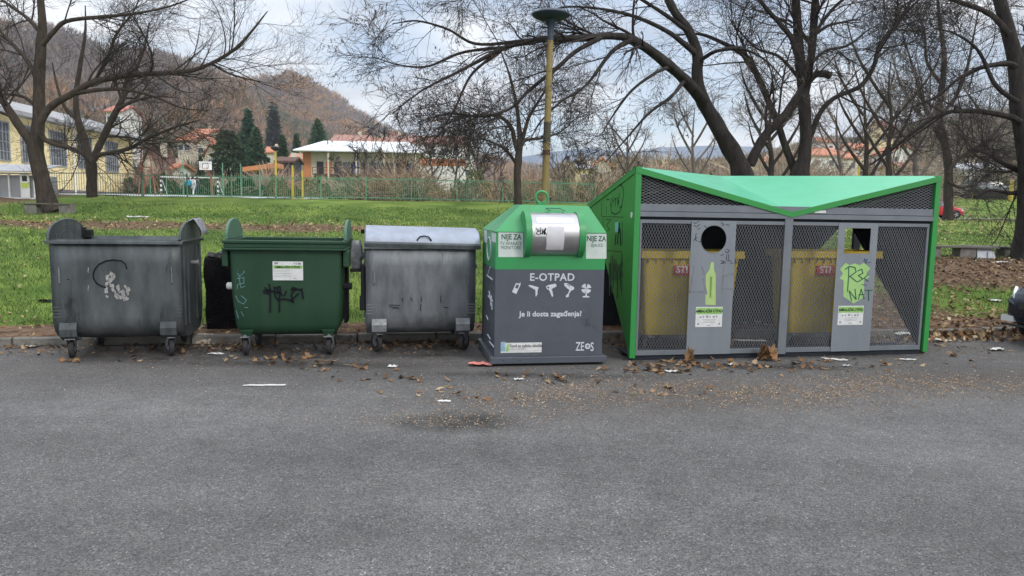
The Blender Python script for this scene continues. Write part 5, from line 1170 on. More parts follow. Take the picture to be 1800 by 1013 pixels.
b = MB(); b.bx(0, W, 0, ED, .03, zb_); b.build('base', m_egrey, te, bevel=.006)
b = MB(); b.prism([(xa, y0, zb_), (xb, y0, zb_), (xb, y1, zb_), (xa, y1, zb_)], (0, 0, ztop - zb_)); body = b.build('body', m_egrey, te, bevel=.004)
b = MB()
yy = y0 - .002
b.prism([(xa, yy, zs0), (xb, yy, zs0), (xb, yy, ztop), (xa, yy, ztop)], (0, .002, 0)); b.bx(xa - .002, xa, y0, y1, zs0, ztop); b.bx(xb, xb + .002, y0, y1, zs0, ztop)
b.build('green_band', m_egreen, body)
# roof: truncated pyramid
zr = fe.p(970, 361, .5)[1]; a = fe.p(912, 361, .5)[0]; c = fe.p(1031, 361, .5)[0]
b = MB()
b.add([(xa - .01, y0 - .01, ztop), (xb + .01, y0 - .01, ztop), (xb + .01, y1 + .01, ztop), (xa - .01, y1 + .01, ztop), (a, .42, zr), (c, .42, zr), (c, .8, zr), (a, .8, zr), (xa - .01, y0 - .01, ztop - .008), (xb + .01, y0 - .01, ztop - .008), (xb + .01, y1 + .01, ztop - .008), (xa - .01, y1 + .01, ztop - .008)],
      [(0, 1, 5, 4), (1, 2, 6, 5), (2, 3, 7, 6), (3, 0, 4, 7), (4, 5, 6, 7), (8, 9, 1, 0), (9, 10, 2, 1), (10, 11, 3, 2), (11, 8, 0, 3), (11, 10, 9, 8)])
b.build('roof', m_egreen, te, bevel=.004)
xr, zrr = fe.p(952, 347, .6)
b = MB(); b.torus((xr, .6, zr + .09), .068, .015, 'y'); b.bx(xr - .05, xr + .05, .56, .64, zr, zr + .035); b.build('lifting_ring', m_egreen, te, smooth=True)
# drum
xl, zc = fe.p(925, 413, -.1); xr_, _ = fe.p(1030, 413, -.1); zT = fe.p(975, 372, 0.02)[1]; zB = fe.p(975, 456, -.02)[1]
rad = (zT - zB) / 2; zc = (zT + zB) / 2; yc = y0 + .09
b = MB(); b.lathe([(rad * .94, 0), (rad * .94, xr_ - xl - .1)], (xl + .06, yc, zc), 'x', 48)
drum = b.build('drum', mat('brushed_steel', (.5, .5, .52), .3, .9, col2=(.38, .37, .38), scale=3, bump=.05), te, smooth=True)
for xx, w_ in ((xl, .065), (xr_ - .07, .07)):
    b = MB(); b.lathe([(rad * .8, -.002), (rad, 0), (rad * 1.0, w_), (rad * .8, w_ + .002)], (xx, yc, zc), 'x', 48); b.build('drum_ring', m_egreen, drum, smooth=True)
def on_drum(px0, px1, z0, z1, m, name, lift=.002, n=10):
    xA, xB = fe.p(px0, 410, yc - rad)[0], fe.p(px1, 410, yc - rad)[0]; b = MB(); V = []
    rr = rad * .94 + lift
    for k in range(n + 1):
        z = z0 + (z1 - z0) * k / n; y = yc - math.sqrt(max(rr * rr - (z - zc) ** 2, 0)); V += [(xA + .004 * math.sin(k), y, z), (xB, y, z)]
    b.add(V, [(2 * k, 2 * k + 1, 2 * k + 3, 2 * k + 2) for k in range(n)]); return b.build(name, m, drum, smooth=True), xA, xB
zp0 = fe.p(970, 440, yc - rad)[1]; zp1 = fe.p(970, 398, yc - rad)[1]
_, xA, xB = on_drum(962, 993, zp0, zp1, mat('grey_notice_paper', (.55, .55, .57), .7, col2=(.48, .48, .5), scale=8), 'notice')
on_drum(945, 1012, zp1 + .03, zp1 + .09, mat('tape_residue', (.62, .64, .68), .4), 'tape', .0015)
_, xA, xB = on_drum(941, 961, fe.p(950, 416, yc - rad)[1], fe.p(950, 399, yc - rad)[1], m_wht, 'graffiti_sticker', .002)
b = MB(); zz0 = fe.p(950, 407, yc - rad)[1]
for q in ([(943, 402), (947, 405), (943, 411), (948, 413)], [(945, 407), (950, 406)], [(951, 400), (950, 412), (953, 410)], [(954, 403), (954, 412), (957, 404), (957, 413)], [(959, 401), (958, 412)], [(958, 407), (961, 402)], [(958, 407), (961, 413)]): b.ribbon([fe.p(x, y, yc - rad) for x, y in q], .007, yc - rad * .94 - .004)
b.build('sticker_scrawl', m_ink, drum)
b = MB()
for px in (961, 986): x, z = fe.p(px, 370, .2); b.tube([(x, .17, zr - .09), (x, .1, zT + .0)], .004, 5)
xq0, _ = fe.p(961, 363, .3); xq1, _ = fe.p(986, 363, .3); b.tube([(xq0, .33, zr - .04), (xq0, .1, zT + .005)], .005, 5); b.tube([(xq1, .33, zr - .04), (xq1, .1, zT + .005)], .005, 5); b.tube([(xq0, .33, zr - .035), (xq1, .33, zr - .035)], .005, 5)
b.build('handle', m_dkg, te)
# printed plates
for (pa, pb, pc_, pd), words in ((((876, 407), (919.5, 407), (919.5, 452), (876, 452)), (('NIJE ZA', 898.5, 421, 9.3, .002), ('TV APARATE', 898, 431, 6, .0), ('MONITORE', 898, 438.5, 6.2, .0))), (((1030, 411), (1066, 411), (1066, 455), (1030, 455)), (('NIJE ZA', 1048, 424, 9.3, .002), ('SIJALICE', 1049, 434, 5.6, 0)))):
    q = [fe.p(*k, yy) for k in (pa, pb, pc_, pd)]; b = MB(); b.prism([(x, yy, z) for x, z in q], (0, -.0015, 0)); pl = b.build('printed_plate', m_paleg, body)
    for wd, px, py, s, bo in words:
        x, z = fe.p(px, py, yy); text(wd, fe.m(s) / .7, x, z, yy - .0022, m_dkg, pl, bold=bo, xs=.8)
x, z = fe.p(970.5, 493.5, y0); text('E-OTPAD', fe.m(13.2) / .7, x, z, y0 - .0022, m_letter, body, bold=.0022, spacing=1.08)
x, z = fe.p(968, 556, y0); text('Je li dosta zagađenja?', fe.m(9.2) / .7, x, z, y0 - .0022, m_letter, body, bold=.0022, spacing=1.03)
def poly(pts, m, y=y0 - .0022, name='pictogram', parent=None, holes=None):
    b = MB(); q = [fe.p(px, py, y0) for px, py in pts]; b.prism([(x, y, z) for x, z in q], (0, .0015, 0)); return b.build(name, m, parent or body)
E_ = lambda X, Y: (880 + X / 10, 460 + Y / 10)
ph = poly([E_(270, 375), E_(352, 400), E_(275, 570), E_(200, 535)], m_letter); poly([E_(350, 370), E_(338, 365), E_(330, 395), E_(345, 400)], m_letter, parent=ph)
poly([E_(280, 400), E_(325, 415), E_(298, 480), E_(252, 462)], m_egrey, y0 - .0032, 'phone_screen', ph)
poly([E_(480, 420), E_(520, 410), E_(670, 455), E_(650, 500), E_(645, 580), E_(620, 620), E_(612, 600), E_(612, 500), E_(520, 450)], m_letter)
hd = poly([E_(795, 440), E_(830, 415), E_(970, 385), E_(985, 435), E_(900, 480), E_(925, 600), E_(905, 625), E_(850, 500), E_(815, 485)], m_letter); poly([E_(815, 455), E_(838, 435), E_(858, 458), E_(838, 480)], m_egrey, y0 - .0032, 'dryer_vent', hd)
mxr = poly([E_(1110, 385), E_(1160, 375), E_(1290, 450), E_(1290, 490), E_(1240, 510), E_(1205, 560), E_(1195, 620), E_(1150, 630), E_(1145, 600), E_(1185, 560), E_(1210, 505), E_(1125, 430)], m_letter); poly([E_(1160, 400), E_(1172, 393), E_(1225, 425), E_(1215, 435)], m_egrey, y0 - .0032, 'mixer_slot', mxr)
fan = poly([E_(1440, 630), E_(1440, 612), E_(1490, 600), E_(1495, 500), E_(1512, 500), E_(1515, 600), E_(1560, 612), E_(1560, 630)], m_letter)
for k in range(4):
    a_ = R(90 * k + 20); pts = [(1505, 475)] + [(1505 + 88 * math.cos(a_ + t), 475 + 88 * math.sin(a_ + t)) for t in (-.05, .25, .55, .85, 1.05)]
    poly([E_(*p_) for p_ in pts], m_letter, parent=fan, name='fan_blade')
# fund sticker
x0_, z1_ = fe.p(888.5, 603, y0); x1_, z0_ = fe.p(952, 616.5, y0); b = MB(); b.bx(x0_, x1_, y0 - .0015, y0, z0_, z1_); xs_, zs_ = fe.p(880, 618, y0); b.bx(xs_, x1_, y0 - .0015, y0, zs_ - .016, zs_); st = b.build('sticker', m_wht, body)
b = MB(); b.bx(xs_, x0_, y0 - .0015, y0, z0_, z1_ + .01); b.build('sticker_emblem', mat('emblem_blue', (.12, .25, .42), .6, col2=(.3, .45, .5), scale=40), st); b = MB(); b.prism([(x0_ + .004, y0 - .002, z0_), (x0_ + .04, y0 - .002, z0_), (x0_ + .036, y0 - .002, z1_), (x0_ + .01, y0 - .002, z0_ + .05)], (0, -.0008, 0)); b.build('sticker_leaf', m_lime, st)
text('Fond za zaštitu okoliša', fe.m(5.4) / .7, x0_ + .045, z0_ + .041, y0 - .0022, m_ink, st, align='LEFT', xs=.86, bold=.0006); text('Federacije BiH', fe.m(4) / .7, x0_ + .045, z0_ + .012, y0 - .0022, m_gtxt, st, align='LEFT', xs=.86)
x, z = fe.p(1011.5, 616.5, y0); s_ = fe.m(16) / .7
lz = text('ZE', s_, x, z, y0 - .0022, m_letter, body, align='LEFT', xs=.62, bold=.0015); x2, z2 = fe.p(1037.5, 617, y0); text('S', s_, x2, z2, y0 - .0022, m_letter, lz, align='LEFT', xs=.62, bold=.0015)
xo, zo = fe.p(1033, 609, y0); b = MB(); b.torus((xo, y0 - .001, zo), .024, .0085, 'y', 20, 6); b.prism([(xo - .009, y0 - .002, zo - .003), (xo + .01, y0 - .002, zo + .004), (xo + .004, y0 - .002, zo - .01)], (0, .001, 0)); b.v = [(v[0], y0 - .001 + (v[1] - y0) * .2, v[2]) for v in b.v]; b.build('logo_ring', m_letter, lz)
# marks on its left side (a pale ring and worn stripes)
b = MB(); sx = xa - .004
def sideq(px, py): q = fe.side(px, py, xa - .003); return q
ring_ = [sideq(860 + 3.2 * math.cos(t), 437 + 20 * math.sin(t)) for t in np.linspace(0, 6.283, 22)]
for (ya, za), (yb, zb2) in zip(ring_[:-1], ring_[1:]): b.tube([(sx, ya, za), (sx, yb, zb2)], .012, 4)
for q in (((856, 484), (866, 492)), ((858, 482), (862, 470)), ((858, 520), (866, 530)), ((860, 512), (861, 522)), ((864, 520), (865, 545)), ((855, 555), (858, 562)), ((857, 588), (862, 596)), ((860, 600), (868, 610)), ((862, 520), (863, 538))):
    b.build('side_print', m_letter, body); b = MB()
    (ya, za), (yb, zb2) = sideq(*q[0]), sideq(*q[1]); b.tube([(sx, ya, za), (sx, yb, zb2)], .008, 4)
b.build('side_print', m_letter, body)
b = MB()
for pxa, pxb in ((850.5, 855.5), (864.5, 871)):
    (ya, za), (yb, zb2) = sideq(pxa, 400 + (pxa - 850) * .4), sideq(pxb, 430); b.bx(xa - .004, xa - .001, min(ya, yb), max(ya, yb), min(za, zb2) + .02, max(za, zb2) - .02)
b.build('side_plate', m_paleg, body)
for k in (885, 914): x, z = fe.p(k, 634, 0); b = MB(); b.lathe([(.008, -.004), (.008, .002)], (x, 0, z), 'y', 10); b.build('bolt', m_dark, te)

# ------------------------------------------------------------------ the green shelter
fs = Fr((1104.5, 634), (1627, 622)); W = fs.W
ts = thing('recycling_shelter', 'bright green steel shelter with folded roof and grey mesh doors over two yellow bins', 'recycling shelter', fs.O, fs.yaw)
m_sg = mat('shelter_green_paint', (.02, .235, .045), .35, col2=(.026, .205, .047), scale=2.5, spots=((.03, .12, .04), 5, .7))
m_sroof = mat('roof_green_sky_tint', (.075, .43, .24), .3, col2=(.07, .39, .215), scale=1.5, spots=((.05, .25, .12), 6, .7))  # shelter green made paler and bluer, sky reflection put into the colour
m_frame = mat('shelter_grey_steel', (.16, .18, .2), .5, .3, col2=(.13, .145, .165), scale=4, spots=((.2, .21, .22), 7, .68))
m_sheet = mat('grey_steel_sheet', (.2, .22, .245), .5, .25, col2=(.165, .185, .21), scale=3, streak=True, spots=[((.13, .14, .15), 4, .64)])
m_mesh = mat('galvanised_mesh', (.21, .225, .24), .5, .5)
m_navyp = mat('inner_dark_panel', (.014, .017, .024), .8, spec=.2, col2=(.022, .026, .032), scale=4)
xL, HL = fs.p(1112, 291); xR, HR = fs.p(1652, 312); HP = (HL + HR) / 2; xV, zV = fs.p(1390, 373)
SD = 1.9; zbk = 1.7 + 0
ykb, zkb = fs.side(1031, 362, 0.0); SD = min(max(ykb, 1.4), 2.6); zbk = zkb
ya, za = SD * .93, 0
xPm, zPm = fs.p(1284, 310, SD)
sidepoly = [(0, .03), (0, HP), (SD, zbk), (SD, zbk - .1), (1.5, 1.58), (.02, .06)]
for nm, x, s in (('side_wall', 0, 1), ('side_wall', W, -1)):
    b = MB(); b.prism([(x + s * .012, y, z) for y, z in sidepoly], (s * .012, 0, 0)); sw = b.build(nm, m_sg, ts)
    b = MB(); b.bx(x, x + s * .07, -.03, .03, 0.03, HP); b.build('corner_post', m_sg, ts, bevel=.004)
    b = MB(); b.prism([(x + s * .0, SD, zbk + .01), (x, SD, zbk - .06), (x, 0.03, HP - .07), (x, .03, HP)], (s * .06, 0, 0)); b.build('roof_edge', m_sg, sw)
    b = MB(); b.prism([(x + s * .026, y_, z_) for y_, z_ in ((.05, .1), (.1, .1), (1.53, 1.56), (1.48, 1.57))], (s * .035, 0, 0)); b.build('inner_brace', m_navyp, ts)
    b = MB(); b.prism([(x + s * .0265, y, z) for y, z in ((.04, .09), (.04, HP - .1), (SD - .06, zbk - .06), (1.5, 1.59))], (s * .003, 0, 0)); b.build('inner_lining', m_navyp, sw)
    if nm and s == 1: SW = sw
t_ = .05
b = MB()
A_ = (0, -.03, HP + .0); V_ = (xV, -.03, zV + .0); B_ = (W, -.03, HP); P_ = (xV, SD, zPm); L2 = (0, SD, zbk + .02); R2 = (W, SD, zbk + .02)
tp = [A_, V_, B_, P_, L2, R2]; bt = [(x, y, z - .02) for x, y, z in tp]
b.add(tp + bt, [(0, 1, 3), (1, 2, 3), (0, 3, 4), (2, 5, 3), (6, 9, 7), (7, 9, 8), (6, 10, 9), (8, 9, 11), (0, 4, 10, 6), (4, 3, 9, 10), (3, 5, 11, 9), (5, 2, 8, 11), (2, 1, 7, 8), (1, 0, 6, 7)])
b.build('roof', m_sroof, ts)
b = MB(); b.add([(x, y, z - .028) for x, y, z in tp], [(0, 1, 3), (1, 2, 3), (0, 3, 4), (2, 5, 3)]); b.build('ceiling_shade_sheet', m_navyp, ts)  # dark sheet added under the roof to stand in for interior shade
b = MB()
for (xa_, za_), (xb_, zb2) in (((0, HP), (xV, zV)), ((xV, zV), (W, HP))):
    b.prism([(xa_, -.036, za_ + .003), (xb_, -.036, zb2 + .003), (xb_, -.036, zb2 - .062), (xa_, -.036, za_ - .062)], (0, .03, 0))
b.build('fascia', m_sg, ts)
zb1 = fs.p(1250, 362)[1]; zb2_ = fs.p(1250, 373.5)[1]; zb3 = fs.p(1250, 383)[1]; zd = fs.p(1250, 388)[1]; zmt = fs.p(1170, 393)[1]; zmb = .115
b = MB(); b.bx(.07, W - .07, -.02, .03, zb2_ + .003, zb1 + .01); b.bx(.07, W - .07, -.028, .03, zb3 + .003, zb2_ - .003); b.build('beam', m_frame, ts)
b = MB(); b.bx(.07, W - .07, .01, .05, zd, zb3); b.build('shadow_gap_strip', m_navyp, ts)
xd = [fs.p(1372, 500)[0], fs.p(1386, 500)[0]]
dl = fs.p(1205, 600)[0], fs.p(1282, 600)[0]; dr = fs.p(1458.5, 600)[0], fs.p(1526.5, 600)[0]
xre = fs.p(1612, 600)[0]
b = MB()
for x0_, x1_ in ((.075, xd[0] - .004), (xd[1] + .004, xre + .03)):
    b.bx(x0_, x1_, -.02, .02, zmt, zd); b.bx(x0_, x1_, -.02, .02, .06, zmb)
b.bx(.075, .1, -.02, .02, zmb, zmt); b.bx(xre, xre + .03, -.02, .02, zmb, zmt)
b.bx(xd[0], xd[1], -.024, .02, .04, zb3); b.build('door_frame', m_frame, ts, bevel=.002)
b = MB(); b.bx(.02, W - .02, 0, .06, .0, .055); b.build('sill', m_navyp, ts)
# sheet with a round hole
def sheet_hole(x0, x1, z0, z1, hole, name='front_sheet'):
    n = len(hole); out = []
    for hx, hzz in hole:
        dx, dz = hx - sum(h[0] for h in hole) / n, hzz - sum(h[1] for h in hole) / n
        cx, cz = sum(h[0] for h in hole) / n, sum(h[1] for h in hole) / n
        k = min(((x1 - cx) / dx if dx > 1e-6 else (x0 - cx) / dx if dx < -1e-6 else 1e9), ((z1 - cz) / dz if dz > 1e-6 else (z0 - cz) / dz if dz < -1e-6 else 1e9)); out.append((cx + dx * k, cz + dz * k))
    b = MB(); V = []; Y0, Y1 = -.026, -.018
    for yv in (Y0, Y1): V += [(x, yv, z) for x, z in hole] + [(x, yv, z) for x, z in out]
    fs_ = []
    for j in range(n):
        k = (j + 1) % n; fs_ += [(j, k, n + k, n + j), (2 * n + j, 2 * n + n + j, 2 * n + n + k, 2 * n + k), (j, 2 * n + j, 2 * n + k, k)]
    b.add(V, fs_)
    return b, out
xh, zh = fs.p(1252.5, 420.5); rh = (fs.p(1275, 420)[0] - fs.p(1230, 420)[0]) / 2
hole = []
corner_ang = []
x0_, x1_ = dl; z0_, z1_ = .06, zd - .004
angs = sorted(set([2 * math.pi * k / 48 for k in range(48)] + [math.atan2(z - zh, x - xh) % (2 * math.pi) for x in (x0_, x1_) for z in (z0_, z1_)]))
cx = xh; hole = [(xh + rh * math.cos(a), zh + rh * math.sin(a)) for a in angs]
def sheet_r(x0, x1, z0, z1, cx, cz, angs, rf):
    b = MB(); V = []; n = len(angs); ho = []; ou = []
    for a in angs:
        c_, s_ = math.cos(a), math.sin(a); r0 = rf(a); ho.append((cx + r0 * c_, cz + r0 * s_))
        k = min((x1 - cx) / c_ if c_ > 1e-9 else (x0 - cx) / c_ if c_ < -1e-9 else 1e9, (z1 - cz) / s_ if s_ > 1e-9 else (z0 - cz) / s_ if s_ < -1e-9 else 1e9); ou.append((cx + k * c_, cz + k * s_))
    for yv in (-.028, -.021): V += [(x, yv, z) for x, z in ho] + [(x, yv, z) for x, z in ou]
    f_ = []
    for j in range(n): k = (j + 1) % n; f_ += [(j, k, n + k, n + j), (2 * n + j, 3 * n + j, 3 * n + k, 2 * n + k), (j, 2 * n + j, 2 * n + k, k), (n + j, n + k, 3 * n + k, 3 * n + j)]
    b.add(V, f_); return b
sh1 = sheet_r(x0_, x1_, z0_, z1_, xh, zh, angs, lambda a: rh).build('front_sheet', m_sheet, ts)
b = MB(); b.torus((xh, -.029, zh), rh, .003, 'y', 48, 6); b.build('hole_rim', m_frame, sh1)
x0_, x1_ = dr; hx0, hz1 = fs.p(1483.5, 401); hx1, hz0 = fs.p(1525.5, 446)
cx, cz = (hx0 + hx1) / 2, (hz0 + hz1) / 2; hw, hh_ = (hx1 - hx0) / 2, (hz1 - hz0) / 2
angs = sorted(set([2 * math.pi * k / 40 for k in range(40)] + [math.atan2(z - cz, x - cx) % (2 * math.pi) for x in (x0_, x1_) for z in (z0_, z1_)] + [math.atan2(a * hh_, c_ * hw) % (2 * math.pi) for a in (-1, 1) for c_ in (-1, 1)]))
sh2 = sheet_r(x0_, x1_, z0_, z1_, cx, cz, angs, lambda a: min(hw / max(abs(math.cos(a)), 1e-9), hh_ / max(abs(math.sin(a)), 1e-9))).build('front_sheet', m_sheet, ts)
def diamond(x0, x1, z0, z1, pu, pz, r, name, clip=None, y=0.0, horiz=False):
    n = int((x1 - x0) / pu) + 1; K = int((z1 - z0) / (pz / 2)) + 1
    zz_ = np.linspace(z0, z1, K); i = np.arange(n)[:, None]; j = np.arange(K)[None, :]
    xx = x0 + (i + .5) * pu + np.where((i + j) % 2 == 0, pu / 2, -pu / 2) * .93; xx = np.clip(xx, x0, x1)
    P = np.stack([xx, np.full_like(xx, y) + np.where((i + j) % 2 == 0, .002, -.002), np.broadcast_to(zz_[None, :], xx.shape)], 2)
    if horiz: P = P[..., [2, 1, 0]]
    P = P + np.stack([.004 * np.sin(P[..., 2] * 3.1 + P[..., 0] * 1.7), .006 * np.sin(P[..., 0] * 7 + P[..., 2] * 5), 0 * P[..., 0]], 2)
    if clip is not None:
        A = P[:, :-1].reshape(-1, 3); Bq = P[:, 1:].reshape(-1, 3); mid = (A + Bq) / 2; k = clip(mid[:, 0], mid[:, 2]); P = np.stack([A[k], Bq[k]], 1)
    V, Q = tubes(P, np.full(P.shape[:2], r), 4)
    return np_mesh(name, V, Q, m_mesh, ts)
for x0_, x1_ in ((.1, dl[0]), (dl[1], xd[0]), (xd[1], dr[0]), (dr[1], xre)): diamond(x0_, x1_, zmb, zmt, .0168, .067, .003, 'mesh_panel')
for x0_, x1_ in ((.07, xV), (xV, W - .07)):
    def cl(x, z): lim = np.where(x < xV, HP + (zV - HP) * x / xV, zV + (HP - zV) * (x - xV) / (W - xV)); return z < lim - .05
    diamond(zb1, HP, x0_, x1_, .0162, .068, .0028, 'mesh_panel', clip=cl, y=.012, horiz=True)
# back: dark panels leaving an opening at the right
b = MB()
yb = lambda z: max(.3, .16 + (SD - .18) * (z - .03) / (zbk - .03)) 
def bq(x, z): return (x, min(yb(z), SD - .03), z)
YB = SD - .04; k1 = fs.p(1428, 452, YB); k2 = fs.p(1478, 398, YB)
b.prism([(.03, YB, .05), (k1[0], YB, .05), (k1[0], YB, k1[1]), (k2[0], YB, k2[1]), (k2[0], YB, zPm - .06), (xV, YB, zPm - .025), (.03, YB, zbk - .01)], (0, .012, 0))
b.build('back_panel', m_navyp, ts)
b = MB(); xo = fs.p(1500, 420, SD)[0]; b.bx(xo - .05, xo + .05, SD - .09, SD - .035, .1, zbk + .2); b.bx(W * .52, W - .05, SD - .09, SD - .04, .08, .14); b.build('rear_post', m_navyp, ts)
b = MB(); b.prism([(.03, .1, .035), (W - .03, .1, .035), (W - .03, .5, .035), (.03, .5, .035)], (0, 0, .015)); b.build('floor_rail', m_navyp, ts)
# graffiti and marks on the sheets and the left wall
SCR = {}
for q in ([(1217, 391), (1221, 393), (1226, 389)], [(1218, 396), (1223, 399), (1228, 394)], [(1224, 403), (1229, 401)], [(1236, 397), (1240, 400)], [(1222, 410), (1220, 420), (1223, 424)], [(1217, 423), (1224, 417)], [(1226, 425), (1231, 424)], [(1266, 391), (1270, 395), (1267, 397)], [(1274, 395), (1280, 396)], [(1272, 441), (1277, 445), (1280, 440), (1275, 438)], [(1265, 449), (1270, 447)], [(1275, 448), (1275, 457)], [(1279, 447), (1279, 457)], [(1265, 458), (1272, 460), (1265, 463), (1274, 462)], [(1276, 458), (1284, 459)], [(1282, 463), (1287, 462)]): SCR.setdefault((q[0][0] > 1250) + 2 * (q[0][1] > 408), MB()).ribbon(trace(fs, q), .006, -.0285)
for b in SCR.values(): b.build('black_scribble', m_ink, sh1)
b = MB()
for q in ([(1218, 468), (1214, 495), (1211, 513), (1234, 513)], [(1234, 490), (1240, 516)], [(1270, 470), (1267, 515)], [(1270, 485), (1288, 481)], [(1272, 508), (1288, 508)], [(1232, 470), (1236, 482)]): b.ribbon(trace(fs, q), .022, -.0283, .0006)
b.build('faded_graffiti', m_inkg, sh1)
m_bot = mat('lime_bottle_print', (.34, .47, .17), .6, col2=(.29, .42, .16), scale=10)
b = MB(); q = trace(fs, [(1248, 461), (1253, 461), (1253, 474), (1256, 482), (1256, 536), (1238, 535), (1239, 483), (1245, 474)]); b.prism([(x, -.0288, z) for x, z in q], (0, .0006, 0)); bt_ = b.build('bottle_print', m_bot, sh1)
b = MB(); q = trace(fs, [(1246, 486), (1250, 486), (1248, 524), (1245, 522)]); b.prism([(x, -.0296, z) for x, z in q], (0, .0006, 0)); b.build('bottle_label', mat('olive_print', (.14, .24, .04), .6), bt_)
m_limeb = mat('lime_box_print', (.3, .5, .17), .6, col2=(.25, .43, .15), scale=10)
b = MB(); q = trace(fs, [(1474, 473), (1484, 462), (1491, 466), (1500, 463), (1508, 466), (1516, 462), (1527, 472), (1520, 480), (1526, 487), (1516, 492), (1516, 522), (1498, 533), (1480, 521), (1480, 493), (1473, 489), (1479, 481)]); b.prism([(x, -.0288, z) for x, z in q], (0, .0006, 0)); b.build('box_print', m_limeb, sh2)
b = MB()
for q in ([(1489, 470), (1489, 484), (1487, 512)], [(1483, 473), (1490, 468), (1500, 470), (1502, 478), (1490, 486)], [(1492, 486), (1503, 495)], [(1505, 476), (1512, 473), (1514, 480), (1506, 484), (1514, 490), (1505, 495)], [(1523, 482), (1516, 489), (1523, 494)], [(1494, 528), (1490, 511), (1502, 526), (1500, 508)], [(1506, 526), (1511, 508), (1516, 525)], [(1507, 518), (1516, 517)], [(1518, 510), (1530, 510)], [(1524, 510), (1524, 528)]): b.ribbon(trace(fs, q), .012, -.0302)
b.build('green_graffiti', mat('dark_green_spray', (.012, .09, .045), .6), sh2)
b = MB()
for q in ([(1515, 458), (1522, 456), (1518, 462), (1528, 461)], [(1517, 454), (1519, 463)], [(1512, 500), (1520, 501)]): b.ribbon(trace(fs, q), .01, -.0302, .001)
b.build('blue_scribble', mat('blue_ink', (.04, .07, .13), .6), sh2)
sticker(fs, sh1, 1223.5, 540, 1268.5, 574.5, -.0282, 's'); sticker(fs, sh2, 1474, 538, 1516, 571, -.0282, 's')
b = MB(); q = [fs.p(1429, 370), fs.p(1449, 375)]; b.bx(q[0][0], q[1][0], -.0295, -.0285, q[1][1], q[0][1]); b.build('torn_sticker', m_wht, ts)
SX = .0115
def sideribbon(b, pts, w_):
    q = [fs.side(px, py, SX) for px, py in pts]
    for (y0_, z0_), (y1_, z1_) in zip(q[:-1], q[1:]):
        dy, dz = y1_ - y0_, z1_ - z0_; l = math.hypot(dy, dz) or 1e-6; ny, nzz = -dz / l * w_ / 2, dy / l * w_ / 2
        b.prism([(SX, y0_ + ny, z0_ + nzz), (SX, y0_ - ny, z0_ - nzz), (SX, y1_ - ny, z1_ - nzz), (SX, y1_ + ny, z1_ + nzz)], (-.0015, 0, 0))
b = MB()
for q in ([(1080, 334), (1084, 328), (1092, 325), (1096, 332), (1096, 345), (1093, 362), (1089, 366)], [(1075, 348), (1073, 360), (1075, 374), (1082, 377), (1090, 372), (1094, 360)], [(1078, 346), (1075, 364)], [(1078, 355), (1083, 348), (1081, 364)], [(1085, 347), (1086, 360), (1089, 340)], [(1088, 352), (1086, 364)], [(1066, 352), (1069, 350), (1071, 352)]): sideribbon(b, q, .012)
for q in ([(1058, 381), (1096, 382)], [(1064, 386), (1074, 386), (1066, 396), (1072, 404), (1067, 406)], [(1060, 384), (1060, 400)], [(1058, 352), (1057, 380)], [(1066, 362), (1066, 378)], [(1094, 390), (1094, 430)], [(1058, 440), (1094, 443)]): sideribbon(b, q, .007)
b.build('wall_graffiti', m_ink, SW)
b = MB()
for k in range(26):
    rr = random.Random(k); x = rr.uniform(1068, 1094); y = rr.uniform(446, 470); sideribbon(b, [(x, y), (x + rr.uniform(-3, 3), y + rr.uniform(15, 60))], .028)
b.build('dark_spray', mat('dark_green_black_spray', (.008, .07, .035), .5), SW)
(ya, za), (yb_, zb5) = fs.side(1079, 389, SX), fs.side(1092, 434, SX); b = MB(); b.bx(SX - .001, SX, min(ya, yb_), max(ya, yb_), zb5, za); pc2 = b.build('wall_pictogram', m_sg, SW)
b = MB(); sideribbon(b, [(1084, 391), (1084, 408)], .12); b.build('pictogram_blue', mat('pale_blue_print', (.15, .45, .45), .6), pc2)
b = MB(); SX = .0095
for q in ([(1089, 392), (1088, 410)], [(1088, 400), (1085, 430)], [(1090, 402), (1091, 432)], [(1083, 412), (1081, 431)]): sideribbon(b, q, .03)
b.build('pictogram_figure', m_ink, pc2); SX = .0115
(ya, za) = fs.side(1101.5, 378, 0); b = MB(); b.lathe([(.028, -.002), (.028, .004)], (0, 0, 0), 'x', 16); b.v = [(v[0] + .008, .09 + v[1], za + v[2] * 1.25) for v in b.v]; b.build('round_sticker', m_wht, SW)

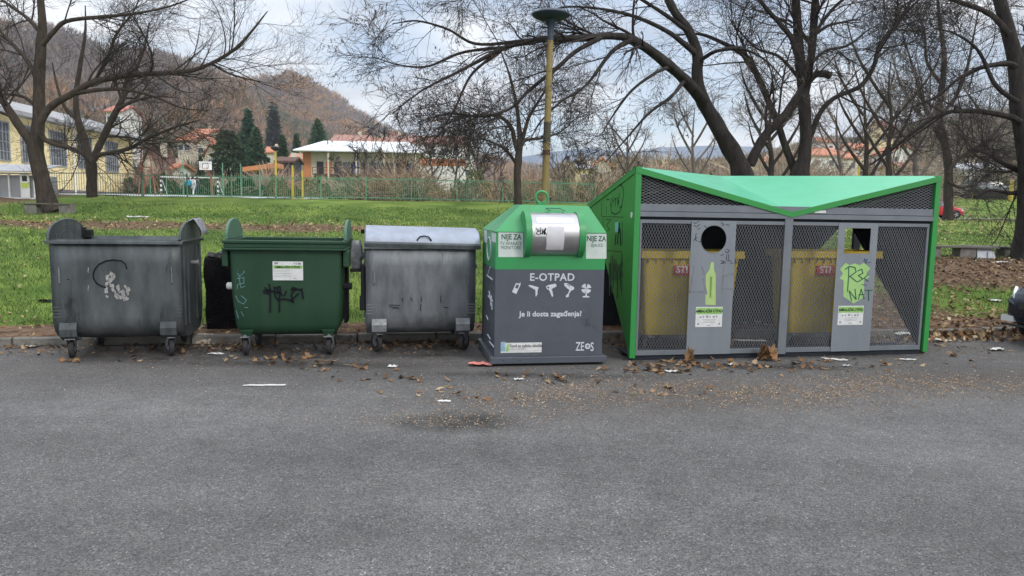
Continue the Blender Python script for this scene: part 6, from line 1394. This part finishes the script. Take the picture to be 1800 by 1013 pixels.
# yellow bins inside
m_yb = mat('mustard_plastic', (.6, .44, .03), .6, col2=(.48, .35, .035), scale=4, spots=((.2, .17, .09), 5, .66))
def yellow_bin(px0, px1, label, pxs):
    y = .32; x0, z1 = fs.p(px0, 444, y); x1, _ = fs.p(px1, 444, y); z1 = fs.p(px0 + 60, 441.5, y)[1]; w_ = x1 - x0; zb = .03; O2 = fs.O + fs.e * x0 + fs.n * y
    t = thing('yellow_bin', label, 'bin', (O2.x, O2.y, 0.0), fs.yaw, 'yellow bins in the shelter'); dp = .5
    def rg_(a, b_, z, o=0): return ring(a, b_, o, dp - o, z, .05)
    rr = [rg_(.03, w_ - .03, z1 - .02, 0), rg_(.05, w_ - .05, z1 - .15, .02), rg_(.1, w_ - .1, .35, .06), rg_(.13, w_ - .13, .22, .1)]
    b = MB(); b.add(sum(rr, []), [(i * 16 + j, i * 16 + (j + 1) % 16, (i + 1) * 16 + (j + 1) % 16, (i + 1) * 16 + j) for i in range(3) for j in range(16)] + [tuple(range(48, 64))]); b.build('body', m_yb, t, smooth=True, solid=.008)
    b = MB()
    for a in ((0, w_, -.03, .03), (0, w_, dp - .03, dp + .03), (0, .05, .03, dp - .03), (w_ - .05, w_, .03, dp - .03)): b.bx(*a, z1 - .09, z1)
    b.build('rim', m_yb, t, bevel=.008)
    b = MB()
    for k in range(12): xx = .1 + (w_ - .2) * k / 11; b.bx(xx - .004, xx + .004, -.02, .02, z1 - .15, z1 - .09)
    b.build('rim_ribs', m_yb, t)
    for xx in (.2, w_ - .2):
        for yy_ in (.12, dp - .12): caster(t, xx, yy_, .3, r=.08, ztop=.21)
    xs, zs = fs.p(pxs, 467, y); xe, ze = fs.p(pxs + 29, 484, y); b = MB(); b.bx(xs - x0, xe - x0, -.004, .012, ze, zs); st = b.build('red_sticker', mat('red_sticker_print', (.42, .03, .03), .6), t)
    text('STI', (zs - ze) * 1.0, (xs + xe) / 2 - x0, ze + .03, -.0045, m_wht, st, bold=.003)
yellow_bin(1126, 1308, 'mustard yellow wheeled bin behind the mesh of the left door, under the round hole', 1184)
yellow_bin(1386, 1550, 'mustard yellow wheeled bin behind the right door, under the square opening', 1436)

# ------------------------------------------------------------------ the street lamp behind the bins
LY = 11.0; pt = D(967.5, 62, LY); pb = D(958, 340, LY); dv = (pt - pb) / (pt.z - pb.z); zg_ = gz(pb.x, LY); p0 = pb + dv * (zg_ - pb.z)
tl = thing('street_lamp', 'tall dull yellow street lamp with a flat dark disc head behind the electronics bin', 'street lamp', (p0.x, p0.y, zg_))
Hh = pt.z - zg_; q = lambda z: (dv.x * z, dv.y * z, z)
z1_ = D(963, 250, LY).z - zg_; z2_ = D(963, 215, LY).z - zg_
m_lampy = mat('dull_yellow_pole_paint', (.27, .2, .065), .6, col2=(.2, .15, .05), scale=5, streak=True, spots=[((.09, .075, .04), 6, .6)])
b = MB(); b.tube([q(-.1), q(z1_ - .3), q(Hh)], [.062, .055, .045], 16); b.build('pole', m_lampy, tl, smooth=True)
b = MB(); b.tube([q(z1_), q(z2_)], .0565, 16); b.build('dark_band', mat('dark_band_paint', (.045, .04, .03), .8, col2=(.09, .075, .045), scale=12), tl, smooth=True)
b = MB(); b.tube([q(z1_ - .2), q(z1_ - .12)], .058, 14); b.build('rust_patch', mat('rust_patch_brown', (.12, .05, .03), .9, col2=(.08, .05, .03), scale=20), tl)
m_lh = mat('lamp_head_blue_black', (.02, .035, .055), .45, col2=(.03, .045, .065), scale=6)
b = MB(); zt_ = D(969, 12, LY).z - zg_; c_ = q(Hh); b.lathe([(.05, -.08), (.045, 0), (.05, .12), (.075, .2), (.1, .235)], c_, 'z', 20); nk = b.build('lamp_neck', m_lh, tl, smooth=True)
b = MB(); b.lathe([(.1, .22), (.2, .235), (.27, .27), (.285, .29), (.28, .305), (.2, .345), (.08, .365), (.02, .37)], c_, 'z', 40); b.build('lamp_head', m_lh, tl, smooth=True)
# ------------------------------------------------------------------ thicket behind the fence and on the right
def thicket(label, n, xr, yfun, hfun, seed, pal, wid=(.012, .03), lean=.35, kind='stuff', name='thicket'):
    rg = np.random.default_rng(seed)
    px = rg.uniform(xr[0], xr[1], n); Yv = yfun(px, rg.random(n)); Xv = (px - CX) / F * Yv * 1.0
    Z0 = hz(Xv, Yv); clump = .55 + .45 * np.sin(px * .045 + seed) * np.sin(px * .017 + 1.3 * seed) + .25 * np.sin(px * .19)
    h = hfun(px) * np.clip(clump, .25, 1.2) * rg.uniform(.35, 1.1, n)
    K = 5; P = np.zeros((n, K, 3)); P[:, 0] = np.stack([Xv, Yv, Z0 - .05], 1)
    az = rg.random(n) * 6.283; d = np.stack([np.cos(az) * lean, np.sin(az) * lean, np.ones(n)], 1) * rg.uniform(.6, 1.2, (n, 1)); bend = rg.normal(0, .28, (n, 3)) - np.array([0, 0, .22]) * (rg.random((n, 1)) < .5)
    for k in range(1, K):
        d = d + bend; dn = d / np.linalg.norm(d, axis=1, keepdims=True); P[:, k] = P[:, k - 1] + dn * (h / (K - 1))[:, None]
    r = rg.uniform(*wid, n)[:, None] * np.linspace(1, .35, K)[None, :]
    V, Q = tubes(P, r, 3); C = np.array(pal)[rg.integers(0, len(pal), n)] * rg.uniform(.6, 1.4, (n, 1)); cc = np.repeat(C, K * 3, 0)
    # side twigs
    m = n * 2; idx = rg.integers(0, n, m); kk = rg.integers(1, K - 1, m); p0 = P[idx, kk]; dd = rg.normal(0, 1, (m, 3)) + np.array([0, 0, .4]); dd /= np.linalg.norm(dd, axis=1, keepdims=True); l = (h[idx] * rg.uniform(.12, .35, m))[:, None]
    sd = np.cross(dd, rg.normal(0, 1, (m, 3))); sd /= np.linalg.norm(sd, axis=1, keepdims=True); w_ = rg.uniform(wid[0] * .6, wid[1] * .7, (m, 1))
    V2 = np.stack([p0 - sd * w_, p0 + sd * w_, p0 + dd * l], 1).reshape(-1, 3); c2 = np.repeat(C[idx] * rg.uniform(.7, 1.4, (m, 1)), 3, 0)
    o = np_mesh(name, np.concatenate([V, V2]), [Q, np.arange(m * 3).reshape(-1, 3) + len(V)], mat('dry_stems', (1, 1, 1), 1, col2=(.85, .85, .85), scale=1, attr='Col', spec=.05), col=np.concatenate([cc, c2]))
    tag(o, label, 'thicket', kind=kind); return o
tan = [(.36, .27, .18), (.27, .2, .145), (.42, .33, .22), (.3, .22, .17), (.22, .17, .14), (.4, .28, .16)]
rosy = [(.4, .28, .21), (.46, .33, .24), (.34, .24, .18), (.28, .2, .16)]
thicket('tangled dry brown brush behind the green fence', 15000, (600, 1075), lambda p, u: 40.5 + 9 * u, lambda p: 2.7 + .5 * np.sin(p * .02), 1, tan)
thicket('low reddish dry reeds behind the court and below the kindergarten', 11000, (225, 640), lambda p, u: 66.5 + 9 * u, lambda p: 3.3 + p * 0, 2, rosy, wid=(.02, .045))
thicket('tall grey brown brush beyond the shelter', 14000, (1040, 1640), lambda p, u: 62 + 30 * u, lambda p: 6.2 + .8 * np.sin(p * .015), 3, [(.32, .26, .19), (.38, .31, .22), (.42, .34, .23), (.26, .21, .17)], wid=(.03, .07))
thicket('thin winter brush along the top of the right bank', 5000, (1600, 1900), lambda p, u: 98 + 25 * u, lambda p: 5.5 + p * 0, 4, [(.3, .25, .19), (.34, .29, .22)], wid=(.04, .09))
def leafmass(label, boxes, n, seed, pal, size, name='hedge', cat='hedge', kind='stuff'):
    rg = np.random.default_rng(seed); Cs = []
    for (px0, px1, Y0, Y1, h, wgt) in boxes:
        k = int(n * wgt); px = rg.uniform(px0, px1, k); Y = rg.uniform(Y0, Y1, k); X = (px - CX) / F * Y; z = hz(X, Y) + h * rg.random(k) ** .7 * (.75 + .3 * np.sin(px * .09 + seed) + .15 * np.sin(px * .33)); Cs.append(np.stack([X, Y, z], 1))
    P = np.concatenate(Cs); n = len(P); a = rg.normal(0, 1, (n, 3)); a /= np.linalg.norm(a, axis=1, keepdims=True); b = np.cross(a, rg.normal(0, 1, (n, 3))); b /= np.linalg.norm(b, axis=1, keepdims=True); s = rg.uniform(.5, 1.2, (n, 1)) * size
    V = np.stack([P - a * s, P + b * s * .5, P + a * s, P - b * s * .5], 1).reshape(-1, 3); C = np.repeat(np.array(pal)[rg.integers(0, len(pal), n)] * rg.uniform(.6, 1.4, (n, 1)), 4, 0)
    o = np_mesh(name, V, np.arange(n * 4).reshape(-1, 4), mat('hedge_leaves', (1, 1, 1), .8, col2=(.85, .85, .85), scale=1, attr='Col', spec=.2), col=C); tag(o, label, cat, kind=kind); return o
leafmass('clipped green hedge along the far side of the court', [(222, 480, 66.2, 67.4, 1.75, 1)], 22000, 1, [(.05, .085, .03), (.07, .11, .035), (.04, .065, .03)], .12)
leafmass('green creeper patches in the brush behind the fence', [(470, 640, 42, 46, 1.3, .35), (790, 860, 41, 45, 1.9, .25), (985, 1040, 41, 45, 1.9, .2), (600, 780, 41, 43, .9, .2)], 14000, 2, [(.07, .1, .035), (.1, .13, .045), (.13, .13, .06)], .07, name='creeper', cat='creeper')
leafmass('green shrubs and creeper on the slope behind the shelter', [(1050, 1300, 58, 66, 3.0, .4), (1560, 1800, 92, 100, 3.2, .35), (1330, 1560, 60, 66, 1.6, .25)], 14000, 3, [(.1, .12, .05), (.13, .14, .06), (.08, .1, .04)], .14, name='shrubs', cat='shrub')

# ------------------------------------------------------------------ grass, leaves and litter
rg = np.random.default_rng(21)
n = 210000
u = rg.random(n); Yg = 8.2 + 26 * u ** 1.9; Xg = rg.uniform(-.8, .8, n) * Yg
s = ks(Xg, Yg); dd = dirt(Xg, Yg); tn = .5 + .28 * np.sin(Xg * 3.1 + np.sin(Yg * 2.3) * 2) * np.cos(Yg * 2.7 + Xg) + .22 * np.sin(Xg * 9 + Yg * 7)
k = (s > .32) & (rg.random(n) > dd * 1.25 - .1 * tn) & (rg.random(n) < .35 + tn)
Xg, Yg, s, tn = Xg[k], Yg[k], s[k], tn[k]; n = len(Xg); Zg = hz(Xg, Yg)
h = (.035 + .035 * rg.random(n) + .03 * tn) * (1 + .012 * (Yg - 8)); az = rg.random(n) * 6.283; w_ = (.0035 + .0005 * (Yg - 8)) * rg.uniform(.7, 1.4, n)
B = np.stack([Xg, Yg, Zg - .005], 1); sd = np.stack([np.cos(az), np.sin(az), az * 0], 1) * w_[:, None]
ln = rg.normal(0, .5, (n, 2)) * h[:, None]; top = B + np.stack([ln[:, 0], ln[:, 1], h], 1)
V = np.stack([B - sd, B + sd, top], 1).reshape(-1, 3)
pal = np.array([(.055, .11, .022), (.075, .14, .03), (.1, .165, .042), (.155, .195, .065), (.22, .2, .1)])
rb = smooth01(Xg, 5, 9); q = np.clip((rg.random(n) * 2.2 + tn * 1.6 + 1.1 * np.sin(Xg * .55 + Yg * .4) * np.sin(Yg * .8 - Xg * .2) + rb * .9 * rg.random(n)).astype(int), 0, 4)
C = np.repeat(pal[q] * rg.uniform(.7, 1.25, (n, 1)), 3, 0)
o = np_mesh('grass', V, np.arange(n * 3).reshape(-1, 3), mat('grass_blades', (1, 1, 1), .7, col2=(.88, .88, .88), scale=1, attr='Col', spec=.25), col=C); tag(o, 'short green grass growing on the lawn behind the kerb', 'grass', kind='stuff')

# fallen leaves: lobed outline, curled
ang = np.radians([90, 70, 55, 35, 15, -5, -25, -50, -80, -100, -130, -155, 185, 165, 145, 125, 110]); rad = np.array([1, .55, .8, .5, .95, .45, .7, .35, .3, .3, .35, .7, .45, .95, .5, .8, .55])
tmpl = np.concatenate([[[0, 0, 0]], np.stack([np.cos(ang) * rad, np.sin(ang) * rad, 0 * rad], 1)])
nt_ = len(ang); tf = np.array([[0, i + 1, (i + 1) % nt_ + 1] for i in range(nt_)])[:, [0, 2, 1]]
LP = np.array([(.28, .17, .09), (.34, .22, .12), (.2, .11, .055), (.42, .31, .19), (.24, .12, .05), (.13, .075, .045), (.37, .25, .12)])
def leaves(X, Y, Z, size, seed, label, name='fallen_leaves', pal=LP, curl=.5, tilt=.35):
    rg = np.random.default_rng(seed); n = len(X); az = rg.random(n) * 6.283; sz = size * rg.uniform(.55, 1.2, n)
    T = np.broadcast_to(tmpl, (n,) + tmpl.shape).copy(); T[..., :2] *= rg.uniform(.7, 1, (n, 1, 2)); r2 = (T[..., 0] ** 2 + T[..., 1] ** 2)
    T[..., 2] = r2 * rg.uniform(-.15, curl, (n, 1)) + rg.normal(0, .1, (n, tmpl.shape[0])) * r2 + T[..., 0] ** 2 * rg.uniform(-.2, .5, (n, 1))
    tx = rg.normal(0, tilt, (n, 1)); T[..., 2] += T[..., 0] * tx + T[..., 1] * rg.normal(0, tilt, (n, 1))
    T *= sz[:, None, None]; c, s_ = np.cos(az)[:, None], np.sin(az)[:, None]
    x = T[..., 0] * c - T[..., 1] * s_; y = T[..., 0] * s_ + T[..., 1] * c; z = T[..., 2] - T[..., 2].min(1, keepdims=True) + .003
    V = np.stack([x + X[:, None], y + Y[:, None], z + Z[:, None]], 2).reshape(-1, 3); Fc = (tf[None] + (np.arange(n) * tmpl.shape[0])[:, None, None]).reshape(-1, 3)
    C = pal[rg.integers(0, len(pal), n)] * rg.uniform(.65, 1.25, (n, 1)); C = np.repeat(C, tmpl.shape[0], 0)
    o = np_mesh(name, V, Fc, mat('dry_leaf', (1, 1, 1), .75, col2=(.75, .72, .7), scale=30, attr='Col', spec=.3), col=C); tag(o, label, 'fallen leaves', kind='stuff'); return o
def st2xy(s, t): return K0.x + ke.x * t + kn.x * s, K0.y + ke.y * t + kn.y * s
tR = (G(1640, 590) - K0).dot(ke)
# strip behind the kerb
n = 2600; t = rg.uniform(-4, 16, n); s = .16 + rg.random(n) ** 1.6 * 1.3; keep = rg.random(n) < np.where(t > tR - .5, 1, .28); X, Y = st2xy(s[keep], t[keep]); leaves(X, Y, hz(X, Y), .047, 1, 'brown leaves lying in the earth strip behind the kerb')
# gutter on the right, piled
n = 1500; t = rg.uniform(tR - .6, tR + 6, n); s = -rg.random(n) ** 1.5 * .55 + .02; X, Y = st2xy(s, t); leaves(X, Y, .05 * rg.random(n) * smooth01(s, -.6, 0), .05, 2, 'thick drift of brown leaves in the gutter right of the shelter', tilt=.7)
n = 1300; t = rg.uniform(-4, tR, n); s = .02 - rg.random(n) ** 1.4 * .6; X, Y = st2xy(s, t); leaves(X, Y, X * 0, .042, 12, 'scattered brown leaves in the gutter behind the dumpsters', pal=LP * .75)
# lawn
n = 9000; Y = 8.5 + 30 * rg.random(n) ** 1.3; X = rg.uniform(-.8, .8, n) * Y; b = smooth01(X, 3.5, 7.5); s = ks(X, Y); pr = (.3 + .7 * b) * np.where(dirt(X, Y) > .5, 1.3, 1) * (.4 + .6 * (np.sin(X * 1.7 + Y * .9) * np.sin(Y * 1.3) > -.2)); k = (s > .5) & (rg.random(n) < pr); leaves(X[k], Y[k], hz(X[k], Y[k]) + .03, .05, 3, 'pale and brown leaves strewn over the lawn', pal=np.array([(.42, .33, .19), (.34, .24, .13), (.5, .44, .28), (.28, .17, .1), (.3, .32, .12)]))
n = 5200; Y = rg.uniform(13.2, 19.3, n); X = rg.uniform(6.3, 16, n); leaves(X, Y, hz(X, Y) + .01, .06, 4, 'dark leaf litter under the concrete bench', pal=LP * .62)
n = 3500; Y = 30 + 28 * rg.random(n); X = rg.uniform(14, 50, n) ; k = X < Y * .85; leaves(X[k], Y[k], hz(X[k], Y[k]) + .03, .1, 5, 'pale leaves on the far right lawn', pal=np.array([(.42, .33, .16), (.36, .28, .12)]))
# road in front of the bins
cl = [(520, 634, .5, 30), (470, 633, .25, 12), (610, 648, .5, 26), (700, 668, .5, 14), (730, 665, .2, 6), (980, 668, .6, 22), (830, 700, .3, 6), (1160, 650, .55, 60), (1180, 640, .4, 30), (1300, 645, .7, 70), (1400, 640, .8, 40), (1150, 690, .6, 14), (1540, 640, .9, 26), (250, 634, .2, 4), (130, 636, .12, 10), (770, 690, .6, 8), (690, 598, .5, 40), (740, 605, .6, 50), (400, 608, .4, 30), (900, 660, .5, 8), (230, 600, .7, 30), (60, 610, .6, 30), (1700, 620, 1.0, 25)]
Xs, Ys = [], []
for px, py, rr, k in cl:
    g = G(px, py); Xs.append(g.x + rg.normal(0, rr * .55, k)); Ys.append(g.y + rg.normal(0, rr * .22, k))
X, Y = np.concatenate(Xs), np.concatenate(Ys); k = ks(X, Y) < -.03; leaves(X[k], Y[k], X[k] * 0, .053, 6, 'single dry leaves on the asphalt before the bins', pal=LP * .85)
n = 1500; X = rg.uniform(2.0, 8.5, n); Y = rg.uniform(9.6, 13.4, n); k = ks(X, Y) > .2; leaves(X[k], Y[k], hz(X[k], Y[k]) + .01, .055, 7, 'brown leaf litter on the earth behind the shelter', pal=LP * .8)
n = 1300; Y = 25 + rg.normal(0, 1.6, n); X = rg.uniform(-20, -3, n); leaves(X, Y, hz(X, Y) + .02, .07, 8, 'reddish leaf litter along the worn strip of the left lawn', pal=LP * 1.15)
for px, py, k, sz, tl_, lb in ((1348, 634, 16, .1, 1.1, 'large curled brown leaves standing against the shelter sill'), (1215, 638, 8, .085, .7, 'tan curled leaves below the front sheet with the bottle')):
    g = G(px, py); leaves(g.x + rg.normal(0, .05, k), g.y + rg.normal(0, .03, k), .03 * rg.random(k), sz, 100 + k, lb, tilt=tl_, pal=LP[[0, 2, 4, 6]])
# straw and seed flakes
def flakes(X, Y, seed, ln, label, pal, Z=0.002, name='dry_flakes'):
    rg = np.random.default_rng(seed); n = len(X); a = rg.random(n) * 6.283; l = rg.uniform(.4, 1, n) * ln; w_ = l * rg.uniform(.18, .5, n); d = np.stack([np.cos(a), np.sin(a), rg.normal(0, .15, n)], 1); e = np.stack([-np.sin(a), np.cos(a), rg.normal(0, .3, n)], 1)
    P = np.stack([X, Y, np.full(n, Z) + .004 * rg.random(n)], 1); V = np.stack([P - d * l[:, None], P + e * w_[:, None], P + d * l[:, None], P - e * w_[:, None]], 1); V[..., 2] = np.maximum(V[..., 2], .0015)
    C = np.repeat(np.array(pal)[rg.integers(0, len(pal), n)] * rg.uniform(.7, 1.3, (n, 1)), 4, 0)
    o = np_mesh(name, V.reshape(-1, 3), np.arange(n * 4).reshape(-1, 4), mat('dry_flake', (1, 1, 1), .8, attr='Col', spec=.2), col=C); tag(o, label, 'plant debris', kind='stuff')
straw = [(.38, .28, .17), (.3, .21, .13), (.46, .37, .25), (.22, .15, .1), (.16, .1, .07), (.34, .2, .1)]
n = 66000; t = rg.uniform(2, 19, n); c_ = -2.75 + .14 * np.sin(t * 2.1); s = c_ + rg.normal(0, .34, n) ; pr = (.25 + .75 * (np.sin(t * 5 + s * 7) * np.sin(t * 11 - s * 3) > -.25)) * np.interp(t, [2, 4.5, 6, 10, 14, 19], [0, .1, .8, .9, .35, .2]); k = rg.random(n) < pr; X, Y = st2xy(s[k], t[k]); flakes(X, Y, 1, .0125, 'pale straw flakes swept into a wandering band on the road', straw)
n = 9000; t = rg.uniform(-4, 14, n); s = -rg.random(n) ** 1.4 * 2.6; k = ks(*st2xy(s, t)) < -.02; X, Y = st2xy(s[k], t[k]); flakes(X, Y, 2, .011, 'dust and seed flakes near the kerb', [(.25, .19, .13), (.16, .12, .09), (.4, .38, .34)])
n = 2600; X = rg.uniform(-5, 6, n); Y = rg.uniform(2.6, 8, n); flakes(X, Y, 3, .007, 'tiny pale specks scattered over the asphalt', [(.36, .34, .3), (.3, .25, .18), (.42, .42, .42)])
g1 = G(770, 745); n = 900; X = rg.normal(g1.x, .5, n); Y = rg.normal(g1.y + .1, .13, n); flakes(X, Y, 4, .012, 'straw flakes round the damp patch', straw)
n = 1800; t = rg.uniform(tR - 4.8, tR - .3, n); s = -.72 + rg.normal(0, .16, n) - .04 * (t - tR); X, Y = st2xy(s, t); flakes(X, Y, 5, .02, 'dark crumbled leaf bits along the foot of the shelter', [(.1, .06, .035), (.07, .045, .03), (.16, .09, .05)])
n = 5200; t = rg.uniform(1.5, tR + .2, n); s = -.05 - rg.random(n) ** 1.3 * 1.3; k = rg.random(n) < .25 + .75 * (np.sin(t * 3.3) * np.sin(t * 7.1 + s * 9) > 0); X, Y = st2xy(s[k], t[k]); flakes(X, Y, 6, .019, 'crushed brown leaf bits scattered before the bins', [(.16, .09, .05), (.24, .15, .08), (.1, .06, .04), (.3, .2, .12)])
def scrap(px, py, w_, d_, m, label, seed, z=0., h=.03, cat='litter', name='paper_scrap', Yat=None, rot=0., up=None):
    """crumpled sheet w_ by d_ metres on the ground at a photo pixel"""
    r_ = random.Random(seed); g = G(px, py, z) if Yat is None else onland(px, py, Yat)
    nx, ny = 8, 6; V = []
    for i in range(nx):
        for j in range(ny):
            u, v = i / (nx - 1) - .5, j / (ny - 1) - .5; ex = 1 - .35 * abs(v) * r_.random(); V.append((u * w_ * ex + r_.uniform(-.06, .06) * w_, v * d_ * (1 - .4 * abs(u)) + r_.uniform(-.06, .06) * d_, h * .6 * (.15 + abs(math.sin(u * 7 + seed) * math.cos(v * 5 + seed * 2)) + r_.uniform(0, .35)) + (0 if up is None else (v + .5) * up)))
    b = MB(); b.add(V, [(i * ny + j, i * ny + j + 1, (i + 1) * ny + j + 1, (i + 1) * ny + j) for i in range(nx - 1) for j in range(ny - 1)])
    o = b.build(name, m, solid=.0015, loc=(g.x, g.y, g.z + .004)); o.rotation_euler = (0, 0, rot); tag(o, label, cat, 'litter round the bins'); return o
m_pap = mat('litter_paper', (.6, .6, .58), .8, col2=(.45, .44, .42), scale=14)
m_card = mat('litter_card', (.4, .36, .3), .85, col2=(.3, .27, .22), scale=14)
m_red = mat('red_wrapper_print', (.5, .1, .07), .5, col2=(.6, .3, .25), scale=30)
m_blu = mat('blue_plastic_bag', (.04, .2, .5), .4, col2=(.08, .28, .6), scale=14)
scrap(846, 643, .26, .16, m_red, 'red crumpled wrapper at the left foot of the electronics bin', 1, h=.05, name='wrapper')
scrap(359, 604, .2, .14, m_card, 'folded grey cardboard leaning near the right wheel of the sooty dumpster', 2, h=.02, up=.1, name='cardboard')
scrap(379, 624, .17, .07, m_pap, 'small white paper on the asphalt between sooty and green dumpsters', 3)
scrap(468, 678, .4, .06, m_pap, 'long flattened white strip on the road in front of the green dumpster', 4, h=.006, rot=.1)
scrap(1467, 634, .27, .05, m_pap, 'long white paper strip slanting before the right shelter door', 5, rot=-.35)
scrap(1488, 645, .1, .05, m_pap, 'tiny white scrap right of the slanting strip', 6)
scrap(1595, 633, .22, .05, m_pap, 'flat white plastic lid piece before the right corner of the shelter', 7, h=.014)
scrap(1650, 600, .34, .12, m_pap, 'white crumpled paper against the kerb right of the shelter', 8, h=.04, rot=-.3)
scrap(1752, 616, .26, .12, m_pap, 'pointed white scrap near the navy car', 9, h=.04, rot=.4)
scrap(781, 706, .12, .05, m_pap, 'pale blue white shred on the road beyond the damp patch', 10, h=.008)
scrap(1180, 655, .14, .07, m_pap, 'white scrap among leaves below the left shelter door', 11)
scrap(1288, 643, .1, .06, m_pap, 'small white tissue under the round hole door', 12)
scrap(690, 646, .1, .06, m_pap, 'white scrap below the domed dumpster', 13, h=.03)
scrap(52, 611, .16, .1, m_card, 'pinkish card piece in the gutter left of the sooty dumpster', 14)
scrap(912, 669, .1, .05, m_pap, 'whitish shred in front of the electronics bin', 15)
scrap(1569, 568, .24, .2, m_blu, 'blue plastic bag lying inside the right end of the shelter', 18, z=.06, h=.07, name='plastic_bag')
scrap(1600, 590, .4, .16, m_pap, 'white crumpled plastic heap inside the right end of the shelter', 19, z=.06, h=.06, name='plastic_sheet')
scrap(1305, 572, .3, .2, mat('green_bottle_plastic', (.05, .22, .08), .3, col2=(.3, .35, .33), scale=6), 'green and white rubbish behind the mesh right of the left bin', 20, z=.06, h=.1, name='rubbish_heap')
scrap(1320, 600, .4, .08, m_pap, 'pale strip on the shelter floor right of the left bin', 21, z=.06, h=.02)
scrap(1765, 452, .35, .2, m_pap, 'white crumpled paper on the leaf litter beside the thick trunk', 22, Yat=17.6, h=.06)
scrap(353, 577, .1, .07, m_pap, 'white scrap on the earth beside the burnt waste', 23, z=.1, h=.04)
scrap(243, 366, .9, .4, m_pap, 'white rubbish lying far up the left lawn', 24, Yat=28, h=.08)
scrap(178, 411, .3, .15, m_pap, 'pale scrap on the lawn behind the sooty dumpster', 25, Yat=16, h=.05)
scrap(290, 406, .3, .2, m_card, 'brown scrap on the grass behind the sooty dumpster', 26, Yat=17, h=.05)
for i, (px, py, c, lb) in enumerate([(1752, 505, m_pap, 'white scrap on the grass left of the navy car'), (75, 455, m_blk, 'dark crumpled rag on the grass at the far left')]):
    scrap(px, py, .2, .12, c, lb, 30 + i, Yat=12.5 - i * 2, h=.06)
# a low twiggy heap on the right bank
rg = np.random.default_rng(77); n = 500; cx = onland(1715, 335, 84); P0 = np.stack([rg.normal(cx.x, 2.4, n), rg.normal(cx.y, 1.0, n), np.zeros(n)], 1); P0[:, 2] = hz(P0[:, 0], P0[:, 1]) + rg.random(n) * .8
d = rg.normal(0, 1, (n, 3)); d[:, 2] *= .35; d /= np.linalg.norm(d, axis=1, keepdims=True); P = np.stack([P0 - d * .8, P0, P0 + d * .8], 1); V, Q = tubes(P, np.full((n, 3), .03), 3); tag(np_mesh('brush_heap', V, Q, m_twig2), 'heap of cut branches lying on the bank below the grey cars', 'brush heap', kind='stuff')
# ------------------------------------------------------------------ air
hm = bpy.data.materials.new('haze_air'); hm.use_nodes = True; nt = hm.node_tree; nt.nodes.clear()
pv = N(nt, 'ShaderNodeVolumePrincipled'); pv.inputs['Color'].default_value = (.78, .84, .95, 1); pv.inputs['Density'].default_value = .0003
mo = N(nt, 'ShaderNodeOutputMaterial'); nt.links.new(pv.outputs[0], mo.inputs['Volume'])
b = MB(); b.bx(-1900, 1900, -60, 1900, -1.1, 330); tag(b.build('haze', hm), kind='stuff')
